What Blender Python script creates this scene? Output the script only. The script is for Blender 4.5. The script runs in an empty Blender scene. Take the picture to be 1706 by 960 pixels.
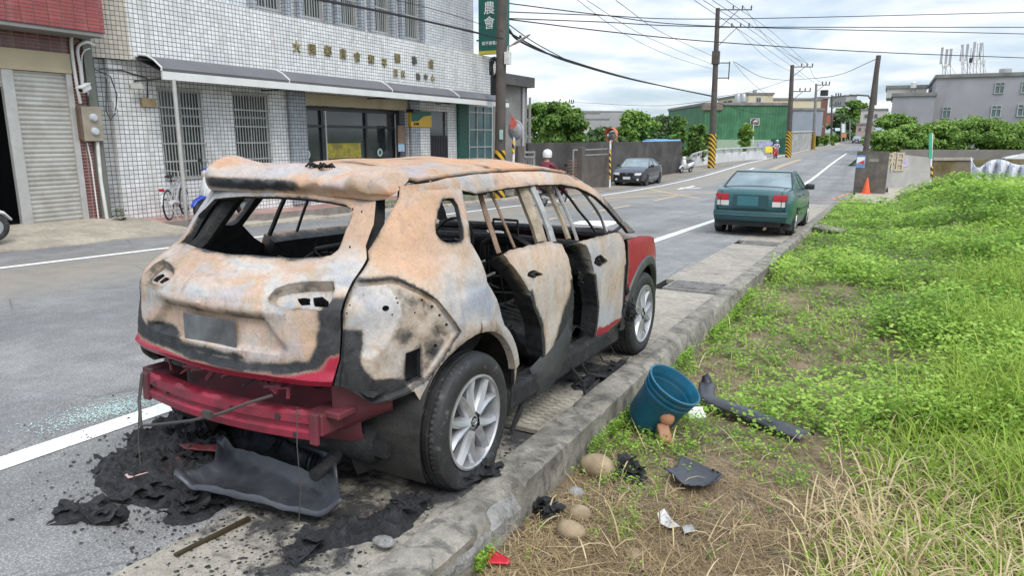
import bpy, bmesh, math, random
import numpy as np
from mathutils import Vector, Matrix, Euler
from mathutils.geometry import delaunay_2d_cdt
# ---------------------------------------------------------------- camera
F_PX=1164.76; CAM=np.array([0.,0.,1.5874])
PITCH,ROLL,YAW=0.213196,0.0039408,0.484967
FW=np.array([-math.sin(YAW)*math.cos(PITCH),math.cos(YAW)*math.cos(PITCH),-math.sin(PITCH)])
_rt=np.array([math.cos(YAW),math.sin(YAW),0.]); _up=np.cross(_rt,FW)
RT=_rt*math.cos(ROLL)+_up*math.sin(ROLL); UP=_up*math.cos(ROLL)-_rt*math.sin(ROLL)
SC=bpy.context.scene; COL=SC.collection
cam=bpy.data.cameras.new('camera'); co=bpy.data.objects.new('camera',cam); COL.objects.link(co)
co.matrix_world=Matrix(((RT[0],UP[0],-FW[0],CAM[0]),(RT[1],UP[1],-FW[1],CAM[1]),(RT[2],UP[2],-FW[2],CAM[2]),(0,0,0,1)))
cam.sensor_width=36; cam.lens=36*F_PX/1706; cam.clip_start=.05; cam.clip_end=4000
SC.camera=co
# ---------------------------------------------------------------- light
SUN_EL,SUN_AZ=math.radians(52),math.radians(124)     # azimuth clockwise from +Y (road direction)
W=bpy.data.worlds.new('World'); SC.world=W; W.use_nodes=True
wt=W.node_tree; wn=wt.nodes; wl=wt.links; wn.clear()
def WN(t,**k):
    n=wn.new(t)
    for a,b in k.items(): setattr(n,a,b)
    return n
sky=WN('ShaderNodeTexSky',sky_type='NISHITA',sun_disc=False,sun_elevation=SUN_EL,sun_rotation=SUN_AZ)
sky.air_density=1.0; sky.dust_density=1.5
tc=WN('ShaderNodeTexCoord'); sp=WN('ShaderNodeSeparateXYZ'); wl.new(tc.outputs['Generated'],sp.inputs[0])
mz=WN('ShaderNodeMath',operation='MAXIMUM'); wl.new(sp.outputs[2],mz.inputs[0]); mz.inputs[1].default_value=.0
ad=WN('ShaderNodeMath',operation='ADD'); wl.new(mz.outputs[0],ad.inputs[0]); ad.inputs[1].default_value=.12
dx=WN('ShaderNodeMath',operation='DIVIDE'); wl.new(sp.outputs[0],dx.inputs[0]); wl.new(ad.outputs[0],dx.inputs[1])
dy=WN('ShaderNodeMath',operation='DIVIDE'); wl.new(sp.outputs[1],dy.inputs[0]); wl.new(ad.outputs[0],dy.inputs[1])
cb=WN('ShaderNodeCombineXYZ'); wl.new(dx.outputs[0],cb.inputs[0]); wl.new(dy.outputs[0],cb.inputs[1])
n1=WN('ShaderNodeTexNoise'); n1.inputs['Scale'].default_value=.75; n1.inputs['Detail'].default_value=8; n1.inputs['Roughness'].default_value=.55; n1.inputs['Distortion'].default_value=.35
wl.new(cb.outputs[0],n1.inputs['Vector'])
r1=WN('ShaderNodeValToRGB'); r1.color_ramp.elements[0].position=.40; r1.color_ramp.elements[1].position=.60; wl.new(n1.outputs[0],r1.inputs[0])
n2=WN('ShaderNodeTexNoise'); n2.inputs['Scale'].default_value=1.7; n2.inputs['Detail'].default_value=6; wl.new(cb.outputs[0],n2.inputs['Vector'])
r2=WN('ShaderNodeValToRGB'); wl.new(n2.outputs[0],r2.inputs[0])
r2.color_ramp.elements[0].position=.34; r2.color_ramp.elements[0].color=(5.7,6.3,7.0,1)
r2.color_ramp.elements[1].position=.60; r2.color_ramp.elements[1].color=(8.1,8.2,8.3,1)
mx=WN('ShaderNodeMixRGB'); wl.new(r1.outputs[0],mx.inputs[0]); wl.new(r2.outputs[0],mx.inputs[2])
pale=WN('ShaderNodeMixRGB'); pale.inputs[0].default_value=.55; wl.new(sky.outputs[0],pale.inputs[1]); pale.inputs[2].default_value=(4.0,5.2,6.6,1)
wl.new(pale.outputs[0],mx.inputs[1])
bg=WN('ShaderNodeBackground'); bg.inputs[1].default_value=.098; gr=WN('ShaderNodeMapRange'); wl.new(sp.outputs[2],gr.inputs[0]); gr.inputs[1].default_value=.22; gr.inputs[2].default_value=1.; gr.inputs[3].default_value=1.; gr.inputs[4].default_value=2.1
zm=WN('ShaderNodeVectorMath',operation='SCALE'); wl.new(mx.outputs[0],zm.inputs[0]); wl.new(gr.outputs[0],zm.inputs[3]); wl.new(zm.outputs[0],bg.inputs[0])
wo=WN('ShaderNodeOutputWorld'); wl.new(bg.outputs[0],wo.inputs[0])
sun=bpy.data.lights.new('sun','SUN'); sun.energy=1.5; sun.angle=math.radians(30); sun.color=(1,.965,.91)
so=bpy.data.objects.new('sun',sun); COL.objects.link(so)
sd=Vector((math.sin(SUN_AZ)*math.cos(SUN_EL),math.cos(SUN_AZ)*math.cos(SUN_EL),math.sin(SUN_EL)))
so.rotation_euler=sd.to_track_quat('Z','Y').to_euler(); so.location=(0,0,40)
SC.view_settings.view_transform='Standard'; SC.view_settings.look='None'; SC.view_settings.gamma=1; SC.view_settings.use_curve_mapping=False
SC.view_settings.exposure=0.62
SC.render.engine='CYCLES'; SC.cycles.max_bounces=6; SC.cycles.diffuse_bounces=3; SC.cycles.transparent_max_bounces=8
SC.cycles.use_denoising=True; SC.cycles.sample_clamp_indirect=6
# ---------------------------------------------------------------- survey helpers
_GY=np.array([-60,-20,0,26,31,36,41,46,51,60,72,98,130,180,260,420,900.])
_GZ=np.array([1.68,.56,0,-.728,-.82,-.865,-.86,-.80,-.70,-.50,-.38,-.2,.06,.5,1.3,3.0,8.])
def gz(y): return float(np.interp(y,_GY,_GZ))
def ray(px,py): return FW*F_PX+RT*(px-853)+UP*(480-py)
def G(px,py,dz=0.):
    d=ray(px,py); d=d/np.linalg.norm(d); a=.3
    while a<900:
        q=CAM+d*a
        if q[2]<gz(q[1])+dz: break
        a*=1.02
    lo,hi=a/1.02,a
    for _ in range(40):
        m=(lo+hi)/2; q=CAM+d*m
        if q[2]<gz(q[1])+dz: hi=m
        else: lo=m
    return CAM+d*hi
def AX(px,py,ax,v):
    d=ray(px,py); return CAM+d*((v-CAM[ax])/d[ax])
def DP(px,py,depth): return CAM+ray(px,py)/F_PX*depth
RNG=np.random.default_rng(7); random.seed(7)
def U(a,b): return random.uniform(a,b)
# ---------------------------------------------------------------- object helpers
ORG={}
def tag(o,label=None,cat=None,group=None,kind=None):
    if label: o['label']=label
    if cat: o['category']=cat
    if group: o['group']=group
    if kind: o['kind']=kind
    return o
def thing(name,loc,label,cat,group=None,rot=0.,world=True):
    o=bpy.data.objects.new(name,None); COL.objects.link(o); o.location=tuple(float(v) for v in loc); o.rotation_euler=(0,0,rot)
    o.empty_display_size=.2
    ORG[o.name]=np.array(loc,float) if world else np.zeros(3)
    return tag(o,label,cat,group)
class MB:
    def __init__(s): s.v=[]; s.f=[]; s.m=[]; s.a={}
    def add(s,vs,fs,mi=0):
        b=len(s.v); s.v+= [tuple(map(float,v)) for v in vs]; s.f+=[tuple(i+b for i in f) for f in fs]; s.m+=[mi]*len(fs); return s
    def box(s,c,size,R=None,mi=0,bev=0.):
        c=np.asarray(c,float); h=np.asarray(size,float)/2
        if bev>0:
            bm=bmesh.new(); bmesh.ops.create_cube(bm,size=1.)
            for v in bm.verts: v.co=Vector((v.co.x*size[0],v.co.y*size[1],v.co.z*size[2]))
            bmesh.ops.bevel(bm,geom=bm.edges[:],offset=bev,segments=2,affect='EDGES',profile=.5)
            bm.verts.ensure_lookup_table(); P=np.array([v.co[:] for v in bm.verts]); fs=[tuple(v.index for v in f.verts) for f in bm.faces]; bm.free()
        else:
            P=np.array([(x,y,z) for x in(-1,1) for y in(-1,1) for z in(-1,1)])*h
            fs=[(0,1,3,2),(4,6,7,5),(0,4,5,1),(2,3,7,6),(0,2,6,4),(1,5,7,3)]
        if R is not None: P=P@np.array(R).T
        return s.add(P+c,fs,mi)
    def b2(s,lo,hi,mi=0,bev=0.):
        lo=np.asarray(lo,float);hi=np.asarray(hi,float); return s.box((lo+hi)/2,np.abs(hi-lo),None,mi,bev)
    def tube(s,pts,r,n=8,mi=0,caps=True,flat=None):
        P=np.array(pts,float); k=len(P); r=np.broadcast_to(np.asarray(r,float),(k,))
        T=np.gradient(P,axis=0); T/=np.linalg.norm(T,axis=1)[:,None]+1e-12
        ref=np.array([0,0,1.]) if abs(T[0][2])<.9 else np.array([1.,0,0])
        vs=[]
        for i in range(k):
            a=np.cross(T[i],ref); a/=np.linalg.norm(a)+1e-12; b=np.cross(a,T[i]); ref=b
            for j in range(n):
                t=2*math.pi*(j+.5)/n; w=1. if flat is None else flat
                vs.append(P[i]+r[i]*(a*math.cos(t)+b*math.sin(t)*w))
        fs=[(i*n+j,i*n+(j+1)%n,(i+1)*n+(j+1)%n,(i+1)*n+j) for i in range(k-1) for j in range(n)]
        if caps: fs+=[tuple(range(n))[::-1],tuple((k-1)*n+j for j in range(n))]
        return s.add(vs,fs,mi)
    def lathe(s,prof,c=(0,0,0),n=24,axis='z',mi=0,R=None):
        k=len(prof); vs=[]
        for i in range(n):
            t=2*math.pi*i/n
            for r,h in prof: vs.append((r*math.cos(t),r*math.sin(t),h))
        vs=np.array(vs)
        if axis=='x': vs=vs[:,[2,0,1]]
        if axis=='y': vs=vs[:,[1,2,0]]
        if R is not None: vs=vs@np.array(R).T
        fs=[(i*k+j,((i+1)%n)*k+j,((i+1)%n)*k+j+1,i*k+j+1) for i in range(n) for j in range(k-1)]
        return s.add(vs+np.asarray(c,float),fs,mi)
    def prism(s,poly,lo,hi,axis='x',mi=0):
        # poly in the two other axes (order x,y,z without axis), extruded lo..hi
        n=len(poly); ax='xyz'.index(axis)
        def mk(p,h):
            q=[0,0,0]; o=[i for i in range(3) if i!=ax]; q[o[0]],q[o[1]]=p; q[ax]=h; return q
        vs=[mk(p,lo) for p in poly]+[mk(p,hi) for p in poly]
        fs=[tuple(range(n))[::-1],tuple(range(n,2*n))]+[(i,(i+1)%n,n+(i+1)%n,n+i) for i in range(n)]
        return s.add(vs,fs,mi)
    def grid(s,P,mi=0,closed=False):
        P=np.asarray(P,float); a,b=P.shape[:2]
        fs=[(i*b+j,i*b+j+1,(i+1)*b+j+1,(i+1)*b+j) for i in range(a-1) for j in range(b-1)]
        return s.add(P.reshape(-1,3),fs,mi)
    def quad(s,a,b,c,d,mi=0): return s.add([a,b,c,d],[(0,1,2,3)],mi)
    def build(s,name,mat,parent=None,smooth=None,recalc=True,sub=0):
        me=bpy.data.meshes.new(name); off=np.zeros(3)
        if parent is not None: off=ORG.get(parent.name,np.zeros(3))
        vs=[tuple(np.array(v)-off) for v in s.v] if off.any() else s.v
        me.from_pydata(vs,[],s.f)
        for m in (mat if isinstance(mat,(list,tuple)) else [mat]): me.materials.append(m)
        if any(s.m): me.polygons.foreach_set('material_index',s.m)
        for k,arr in s.a.items():
            at=me.attributes.new(k,'FLOAT','POINT'); at.data.foreach_set('value',np.asarray(arr,np.float32))
        if recalc:
            bm=bmesh.new(); bm.from_mesh(me); bmesh.ops.recalc_face_normals(bm,faces=bm.faces[:]); bm.to_mesh(me); bm.free()
        o=bpy.data.objects.new(name,me); COL.objects.link(o)
        if smooth is not None:
            me.polygons.foreach_set('use_smooth',[True]*len(me.polygons))
            if smooth<3: me.set_sharp_from_angle(angle=smooth)
        if sub:
            md=o.modifiers.new('sub','SUBSURF'); md.levels=sub; md.render_levels=sub
        if parent is not None: o.parent=parent; ORG[o.name]=off
        else: ORG[o.name]=np.zeros(3)
        me.update(); return o
def bigmesh(name,V,Fq,mat,attrs=None,smooth=False):
    V=np.asarray(V,np.float32); Fq=np.asarray(Fq,np.int32); k=Fq.shape[1]
    me=bpy.data.meshes.new(name); me.vertices.add(len(V)); me.vertices.foreach_set('co',V.ravel())
    me.loops.add(Fq.size); me.loops.foreach_set('vertex_index',Fq.ravel())
    me.polygons.add(len(Fq)); me.polygons.foreach_set('loop_start',np.arange(0,Fq.size,k,dtype=np.int32))
    me.update(calc_edges=True)
    for kk,a in (attrs or {}).items():
        at=me.attributes.new(kk,'FLOAT','POINT'); at.data.foreach_set('value',np.asarray(a,np.float32))
    me.materials.append(mat)
    if smooth: me.polygons.foreach_set('use_smooth',[True]*len(me.polygons))
    o=bpy.data.objects.new(name,me); COL.objects.link(o); ORG[o.name]=np.zeros(3); return o
def copy_tree(o,parent=None):
    c=o.copy(); COL.objects.link(c); ORG[c.name]=ORG.get(o.name,np.zeros(3))
    if parent is not None: c.parent=parent
    for ch in [q for q in bpy.data.objects if q.parent==o]: copy_tree(ch,c)
    return c
def rotz(a): return np.array([[math.cos(a),-math.sin(a),0],[math.sin(a),math.cos(a),0],[0,0,1]])
def inpoly(P,poly):
    P=np.asarray(P,float); poly=np.asarray(poly,float); x,y=P[:,0],P[:,1]; r=np.zeros(len(P),bool)
    for i in range(len(poly)):
        (x1,y1),(x2,y2)=poly[i-1],poly[i]
        if y1==y2: continue
        c=((y1>y)!=(y2>y))&(x<(x2-x1)*(y-y1)/(y2-y1)+x1); r^=c
    return r
def segdist(P,poly,closed=True):
    P=np.asarray(P,float); poly=np.asarray(poly,float); d=np.full(len(P),1e9)
    for i in range(0 if closed else 1,len(poly)):
        a,b=poly[i-1],poly[i]; ab=b-a; t=np.clip(((P-a)@ab)/(ab@ab+1e-12),0,1)
        d=np.minimum(d,np.linalg.norm(P-(a+t[:,None]*ab),axis=1))
    return d
def sdist(P,poly):                         # + inside
    d=segdist(P,poly); return np.where(inpoly(P,poly),d,-d)
def sstep(x,a,b):
    t=np.clip((np.asarray(x,float)-a)/(b-a),0,1); return t*t*(3-2*t)
def vnoise(P,scale,seed=0):
    # cheap smooth value noise for numpy points (n,3)
    P=np.asarray(P,float)*scale+seed*17.3; i=np.floor(P).astype(int); f=P-i; f=f*f*(3-2*f); r=0
    for dx in(0,1):
        for dy in(0,1):
            for dz in(0,1):
                q=(i[:,0]+dx)*374761393+(i[:,1]+dy)*668265263+(i[:,2]+dz)*2147483647+seed*974711
                q=(q^(q>>13))*1274126177; q=q^(q>>16); h=(q&0xffff)/65535.
                r=r+h*(f[:,0] if dx else 1-f[:,0])*(f[:,1] if dy else 1-f[:,1])*(f[:,2] if dz else 1-f[:,2])
    return r-.5
def fbm(P,scale,seed=0,oct=4):
    r=0;a=1.
    for o in range(oct): r=r+a*vnoise(P,scale*2**o,seed+o); a*=.5
    return r
def hermite(x,xs,ys):
    # ys (..., k) sampled at xs, evaluated at x (n,) with ys broadcast -> (...,n)
    d=np.diff(ys,axis=-1)/np.diff(xs); mm=np.zeros_like(ys); h=np.diff(xs)
    mm[...,1:-1]=(d[...,:-1]*h[1:]+d[...,1:]*h[:-1])/(h[1:]+h[:-1]); mm[...,0]=d[...,0]; mm[...,-1]=d[...,-1]
    i=np.clip(np.searchsorted(xs,x)-1,0,len(xs)-2); t=(x-xs[i])/h[i]; t2=t*t;t3=t2*t
    return ys[...,i]*(2*t3-3*t2+1)+mm[...,i]*h[i]*(t3-2*t2+t)+ys[...,i+1]*(-2*t3+3*t2)+mm[...,i+1]*h[i]*(t3-t2)
# ---------------------------------------------------------------- material helpers
class NT:
    def __init__(s,name):
        s.m=bpy.data.materials.new(name); s.m.use_nodes=True; s.t=s.m.node_tree; s.t.nodes.clear()
        s.out=s.n('ShaderNodeOutputMaterial'); s.b=s.n('ShaderNodeBsdfPrincipled'); s.l(s.b.outputs[0],s.out.inputs[0])
        s.tc=s.n('ShaderNodeTexCoord'); s.P=s.tc.outputs['Object']
    def n(s,t,**k):
        q=s.t.nodes.new(t)
        for a,b in k.items(): setattr(q,a,b)
        return q
    def l(s,a,b): s.t.links.new(a,b)
    def setin(s,sock,v):
        if hasattr(v,'is_output'): s.l(v,sock)
        elif isinstance(v,(tuple,list)) and len(v)==3 and sock.type=='RGBA': sock.default_value=(*v,1)
        else: sock.default_value=v
    def noise(s,scale,detail=4,rough=.55,dist=0.,vec=None,sc3=None):
        q=s.n('ShaderNodeTexNoise'); q.inputs['Scale'].default_value=scale; q.inputs['Detail'].default_value=detail; q.inputs['Roughness'].default_value=rough; q.inputs['Distortion'].default_value=dist
        v=vec or s.P
        if sc3: v=s.mapping(v,sc3)
        s.l(v,q.inputs['Vector']); return q.outputs[0]
    def mapping(s,v,sc3,rot=(0,0,0),loc=(0,0,0)):
        m=s.n('ShaderNodeMapping'); m.inputs['Scale'].default_value=sc3; m.inputs['Rotation'].default_value=rot; m.inputs['Location'].default_value=loc; s.l(v,m.inputs[0]); return m.outputs[0]
    def voro(s,scale,feature='F1',vec=None,out=0,rnd=1.):
        q=s.n('ShaderNodeTexVoronoi',feature=feature); q.inputs['Scale'].default_value=scale; q.inputs['Randomness'].default_value=rnd; s.l(vec or s.P,q.inputs['Vector']); return q.outputs[out]
    def ramp(s,f,*st):
        q=s.n('ShaderNodeValToRGB'); e=q.color_ramp.elements
        while len(e)<len(st): e.new(.5)
        for el,(p,c) in zip(e,st):
            el.position=p; el.color=(c,c,c,1) if not isinstance(c,tuple) else (*c,1)
        s.l(f,q.inputs[0]); return q.outputs[0]
    def mix(s,f,a,b,mode='MIX'):
        q=s.n('ShaderNodeMixRGB',blend_type=mode); s.setin(q.inputs[0],f); s.setin(q.inputs[1],a); s.setin(q.inputs[2],b); return q.outputs[0]
    def math(s,op,a,b=None,c=None):
        q=s.n('ShaderNodeMath',operation=op); s.setin(q.inputs[0],a)
        if b is not None: s.setin(q.inputs[1],b)
        if c is not None: s.setin(q.inputs[2],c)
        return q.outputs[0]
    def attr(s,name):
        q=s.n('ShaderNodeAttribute',attribute_name=name); return q.outputs['Fac']
    def sep(s,v=None):
        q=s.n('ShaderNodeSeparateXYZ'); s.l(v or s.P,q.inputs[0]); return q.outputs
    def comb(s,x,y,z):
        q=s.n('ShaderNodeCombineXYZ')
        for i,v in enumerate((x,y,z)): s.setin(q.inputs[i],v)
        return q.outputs[0]
    def col(s,c): s.setin(s.b.inputs['Base Color'],c); return s
    def rough(s,v): s.setin(s.b.inputs['Roughness'],v); return s
    def metal(s,v): s.setin(s.b.inputs['Metallic'],v); return s
    def spec(s,v): s.b.inputs['Specular IOR Level'].default_value=v; return s
    def bump(s,h,strength=.4,dist=.01):
        q=s.n('ShaderNodeBump'); q.inputs['Strength'].default_value=strength; q.inputs['Distance'].default_value=dist; s.l(h,q.inputs['Height']); s.l(q.outputs[0],s.b.inputs['Normal']); return s
def simple(name,c,rough=.6,metal=0.,var=.25,scale=6.,bump=0.,dirt=None,spec=.5):
    m=NT(name); n=m.noise(scale,6,.6); k=m.ramp(n,(.25,1-var),(.75,1+var*.6))
    cc=m.mix(1.,c,k,'MULTIPLY')
    if dirt: 
        d=m.ramp(m.noise(scale*.45,7,.65,.5),(.45,0.),(.7,1.)); cc=m.mix(m.math('MULTIPLY',d,.7),cc,dirt)
    m.col(cc).rough(rough).metal(metal).spec(spec)
    if bump: m.bump(m.noise(scale*8,4),bump,.01)
    return m.m
MAT={}
# ================================================================ materials of the ground
def m_asphalt():
    m=NT('asphalt'); s=m.voro(95,vec=m.P); f=m.noise(150,3,.7); big=m.noise(.55,6,.6); mid=m.noise(4,5,.6)
    ag=m.ramp(s,(.05,.72),(.30,.27),(.8,.13)); s2=m.voro(38,vec=m.P); ag=m.mix(1.,ag,m.ramp(s2,(.08,1.35),(.3,1.),(.8,.86)),'MULTIPLY'); ag=m.mix(.45,ag,m.ramp(f,(.3,.12),(.5,.23),(.7,.44)))
    c=m.mix(1.,ag,m.ramp(big,(.3,(.74,.74,.74)),(.7,(1.16,1.13,1.08))),'MULTIPLY')
    c=m.mix(1.,c,m.ramp(mid,(.3,.80),(.7,1.12)),'MULTIPLY'); ty=m.noise(1.,5,.6,.2,vec=m.mapping(m.P,(1.6,.05,1.))); c=m.mix(1.,c,m.ramp(ty,(.35,.82),(.65,1.10)),'MULTIPLY'); c=m.mix(m.math('MULTIPLY',m.ramp(m.noise(.9,7,.7,.5),(.60,0.),(.70,.45)),m.ramp(mid,(.4,.3),(.6,1.))),c,(.10,.095,.09))
    x=m.sep()[0]
    brn=m.math('MULTIPLY',m.ramp(m.math('ADD',x,m.math('MULTIPLY',big,2.)),(0.,0.),(1.,0.)),1.)
    d=m.math('MULTIPLY_ADD',m.math('ABSOLUTE',m.math('ADD',x,9.3)),-.6,1.); d=m.math('MULTIPLY',m.ramp(d,(0.,0.),(.8,1.)),m.ramp(mid,(.2,.3),(.7,.8)))
    c=m.mix(d,c,(.29,.25,.19))
    ck=m.voro(.55,'DISTANCE_TO_EDGE',vec=m.mix(.12,m.P,m.n('ShaderNodeTexNoise').outputs[1]))
    c=m.mix(m.math('MULTIPLY',m.math('MULTIPLY',m.ramp(ck,(.0,1.),(.006,0.)),.55),m.ramp(big,(.45,0.),(.55,1.))),c,(.05,.05,.05))
    m.col(c).rough(.82); m.bump(m.math('ADD',m.math('MULTIPLY',s,.6),f),.55,.006); return m.m
def m_concrete(name,c,stain=(.12,.11,.095),sc=1.,bump=.35,black=0.):
    m=NT(name); a=m.noise(2.2*sc,7,.62); b=m.noise(14*sc,5,.6,.4); f=m.noise(90*sc,3)
    k=m.mix(1.,c,m.ramp(b,(.25,.72),(.7,1.14)),'MULTIPLY')
    k=m.mix(m.ramp(a,(.42,0.),(.68,.75)),k,stain)
    k=m.mix(1.,k,m.ramp(f,(.25,.75),(.75,1.2)),'MULTIPLY')
    if black: k=m.mix(m.math('MULTIPLY',m.ramp(m.noise(5*sc,7,.7,.6),(.5,0.),(.62,1.)),black),k,(.03,.03,.03))
    m.col(k).rough(.9); m.bump(m.math('ADD',b,m.math('MULTIPLY',f,.5)),bump,.012); return m.m
MAT['asphalt']=m_asphalt()
def m_slab():
    m=NT('drain_slab_concrete'); a=m.noise(2.5,7,.62); b=m.noise(16,5,.6,.4); f=m.noise(110,3); sc=m.attr('scorch'); n=m.noise(6,7,.7,.4)
    k=m.mix(1.,(.37,.335,.275),m.ramp(b,(.25,.66),(.7,1.12)),'MULTIPLY')
    k=m.mix(m.ramp(a,(.42,0.),(.68,.6)),k,(.19,.17,.145)); k=m.mix(1.,k,m.ramp(f,(.25,.7),(.75,1.2)),'MULTIPLY')
    z=m.math('ADD',sc,m.math('MULTIPLY',m.math('SUBTRACT',n,.5),1.5))
    k=m.mix(m.ramp(z,(.38,0.),(.62,.93)),k,(.022,.022,.024))
    spk=m.math('MULTIPLY',m.ramp(m.voro(13),(.10,1.),(.17,0.)),m.ramp(sc,(.0,0.),(.12,1.)))
    k=m.mix(spk,k,(.02,.02,.02))
    m.col(k).rough(.92); m.bump(m.math('ADD',b,m.math('MULTIPLY',f,.6)),.5,.012); return m.m
MAT['slab']=m_slab()
MAT['kerb']=m_concrete('kerb_concrete',(.30,.275,.23),(.055,.052,.042),1.7,.6,.6)
MAT['kerbchip']=m_concrete('kerb_broken_concrete',(.46,.45,.43),(.16,.15,.13),5.,1.2,.4)
MAT['apron']=m_concrete('apron_concrete',(.42,.37,.29),(.22,.19,.15),.8,.5)
MAT['verge']=m_concrete('verge_dirt',(.27,.235,.19),(.16,.14,.11),.5,.4)
def m_paintline(name,c):
    m=NT(name); n=m.noise(30,6,.7); a=m.ramp(n,(.30,.05),(.44,1.)); wear=m.ramp(m.noise(3,5),(.3,.8),(.6,1.))
    m.col(m.mix(m.math('MULTIPLY',a,wear),(.22,.21,.2),c)).rough(.75); m.bump(m.noise(120,3),.4,.004); return m.m
MAT['white']=m_paintline('white_road_paint',(.80,.80,.78)); MAT['yellow']=m_paintline('yellow_road_paint',(.62,.42,.20)); MAT['redline']=m_paintline('red_kerb_paint',(.55,.16,.15))
def m_field():
    m=NT('field_soil'); g=m.attr('green'); n=m.noise(3,7,.65); f=m.noise(26,6,.7,.5); st=m.noise(60,4,.6,1.2)
    soil=m.mix(m.ramp(n,(.35,0.),(.65,1.)),(.10,.075,.05),(.26,.185,.115)); soil=m.mix(m.ramp(st,(.5,0.),(.66,.8)),soil,(.36,.29,.18))
    soil=m.mix(m.ramp(f,(.3,.8),(.5,0.)),soil,(.04,.03,.02))
    grn=m.mix(m.ramp(f,(.3,0.),(.7,1.)),(.045,.085,.02),(.12,.19,.04))
    z=m.math('ADD',g,m.math('MULTIPLY',m.math('SUBTRACT',n,.5),1.1))
    m.col(m.mix(m.ramp(z,(.40,0.),(.60,1.)),soil,grn)).rough(.95); m.bump(f,.8,.03); return m.m
MAT['field']=m_field()
MAT['far_ground']=simple('far_ground_cover',(.09,.13,.045),.95,0,.4,.3)
def tag_s(o): o['kind']='structure'; return o
# ================================================================ terrain, road
KX0,KX1=-1.60,-1.40
YS=np.unique(np.concatenate([np.arange(-6,62,.5),np.arange(62,430,4.)]))
def sheet(name,x0,x1,y0,y1,dz,mat,nx=2,ex=None):
    ys=np.concatenate([[y0],YS[(YS>y0)&(YS<y1)],[y1]])
    P=[[(x0 if not callable(x0) else x0(y))+( (x1 if not callable(x1) else x1(y))-(x0 if not callable(x0) else x0(y)))*i/(nx-1) for i in range(nx)] for y in ys]
    V=np.array([[(x,y,gz(y)+dz) for x in r] for y,r in zip(ys,P)])
    m=MB(); m.grid(V); return m.build(name,mat)
gm=MB(); ys=np.concatenate([np.arange(-60,100,4.),np.arange(100,1000,25.)])
xs=np.array([-500,-250,-120,-60,-40,-25,-14,-8,0,3,8,20,40,80,160,300,500.])
gm.grid(np.array([[(x,y,gz(y)-.45-(.9 if (-40<x<-14 and y<62) else 0)) for x in xs] for y in ys])); tag_s(gm.build('ground',MAT['far_ground']))
tag_s(sheet('road',lambda y:-11.75 if y<24 else -11.0,lambda y:-2.425 if y<27 else (-1.2 if y<60 else -2.6),-6,330,0,MAT['asphalt'],12))
def line(name,pts,w,mat,dz=.005):
    m=MB(); P=np.array(pts,float)
    out=[]
    for i in range(len(P)-1):
        k=max(1,int(np.linalg.norm(P[i+1]-P[i])/.6))
        for j in range(k): out.append(P[i]+(P[i+1]-P[i])*j/k)
    out.append(P[-1]); out=np.array(out); T=np.gradient(out,axis=0); T/=np.linalg.norm(T,axis=1)[:,None]; N=np.stack([T[:,1],-T[:,0]],1)
    m.grid(np.array([[(q[0]+N_[0]*w*s,q[1]+N_[1]*w*s,gz(q[1])+dz) for s in(-.5,.5)] for q,N_ in zip(out,N)])); return tag_s(m.build(name,mat))
line('lane_marking',[(-3.82,-2),(-3.80,18),(-3.8,41),(-3.9,60),(-4.4,95)],.17,MAT['white'])
line('edge_marking',[(-10.2,-3),(-10.2,24.3)],.13,MAT['white'])
line('edge_marking',[(-10.2,25.4),(-10.2,60),(-10.2,110),(-10.,180)],.14,MAT['white'])
for a,b in [(13,16.5),(18.9,22.4)]: line('centre_marking',[(-7.35,a),(-7.4,b)],.11,MAT['yellow'])
line('centre_marking',[(-7.5,25.5),(-7.55,29)],.11,MAT['yellow'])
line('centre_marking',[(-7.12,43),(-7.05,72)],.12,MAT['yellow']); line('centre_marking',[(-7.36,43),(-7.3,72)],.12,MAT['yellow'])
# box junction hatch beside the parked dark car
for q in [((-9.9,24.6),(-6.2,33.4)),((-9.6,30.4),(-5.2,34.5)),((-6.4,28.),(-9.9,32.8))]: line('junction_marking',[q[0],q[1]],.12,MAT['yellow'])
for y in (33.5,52): line('arrow_marking',[(-8.7,y),(-8.7,y+3.2)],.16,MAT['white']); line('arrow_marking',[(-8.9,y+1.1),(-8.0,y+1.6)],.3,MAT['white'],.009)
line('red_kerb_marking',[(-1.35,35.4),(-1.75,30.5)],.16,MAT['redline'],.012); line('red_kerb_marking',[(-1.2,37),(-1.15,46)],.18,MAT['redline'],.012)
line('red_kerb_marking',[(-2.4,30.1),(-.8,31.3)],.16,MAT['redline'],.012)
# left verge
tag_s(sheet('verge',-13.4,lambda y:-11.0 if y>=24 else -11.75,24,100,.012,MAT['verge'],4))
tag_s(sheet('gutter',-13.3,-11.74,3,24,-.18,simple('gutter_mud',(.06,.055,.045),.9),2))
# broken concrete ramp in front of the shop
m=MB(); R=np.random.default_rng(3); yy=np.arange(2.,9.4,.2); 
P=[]
for y in yy:
    e=.12*math.sin(y*3.1)+R.normal(0,.03)
    r=[]
    for i,t in enumerate(np.linspace(0,1,9)):
        x=-11.72+e*.6-(2.2)*t; z=gz(y)+.02+.17*t**.8+R.normal(0,.006); r.append((x,y,z))
    P.append(r)
m.grid(np.array(P)); m.grid(np.array([[r[0],(r[0][0]+.01,r[0][1],r[0][2]-.06)] for r in P])); m.grid(np.array([[P[-1][i],(P[-1][i][0],P[-1][i][1]+.03,P[-1][i][2]-.22)] for i in range(9)]))
tag_s(m.build('apron',MAT['apron'],smooth=.6))
m=MB()
for i in range(9):
    y0=9.3+i*1.75; w=.22+.1*math.sin(i*2.3); m.b2((-11.95-w,y0,gz(y0)-.08),(-11.72,y0+1.7,gz(y0)+.03),bev=.01)
tag_s(m.build('gutter_edge',MAT['apron']))
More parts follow.
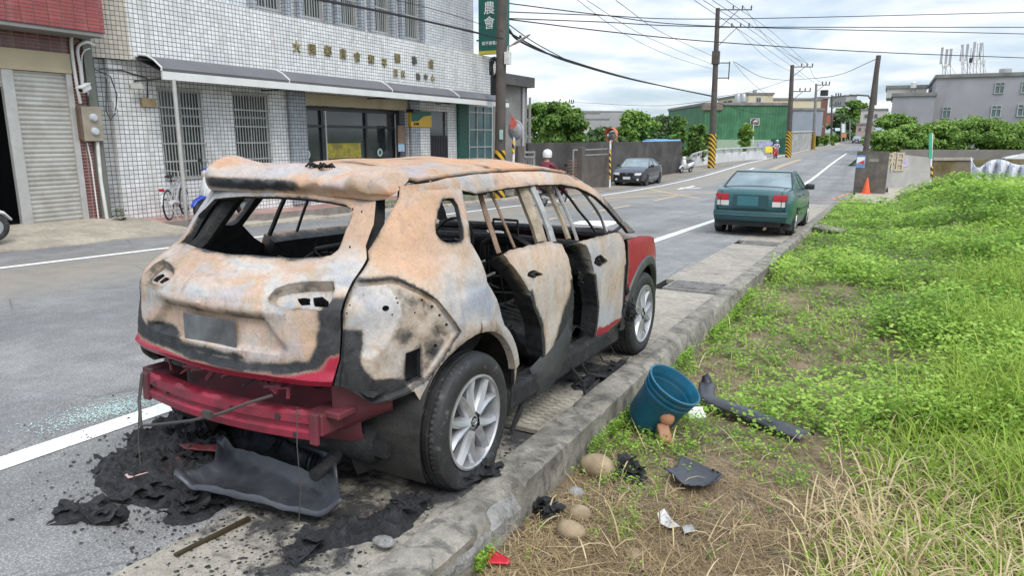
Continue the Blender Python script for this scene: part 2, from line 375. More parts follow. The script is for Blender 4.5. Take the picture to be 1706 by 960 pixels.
# drain slabs and kerb
m=MB(); sl=[]; y=-2.2; i=0; gr=[(3.40,4.05),(8.25,8.95),(13.6,14.2)]
scor=[]
def gridslab(y0,y1):
    n=max(2,int((y1-y0)/.06)); V=np.array([[(x,yy_,gz(yy_)+R.normal(0,.0015)+.004) for x in np.linspace(-2.42,KX0,15)] for yy_ in np.linspace(y0,y1,n)])
    m.grid(V)
    for s_,e in((0,1),(n-1,1)):
        m.grid(np.array([V[s_],V[s_]-[0,0,.06]]))
y=-2.2
while y<27.:
    y1=y+ (3.0 if y<2 else .95)
    for a,b in gr:
        if y<a<y1: y1=a-.01
        if abs(y-a)<.03: y=b+.02; y1=y+.8
    gridslab(y+.008,y1-.008); y=y1
V=np.array(m.v)
sc=np.zeros(len(V))
for cx,cy,rx,ry,w in [(-2.3,2.2,1.1,.55,.7),(-1.9,1.7,.5,.35,.55),(-1.75,2.6,.35,.4,.75),(-1.8,4.6,.5,.6,.7),(-1.7,3.3,.4,.4,.6),(-2.1,3.,.9,.9,.45),(-1.9,5.2,.5,.4,.4)]:
    sc=np.maximum(sc,w*np.exp(-((V[:,0]-cx)/rx)**2-((V[:,1]-cy)/ry)**2))
m.a['scorch']=sc
tag_s(m.build('drain_cover_slabs',MAT['slab']))
m=MB(); m.grid(np.array([[(x,y,gz(y)-.35) for x in(-2.42,KX0)] for y in np.arange(-2.2,27,1.)])); m.grid(np.array([[(-2.424,y,gz(y)-.003),(-2.42,y,gz(y)-.36)] for y in np.arange(-2.2,27.1,.5)])); tag_s(m.build('drain_channel',simple('drain_mud',(.03,.028,.025),.9)))
# scorch on asphalt next to the slab: thin charred film
def kerbtop(y): return .052+ (0 if y>2.72 else -.035)
m=MB(); yk=np.unique(np.concatenate([np.arange(-2.2,9,.05),np.arange(9,29,.25)]))
jo=[2.74,3.85,5.1,6.35,7.6,8.85,10.1,11.6,13.2,15.,17.,19.]
rows=[]
for y in yk:
    k=kerbtop(y); j=min(abs(y-q) for q in jo); notch=.022*math.exp(-(j/.018)**2); w=R.normal(0,.0015)
    ch=0
    if y<2.72: ch=max(0,.035*math.sin(y*5.2+.4)+.015+R.normal(0,.008))
    xo=KX1+w-(ch*.8)+(.02*math.sin(y*.7))
    rows.append([(KX0-.002,y,gz(y)-.02),(KX0,y,gz(y)+k-.012-notch),(KX0+.014,y,gz(y)+k-notch+w*.5),(KX0+.07,y,gz(y)+k-notch+R.normal(0,.0015)),(KX0+.13,y,gz(y)+k-notch+R.normal(0,.0015)),(xo-.02,y,gz(y)+k-notch-ch*.2),(xo,y,gz(y)+k-.016-notch-ch*.6),(KX1+.008+R.normal(0,.003),y,gz(y)-.06-ch*.3),(KX1+.012+R.normal(0,.003),y,gz(y)-.34)])
m.grid(np.array(rows)); tag_s(m.build('kerb',MAT['kerb'],smooth=.7))
# chipped pale concrete on the near kerb
def fieldz(x,y):
    b=gz(y)-.15
    t=min(1,max(0,(y-9)/14)); b+=-.04*(1-t)+ .12*t
    b+=.62*sstep(y,10,31)*sstep(x,.1,2.6); r=max(0,x-.6); b+=.16*(1-math.exp(-r*.35))*min(1,max(0,(y-2.5)/4))+.02*math.sin(x*1.7+y*.9)+.015*math.sin(x*3.3-y*2.1)
    return b
FX=np.concatenate([np.arange(-1.43,3,.12),np.arange(3,30,1.)]); FY=np.concatenate([np.arange(-1,12,.12),np.arange(12,35.1,.6)])
def greenness(x,y):
    g=np.clip((y-3.6-.9*np.sin(x*1.3)+.7*np.clip(x,-2,4))/2.4,0,1)
    return g
P=np.array([[(x,y,fieldz(x,y)) for x in FX] for y in FY]); pn=P.reshape(-1,3)
P2=P+0; P2[...,2]+=.03*fbm(pn*np.array([1,1,0]),2.,5).reshape(P.shape[:2])*np.clip((P[...,0]+1.4)/.3,0,1)
m=MB(); m.grid(P2); q=P2.reshape(-1,3); m.a['green']=np.clip(greenness(q[:,0],q[:,1])*(.10+.35*sstep(q[:,1],8,18))+.10,0,1); tag_s(m.build('field_ground',MAT['field'],smooth=3.2))
tag_s(sheet('driveway',KX1+.3,6.,29.4,37,-.0,MAT['apron'],4))
# iron gratings let into the drain slabs
MAT['iron']=simple('grating_iron',(.34,.33,.31),.65,.5,.4,12,.2,(.12,.07,.04)); MAT['bargrate']=simple('grating_bars_rusty',(.40,.37,.30),.75,.1,.35,10,.2,(.14,.12,.1))
def grating(y0,y1,label,mesh,mat):
    t=thing('drain_grating',(-2.0,(y0+y1)/2,gz((y0+y1)/2)),label,'drain grating','drain gratings along the kerb')
    f=MB(); z0=gz(y0);z1=gz(y1)
    def zz(y): return gz(y)+.006
    x0,x1=-2.28,KX0-.01
    for xx in (x0,x1-.03): f.tube([(xx+.015,y0,zz(y0)),(xx+.015,y1,zz(y1))],.018,4)
    for yy_ in (y0+.015,y1-.015): f.tube([(x0,yy_,zz(yy_)),(x1,yy_,zz(yy_))],.018,4)
    f.build('frame',mat,t)
    b=MB()
    if mesh:
        for k in range(20): xx=x0+.03+(x1-x0-.06)*k/19; b.box((xx,(y0+y1)/2,gz((y0+y1)/2)-.01),(.012,y1-y0,.03))
        for k in range(9): yy_=y0+.04+(y1-y0-.08)*k/8; b.box(((x0+x1)/2,yy_,gz(yy_)-.006),(x1-x0,.012,.028))
    else:
        for k in range(10):
            yy_=y0+.05+(y1-y0-.1)*k/9; b.tube([(x0,yy_,zz(yy_)-.004),(x1,yy_,zz(yy_)-.004)],.017,8)
            for q in range(6): b.lathe([(.0,-.02),(.022,-.02),(.022,.02),(0,.02)],(x0+.08+(x1-x0-.16)*q/5,yy_,zz(yy_)-.003),8,'x')
    b.build('bars',mat,t); return t
grating(3.42,4.04,'bar grating of thick rods beside the rear wheel of the burnt car',False,MAT['bargrate'])
grating(8.27,8.94,'fine square mesh grating ahead of the burnt car front wheel',True,MAT['iron'])
grating(13.6,14.2,'dark mesh grating just behind the teal saloon',True,MAT['iron'])
# ================================================================ text
_DG=None
def text(name,body,size,M4,mat,parent=None,ext=.004,xs=1.,align='CENTER',bevel=0.):
    cu=bpy.data.curves.new(name,'FONT'); cu.body=body; cu.size=size; cu.extrude=ext; cu.align_x=align; cu.align_y='CENTER'; cu.bevel_depth=bevel
    o=bpy.data.objects.new(name,cu); COL.objects.link(o); dg=bpy.context.evaluated_depsgraph_get(); me=bpy.data.meshes.new_from_object(o.evaluated_get(dg)); bpy.data.objects.remove(o); bpy.data.curves.remove(cu)
    V=np.array([v.co[:] for v in me.vertices]) if len(me.vertices) else np.zeros((0,3)); fs=[tuple(p.vertices) for p in me.polygons]; bpy.data.meshes.remove(me)
    V=V*np.array([xs,1,1]); A=np.array(M4,float); V=V@A[:3,:3].T+A[:3,3]
    m=MB(); m.add(V,fs); return m.build(name,mat,parent)
def onX(p): return [[0,0,1,p[0]],[1,0,0,p[1]],[0,1,0,p[2]]]       # facing +X
def onYm(p): return [[1,0,0,p[0]],[0,0,-1,p[1]],[0,1,0,p[2]]]     # facing -Y
def facing(p,yaw): # normal points to -Y rotated by yaw
    c,s=math.cos(yaw),math.sin(yaw); return [[c,0,s,p[0]],[s,0,-c,p[1]],[0,1,0,p[2]]]
MAT['black']=simple('black_plastic',(.022,.023,.025),.45,0,.3,10,.05,(.06,.06,.06))
# ================================================================ masonry materials
def m_tiles(name,c1,c2,grout,w=.105,h=.093,gs=.0070,stain=.5):
    m=NT(name); s=m.sep(); v=m.comb(m.math('ADD',s[0],s[1]),s[2],0.)
    b=m.n('ShaderNodeTexBrick'); b.offset=0.; b.squash=1; b.inputs['Scale'].default_value=1; b.inputs['Brick Width'].default_value=w; b.inputs['Row Height'].default_value=h; b.inputs['Mortar Size'].default_value=gs; b.inputs['Mortar Smooth'].default_value=.15; b.inputs['Bias'].default_value=0
    b.inputs['Color1'].default_value=(*c1,1); b.inputs['Color2'].default_value=(*c2,1); b.inputs['Mortar'].default_value=(*grout,1); m.l(v,b.inputs['Vector'])
    n=m.noise(.9,7,.62,.3); st=m.mapping(m.P,(2.2,2.2,.22)); n2=m.noise(2.5,6,.6,.2,vec=st)
    c=m.mix(1.,b.outputs[0],m.ramp(n,(.3,.86),(.7,1.05)),'MULTIPLY'); c=m.mix(m.math('MULTIPLY',m.ramp(n2,(.50,0.),(.72,1.)),stain),c,(.40,.37,.31)); mp=m.mapping(v,(1/w,1/h,1.)); wn_=m.n('ShaderNodeTexWhiteNoise'); fl_=m.n('ShaderNodeVectorMath',operation='FLOOR'); m.l(mp,fl_.inputs[0]); m.l(fl_.outputs[0],wn_.inputs[0]); c=m.mix(1.,c,m.ramp(wn_.outputs[0],(.0,.86),(.9,1.03)),'MULTIPLY')
    m.col(c).rough(m.mix(b.outputs['Fac'],(.22,.22,.22),(.85,.85,.85))); m.bump(m.math('SUBTRACT',1.,b.outputs['Fac']),.5,.006); return m.m
MAT['wtile']=m_tiles('white_wall_tiles',(.80,.80,.79),(.73,.74,.745),(.14,.14,.14),stain=.5)
MAT['gtile']=m_tiles('bluish_pillar_tiles',(.36,.39,.43),(.32,.35,.39),(.06,.06,.065),stain=.25)
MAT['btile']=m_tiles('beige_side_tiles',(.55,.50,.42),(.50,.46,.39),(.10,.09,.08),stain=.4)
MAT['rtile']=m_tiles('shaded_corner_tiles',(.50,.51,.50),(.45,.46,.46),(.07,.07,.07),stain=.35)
MAT['utile']=m_tiles('upper_wall_tiles',(.62,.64,.67),(.56,.58,.62),(.14,.14,.145),stain=.3)
MAT['rbrick']=m_tiles('red_brick_tiles',(.33,.075,.07),(.27,.06,.06),(.12,.05,.05),.23,.062,.006,.15)
MAT['rbrick2']=m_tiles('dark_red_brick',(.17,.045,.045),(.14,.04,.04),(.30,.25,.23),.21,.062,.006,.2)
MAT['pink']=simple('pink_paving_tiles',(.46,.26,.22),.5,0,.25,5,.05,(.30,.22,.18))
def m_glass(name,c,rough=.08):
    m=NT(name); n=m.noise(1.3,4); m.col(m.mix(m.ramp(n,(.35,0.),(.65,1.)),c,tuple(q*1.9 for q in c))).rough(rough).spec(.8); return m.m
MAT['glass']=m_glass('dark_window_glass',(.022,.028,.032)); MAT['glassteal']=m_glass('teal_glass',(.03,.085,.09),.15); MAT['glassgreen']=m_glass('greenish_glass',(.05,.09,.08),.1)
MAT['bars']=simple('aluminium_bars',(.42,.42,.40),.45,.3,.15); MAT['alu']=simple('aluminium_frame',(.50,.49,.47),.4,.4,.15); MAT['darkframe']=simple('dark_door_frame',(.035,.036,.04),.4,.2)
MAT['beige']=simple('beige_fascia',(.50,.42,.28),.7,0,.12,2,.05,(.34,.28,.2)); MAT['shut']=simple('shutter_steel',(.47,.455,.415),.42,.45,.16,4,.0,(.30,.27,.23))
MAT['whitep']=simple('white_plastic',(.68,.68,.66),.4,0,.12,5,0,(.42,.40,.36)); MAT['grey']=simple('grey_render',(.23,.22,.21),.85,0,.3,1.5,.2,(.12,.115,.11)); MAT['greyl']=simple('pale_grey_render',(.42,.41,.43),.85,0,.18,.8,.2,(.22,.21,.21))
MAT['gold']=simple('weathered_gold_letters',(.36,.30,.14),.5,.4,.4,8,0,(.12,.12,.10)); MAT['ltblack']=simple('weathered_black_letters',(.12,.12,.11),.6)
MAT['canopy']=simple('grey_canopy_sheet',(.13,.125,.135),.5,0,.15,1.5); MAT['fascia']=simple('white_canopy_fascia',(.66,.66,.64),.5,0,.12,2)
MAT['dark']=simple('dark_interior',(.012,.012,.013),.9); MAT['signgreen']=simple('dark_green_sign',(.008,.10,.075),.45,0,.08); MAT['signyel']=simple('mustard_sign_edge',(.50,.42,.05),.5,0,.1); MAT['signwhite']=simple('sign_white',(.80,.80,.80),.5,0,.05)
# ================================================================ brick shop at the far left
XS=-13.85
def FY_(px,py,x=-14.1):
    q=AX(px,py,0,x); return q[1],q[2]
shop=thing('brick_shop',(-15,6,-.2),'red brick shop with half-lowered steel shutter and dark open doorway','building')
zt=2.72
def pw(px,py,x=XS): return AX(px,py,0,x)
ys0=pw(24,200)[1]; ysr=pw(140,300)[1]; yc1=pw(186,300)[1]
yl=4.2; zb=gz(7)-.0
m=MB(); m.b2((-14.05,ysr+.02,-.25),(XS,8.56,3.9)); m.build('brick_pier',MAT['rbrick2'],shop)
m=MB(); m.b2((-14.05,yl,2.83),(XS+.004,ysr+.02,4.2)); m.build('upper_brickwork',MAT['rbrick2'],shop)
zf0=pw(60,118)[2]; zf1=pw(60,84)[2]
m=MB(); m.b2((-14.0,yl,zf0),(XS+.03,ysr+.01,zf1)); m.build('beige_lintel',MAT['beige'],shop)
zo=AX(120,48,0,-13.2)[2]; yo=AX(175,54,0,-13.2)[1]
m=MB(); m.b2((-19,yl-2,zo),(-13.2,yo,zo+3)); m.build('overhanging_wall',MAT['rbrick'],shop)
m=MB(); m.b2((-13.9,yl-2,zo-.07),(-13.22,yo-.02,zo-.002)); m.build('soffit',MAT['grey'],shop)
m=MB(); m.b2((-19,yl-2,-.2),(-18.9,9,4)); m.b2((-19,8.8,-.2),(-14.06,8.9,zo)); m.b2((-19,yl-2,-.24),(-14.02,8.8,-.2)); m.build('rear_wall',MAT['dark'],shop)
# shutter
ya=pw(28,250)[1]; 
ya=pw(36,250)[1]
m=MB(); rows=[]; zz=np.arange(-.20,zf0,.0135)
for z in zz: 
    ph=((z+.2)/.085)%1; d=.018*math.sin(ph*math.pi)**.6; rows.append([(XS-.06+d,ya+.02,z),(XS-.06+d,ysr-.09,z)])
m.grid(np.array(rows)); m.build('roller_shutter',MAT['shut'],shop,smooth=1.2)
m=MB(); rows=[]
for z in np.arange(2.42,zf0,.0135):
    ph=((z+.2)/.085)%1; d=.018*math.sin(ph*math.pi)**.6; rows.append([(XS-.06+d,yl,z),(XS-.06+d,ya-.16,z)])
m.grid(np.array(rows)); m.build('raised_shutter',MAT['shut'],shop,smooth=1.2)
for a,b in((ya-.16,ya+.03),(ysr-.10,ysr+.01)):
    m=MB(); m.b2((XS-.08,a,-.22),(XS+.012,b,zf0-.003),bev=.006); m.build('shutter_post',MAT['alu'],shop)
# shadowy stuff inside the doorway
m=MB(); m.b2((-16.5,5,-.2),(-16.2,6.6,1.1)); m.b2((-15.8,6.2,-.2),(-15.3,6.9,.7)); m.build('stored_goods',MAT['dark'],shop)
# pipes and meter on the pier
def wpx(px,py,x=XS): return AX(px,py,0,x)
pipes=thing('conduit_pipes',wpx(131,170,XS+.05),'white plastic conduit pipes bending up the red brick pier','pipes')
for pts,r in [([(134,172),(126,130),(119,80),(120,60),(128,56),(146,57)],.030),([(137,140),(133,110),(129,85),(133,74),(145,70),(157,75)],.030),([(139,135),(136,100),(140,85),(150,80)],.012)]:
    A=np.array([wpx(*p,XS+.05) for p in pts]); A=np.array([hermite(np.array([t]),np.arange(len(A),dtype=float),A.T)[:,0] for t in np.linspace(0,len(A)-1,24)]); m=MB(); m.tube(A,r,8); m.build('pipe',MAT['whitep'],pipes,smooth=.9)
mb=thing('meter_box',wpx(148,205,XS+.1),'grey electricity meter box with two round dials under the camera','meter box')
a=wpx(141,235,XS+.12);b=wpx(167,178,XS+.12)
m=MB(); m.b2((XS,a[1],a[2]),(XS+.14,b[1],b[2]),bev=.008); m.build('box',simple('meter_box_paint',(.30,.26,.2),.6),mb)
m=MB(); m.b2((XS+.002,wpx(127,200)[1],a[2]+.03),(XS+.12,a[1]-.004,b[2]-.02)); m.build('side_box',simple('rusty_box',(.13,.085,.06),.7),mb)
for zz_ in(.68,.28):
    yy_=a[1]+(b[1]-a[1])*.55; z=a[2]+(b[2]-a[2])*zz_; m=MB(); m.lathe([(0,.06),(.055,.055),(.075,.03),(.08,0)],(XS+.14,yy_,z),20,'x'); m.build('dial',simple('meter_glass',(.45,.48,.52),.15),mb,smooth=.8)
cc=thing('security_camera',wpx(143,147,XS+.25),'white bullet security camera above the meter box','security camera')
p=wpx(141,147,XS+.25); m=MB(); d=np.array([.35,-.75,-.32]); d/=np.linalg.norm(d); side=np.cross(d,[0,0,1]); side/=np.linalg.norm(side); upv=np.cross(side,d); Rm=np.stack([d,side,upv],1)
m.box(p,(.26,.095,.095),Rm,bev=0); m.box(p+upv*.058+d*.02,(.32,.125,.014),Rm); m.build('housing',MAT['whitep'],cc)
m=MB(); m.lathe([(0,.003),(.036,.003),(.036,0)],p+d*.132,16,'x',R=Rm); m.build('lens',MAT['dark'],cc)
m=MB(); m.tube([p-upv*.05,p-upv*.10-d*.06,wpx(147,160,XS)],.016,6); m.build('bracket',MAT['whitep'],cc)
dpipe=thing('drain_pipe',wpx(170,380,XS+.08),'thin white drain pipe running down the brick pier to the ground','drain pipe')
m=MB(); m.tube([wpx(162,236,XS+.06),wpx(168,300,XS+.06),wpx(181,381,XS+.06)],.035,8); m.build('pipe',MAT['whitep'],dpipe,smooth=.9)
m=MB(); m.tube([wpx(145,238,XS+.04),wpx(152,270,XS+.04),wpx(166,378,XS+.04)],.014,6); m.build('thin_pipe',MAT['whitep'],dpipe)
# ================================================================ white tiled office
off=thing('office_building',(-18,17,-.25),'white tiled office with barred windows, grey canopy and gold lettering','building')
YA,YB=9.2,25.05; XF=-14.1; XP=-13.93; ZC=3.12
def win_cut(y0,y1,z0,z1,holes,x,depth,mat,name,parent):
    # wall sheet in plane x with rectangular openings (y0,y1,z0,z1), with reveals
    m=MB(); ysx=sorted({y0,y1,*[h[0] for h in holes],*[h[1] for h in holes]}); zsx=sorted({z0,z1,*[h[2] for h in holes],*[h[3] for h in holes]})
    for i in range(len(ysx)-1):
        for j in range(len(zsx)-1):
            cy,cz=(ysx[i]+ysx[i+1])/2,(zsx[j]+zsx[j+1])/2
            if any(h[0]<cy<h[1] and h[2]<cz<h[3] for h in holes): continue
            m.quad((x,ysx[i],zsx[j]),(x,ysx[i+1],zsx[j]),(x,ysx[i+1],zsx[j+1]),(x,ysx[i],zsx[j+1]))
    for a,b,c,d in holes:
        X=x-depth
        m.quad((x,a,c),(X,a,c),(X,a,d),(x,a,d)); m.quad((x,b,c),(x,b,d),(X,b,d),(X,b,c)); m.quad((x,a,c),(x,b,c),(X,b,c),(X,a,c)); m.quad((x,a,d),(X,a,d),(X,b,d),(x,b,d))
    return m.build(name,mat,parent,recalc=False)
w1=(10.28,11.38,.63,2.58); w2=(12.27,13.38,.63,2.60); en=(14.62,19.35,-.2,2.42); atm=(20.62,21.75,-.2,2.45); gl=(23.15,24.9,-.2,2.75)
win_cut(YA,YB,-.3,ZC,[w1,w2,en,atm,gl],XF,.12,MAT['wtile'],'front_wall',off)
m=MB(); m.b2((-24,YA,-.3),(XF-.002,YA+.1,ZC)); m.build('side_wall',MAT['wtile'],off)
m=MB(); m.b2((-24,YB-.1,-.3),(XF-.002,YB,ZC)); m.build('side_wall',MAT['wtile'],off)
yq=AX(214,60,0,XP)[1]
m=MB(); m.b2((-24,yq,ZC),(XP,YB,4.6)); m.build('parapet',MAT['wtile'],off)
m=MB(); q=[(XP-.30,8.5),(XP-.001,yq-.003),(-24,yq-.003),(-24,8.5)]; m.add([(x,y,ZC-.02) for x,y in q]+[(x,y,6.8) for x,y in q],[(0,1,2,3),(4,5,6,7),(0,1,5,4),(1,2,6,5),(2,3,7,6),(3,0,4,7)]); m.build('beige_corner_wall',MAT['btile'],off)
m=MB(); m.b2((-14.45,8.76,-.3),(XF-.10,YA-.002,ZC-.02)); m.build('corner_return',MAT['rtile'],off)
XU=-14.35
ux=[(422,467),(498.5,537),(561,592),(618,646),(668,695)]
uh=[]
for a,b in ux: uh.append((AX(a,10,0,XU)[1],AX(b,10,0,XU)[1],4.75,6.9))
yR=AX(789,80,0,XU)[1]
win_cut(YA+.1,yR,4.6,8.6,uh,XU,.14,MAT['utile'],'upper_wall',off)
m=MB(); m.quad((XU,yR,4.6),(-24,yR,4.6),(-24,yR,8.6),(XU,yR,8.6)); m.build('upper_side_wall',MAT['utile'],off,recalc=False)
def grille(h,x,nv,nh,parent,name='window',frame=MAT['alu'],glass=MAT['glass']):
    y0,y1,z0,z1=h
    m=MB()
    for a,b in(((y0,z0),(y1,z0+.05)),((y0,z1-.05),(y1,z1)),((y0,z0+.05),(y0+.05,z1-.05)),((y1-.05,z0+.05),(y1,z1-.05))): m.b2((x-.11,a[0],a[1]),(x-.04,b[0],b[1]))
    m.b2((x-.10,(y0+y1)/2-.02,z0+.05),(x-.06,(y0+y1)/2+.02,z1-.05)); m.b2((x-.10,y0+.05,z0+(z1-z0)*.70),(x-.06,y1-.05,z0+(z1-z0)*.70+.04))
    w=m.build(name,frame,parent)
    m=MB(); m.quad((x-.095,y0+.04,z0+.04),(x-.095,y1-.04,z0+.04),(x-.095,y1-.04,z1-.04),(x-.095,y0+.04,z1-.04)); m.build('pane',glass,w)
    if nv:
        m=MB()
        for k in range(nv): yy_=y0+(y1-y0)*(k+.5)/nv; m.b2((x+.015,yy_-.009,z0-.01),(x+.033,yy_+.009,z1+.01))
        for k in range(nh+1): zz_=z0+(z1-z0)*k/nh; m.b2((x+.012,y0-.02,zz_-.016),(x+.037,y1+.02,zz_+.016))
        m.build('grille',MAT['bars'],w)
    return w
grille(w1,XF,14,5,off); grille(w2,XF,13,5,off)
for h in uh: grille(h,XU,9,3,off)
m=MB()
for h in uh:
    for y in(h[0]-.16,h[1]+.02): m.b2((XU-.02,y,4.6),(XU+.16,y+.14,8.4))
for i in range(0): pass
# each pilaster its own part
for h in uh:
    for y in(h[0]-.20,h[1]+.03):
        m=MB(); m.b2((XU-.02,y,4.59),(XU+.17,y+.17,8.4)); m.build('pilaster',MAT['gtile'],off)
# entrance
y0,y1,z0,z1=en; XE=XF-.35
for a,b in((y0-.62,y0-.02),(y1+.02,y1+.55)):
    m=MB(); m.b2((XF-.4,a,-.22),(XF+.11,b,ZC-.02)); m.build('entrance_pillar',MAT['gtile'],off)
ent=MB(); 
for a,b in((y0,y0+.10),(y0+1.0,y0+1.10),(y0+2.95,y0+3.05),(y1-.3,y1-.04)): ent.b2((XE-.05,a,-.2),(XE+.03,b,z1))
ent.b2((XE-.052,y0+.1,1.83),(XE+.028,y1-.1,1.90)); ent.b2((XE-.052,y0+.1,z1-.12),(XE+.028,y1-.1,z1)); en_o=ent.build('entrance',MAT['darkframe'],off)
m=MB(); m.quad((XE-.03,y0,-.2),(XE-.03,y1,-.2),(XE-.03,y1,z1),(XE-.03,y0,z1)); m.build('pane',MAT['glass'],en_o)
m=MB(); 
for q in(y0+1.14,y1-.31): m.b2((XE+.031,q,-.1),(XE+.05,q+.05,2.3))
m.build('door_rail',MAT['alu'],en_o)
m=MB(); m.b2((XE-.028,y0+1.25,.95),(XE-.02,y0+2.75,1.38)); m.build('yellow_notice',simple('yellow_notice',(.42,.36,.04),.5,0,.5,9,0,(.06,.06,.05)),en_o)
for yy_ in(y0+.42,y1-1.05):
    m=MB(); m.lathe([(0,0),(.13,0),(.13,.004),(0,.004)],(XE-.02,yy_,1.08),20,'x'); m.build('round_logo',simple('logo_white',(.45,.55,.52),.4),en_o)
    text('door_lettering','大',.34,onX((XE-.016,yy_,.62)),MAT['signwhite'],en_o); text('door_lettering','園',.34,onX((XE-.016,yy_,.24)),MAT['signwhite'],en_o)
    m=MB(); m.lathe([(0,.004),(.07,.004),(.07,.006),(0,.006)],(XE-.02,yy_,1.08),16,'x'); m.build('logo_leaf',MAT['signgreen'],en_o)
m=MB(); m.b2((XF-.05,y0,z1),(XF+.02,y1,ZC-.4)); m.build('shutter_box',MAT['beige'],off)
m=MB(); m.b2((XF+.0,y1-.1,z1-.06),(XF+.3,y1+.3,z1+.04)); m.build('shutter_motor',MAT['darkframe'],off)
# cash machine bay
y0,y1,z0,z1=atm
q0=AX(684,211,0,XF+.1); q1=AX(718,186,0,XF+.1)
m=MB(); m.b2((XF-.04,q0[1],q0[2]),(XF+.12,q1[1],q1[2]+.02),bev=.01); lb=m.build('sign_box',simple('lightbox_yellow',(.62,.38,.03),.35,0,.05),off)
m=MB(); m.add([(XF+.123,q0[1]+.02,q1[2]),(XF+.123,q1[1]-.02,q1[2]),(XF+.123,q1[1]-.02,q1[2]-.12),(XF+.123,q0[1]+.75,q1[2]-.16),(XF+.123,q0[1]+.4,q1[2]-.33),(XF+.123,q0[1]+.02,q1[2]-.35)],[(0,1,2,3,4,5)]); m.build('sign_band',MAT['signgreen'],lb)
text('sign_lettering','提款機',.10,onX((XF+.124,q0[1]+.30,q0[2]+.09)),MAT['dark'],lb)
m=MB(); 
for k in range(11): yy_=y0+.05+(y1-y0-.1)*k/10; m.b2((XF-.02,yy_-.03,-.2),(XF+.01,yy_+.03,1.62))
m.build('folding_gate',MAT['darkframe'],off); m=MB(); m.quad((XF-.11,y0,-.2),(XF-.11,y1,-.2),(XF-.11,y1,z1),(XF-.11,y0,z1)); m.build('recess_back',MAT['glass'],off)
p=AX(667,225,0,XF); m=MB(); m.b2((XF,p[1]-.18,p[2]-.25),(XF+.05,p[1]+.18,p[2]+.3)); m.build('plaque',simple('brown_plaque',(.20,.12,.08),.5),off)
p=AX(668,244,0,XF); m=MB(); m.b2((XF,p[1]-.16,p[2]-.16),(XF+.012,p[1]+.18,p[2]+.12)); m.build('blue_notice',simple('pale_blue_notice',(.32,.45,.58),.5),off)
# green hoarding and teal glazing
m=MB(); m.b2((XF,22.35,-.2),(XF+.08,23.1,2.75)); 
for k in range(16): m.b2((XF+.08,22.4,.3+k*.15),(XF+.10,23.05,.38+k*.15))
m.build('green_louvre',simple('dark_green_panel',(.012,.085,.06),.5),off)
y0,y1,z0,z1=gl
m=MB(); m.quad((XF+.02,y0,z0),(XF+.02,y1,z0),(XF+.02,y1,z1),(XF+.02,y0,z1)); g_=m.build('glazing',MAT['glassteal'],off)
m=MB()
for k in range(4): yy_=y0+(y1-y0)*k/3; m.b2((XF+.0,yy_-.022,z0),(XF+.06,yy_+.022,z1))
for zz_ in(-.15,.55,1.2,1.85,2.5,2.74): m.b2((XF+.001,y0-.02,zz_-.02),(XF+.058,y1+.02,zz_+.02))
m.build('glazing_bars',MAT['alu'],g_)
# canopy
XC=-13.15; yc0,yc1=9.72,24.6
m=MB(); prof=[(XP-.05,3.14),(XP+.15,3.20),(XP+.38,3.17),(XP+.58,3.08),(XC+.02,2.92),(XC,2.86)]
m.grid(np.array([[(x,y,z) for x,z in prof] for y in np.linspace(yc0,yc1,30)])); m.grid(np.array([[(XP-.05,yc0,3.13),(XC,yc0,2.84)],[(XP-.05,yc1,3.13),(XC,yc1,2.84)]])); cn=m.build('canopy',MAT['canopy'],off,smooth=.9)
m=MB(); m.b2((XC-.02,yc0,2.70),(XC+.03,yc1,2.86)); m.build('fascia',MAT['fascia'],cn)
for y in(yc0,13.2,17.3,21.):
    m=MB(); m.tube([(x,y,z+.008) for x,z in prof],.02,6); m.build('rib',MAT['fascia'],cn)
for y in (yc0+.05,13.2,17.3,21.): m=MB(); m.tube([(XF,y,2.70),(XC+.01,y,2.72)],.02,5); m.build('brace',MAT['darkframe'],cn)
m=MB(); m.tube([(XC,9.98,-.2),(XC,9.98,2.72)],.045,10); m.build('canopy_post',MAT['alu'],off,smooth=.9)
# lettering on the parapet
def z6(x,y): return AX(400+x/3.2,y/3.2,0,XP+.03)
for ch,x,y in [('大',302,252),('園',385,265),('鄉',468,275),('農',550,290),('會',625,305),('和',700,318),('平',770,338),('辦',840,313),('事',930,325),('處',1018,342)]:
    p=z6(x,y); text('lettering',ch,.30,onX(p),MAT['gold'] if ch not in '事' else MAT['ltblack'],off,.02)
for ch,x,y in [('農',830,390),('民',870,397),('動',950,410),('中',990,413),('心',1027,416)]:
    p=z6(x,y); text('lettering',ch,.24,onX(p),MAT['ltblack'] if ch in '動中' else MAT['gold'],off,.015)
pv=sheet('pavement',-14.1,-13.1,8.95,25.2,.0,MAT['pink'],3); tag_s(pv)
me=pv.data
for v in me.vertices: v.co.z=max(gz(v.co.y)+.10,-.3)
m=MB(); m.grid(np.array([[(-13.1,y,gz(y)+.10),(-13.1,y,gz(y)-.2)] for y in np.arange(8.95,25.3,.5)])); m.grid(np.array([[(-14.1,8.95,gz(9)+.1),(-13.1,8.95,gz(9)+.1)],[(-14.1,8.95,-.6),(-13.1,8.95,-.6)]])); tag_s(m.build('pavement_edge',simple('pavement_edge',(.34,.29,.25),.8,0,.3,4,.1,(.12,.11,.1))))
m=MB()
for k in range(140):
    a=random.uniform(0,6.28); x=-12.6+.35*random.gauss(0,1); y=18.+1.6*random.gauss(0,1); 
    if not(-13.05<x<-11.9): continue
    h=U(.1,.35); m.add([(x,y,gz(y)-.05),(x+.03,y,gz(y)-.05),(x+.1*math.cos(a),y+.1*math.sin(a),gz(y)+h)],[(0,1,2)])
tag(m.build('verge_weeds',simple('weed_green',(.07,.14,.03),.8)),'sparse weeds growing in the gutter before the office pavement','weeds',kind='stuff')
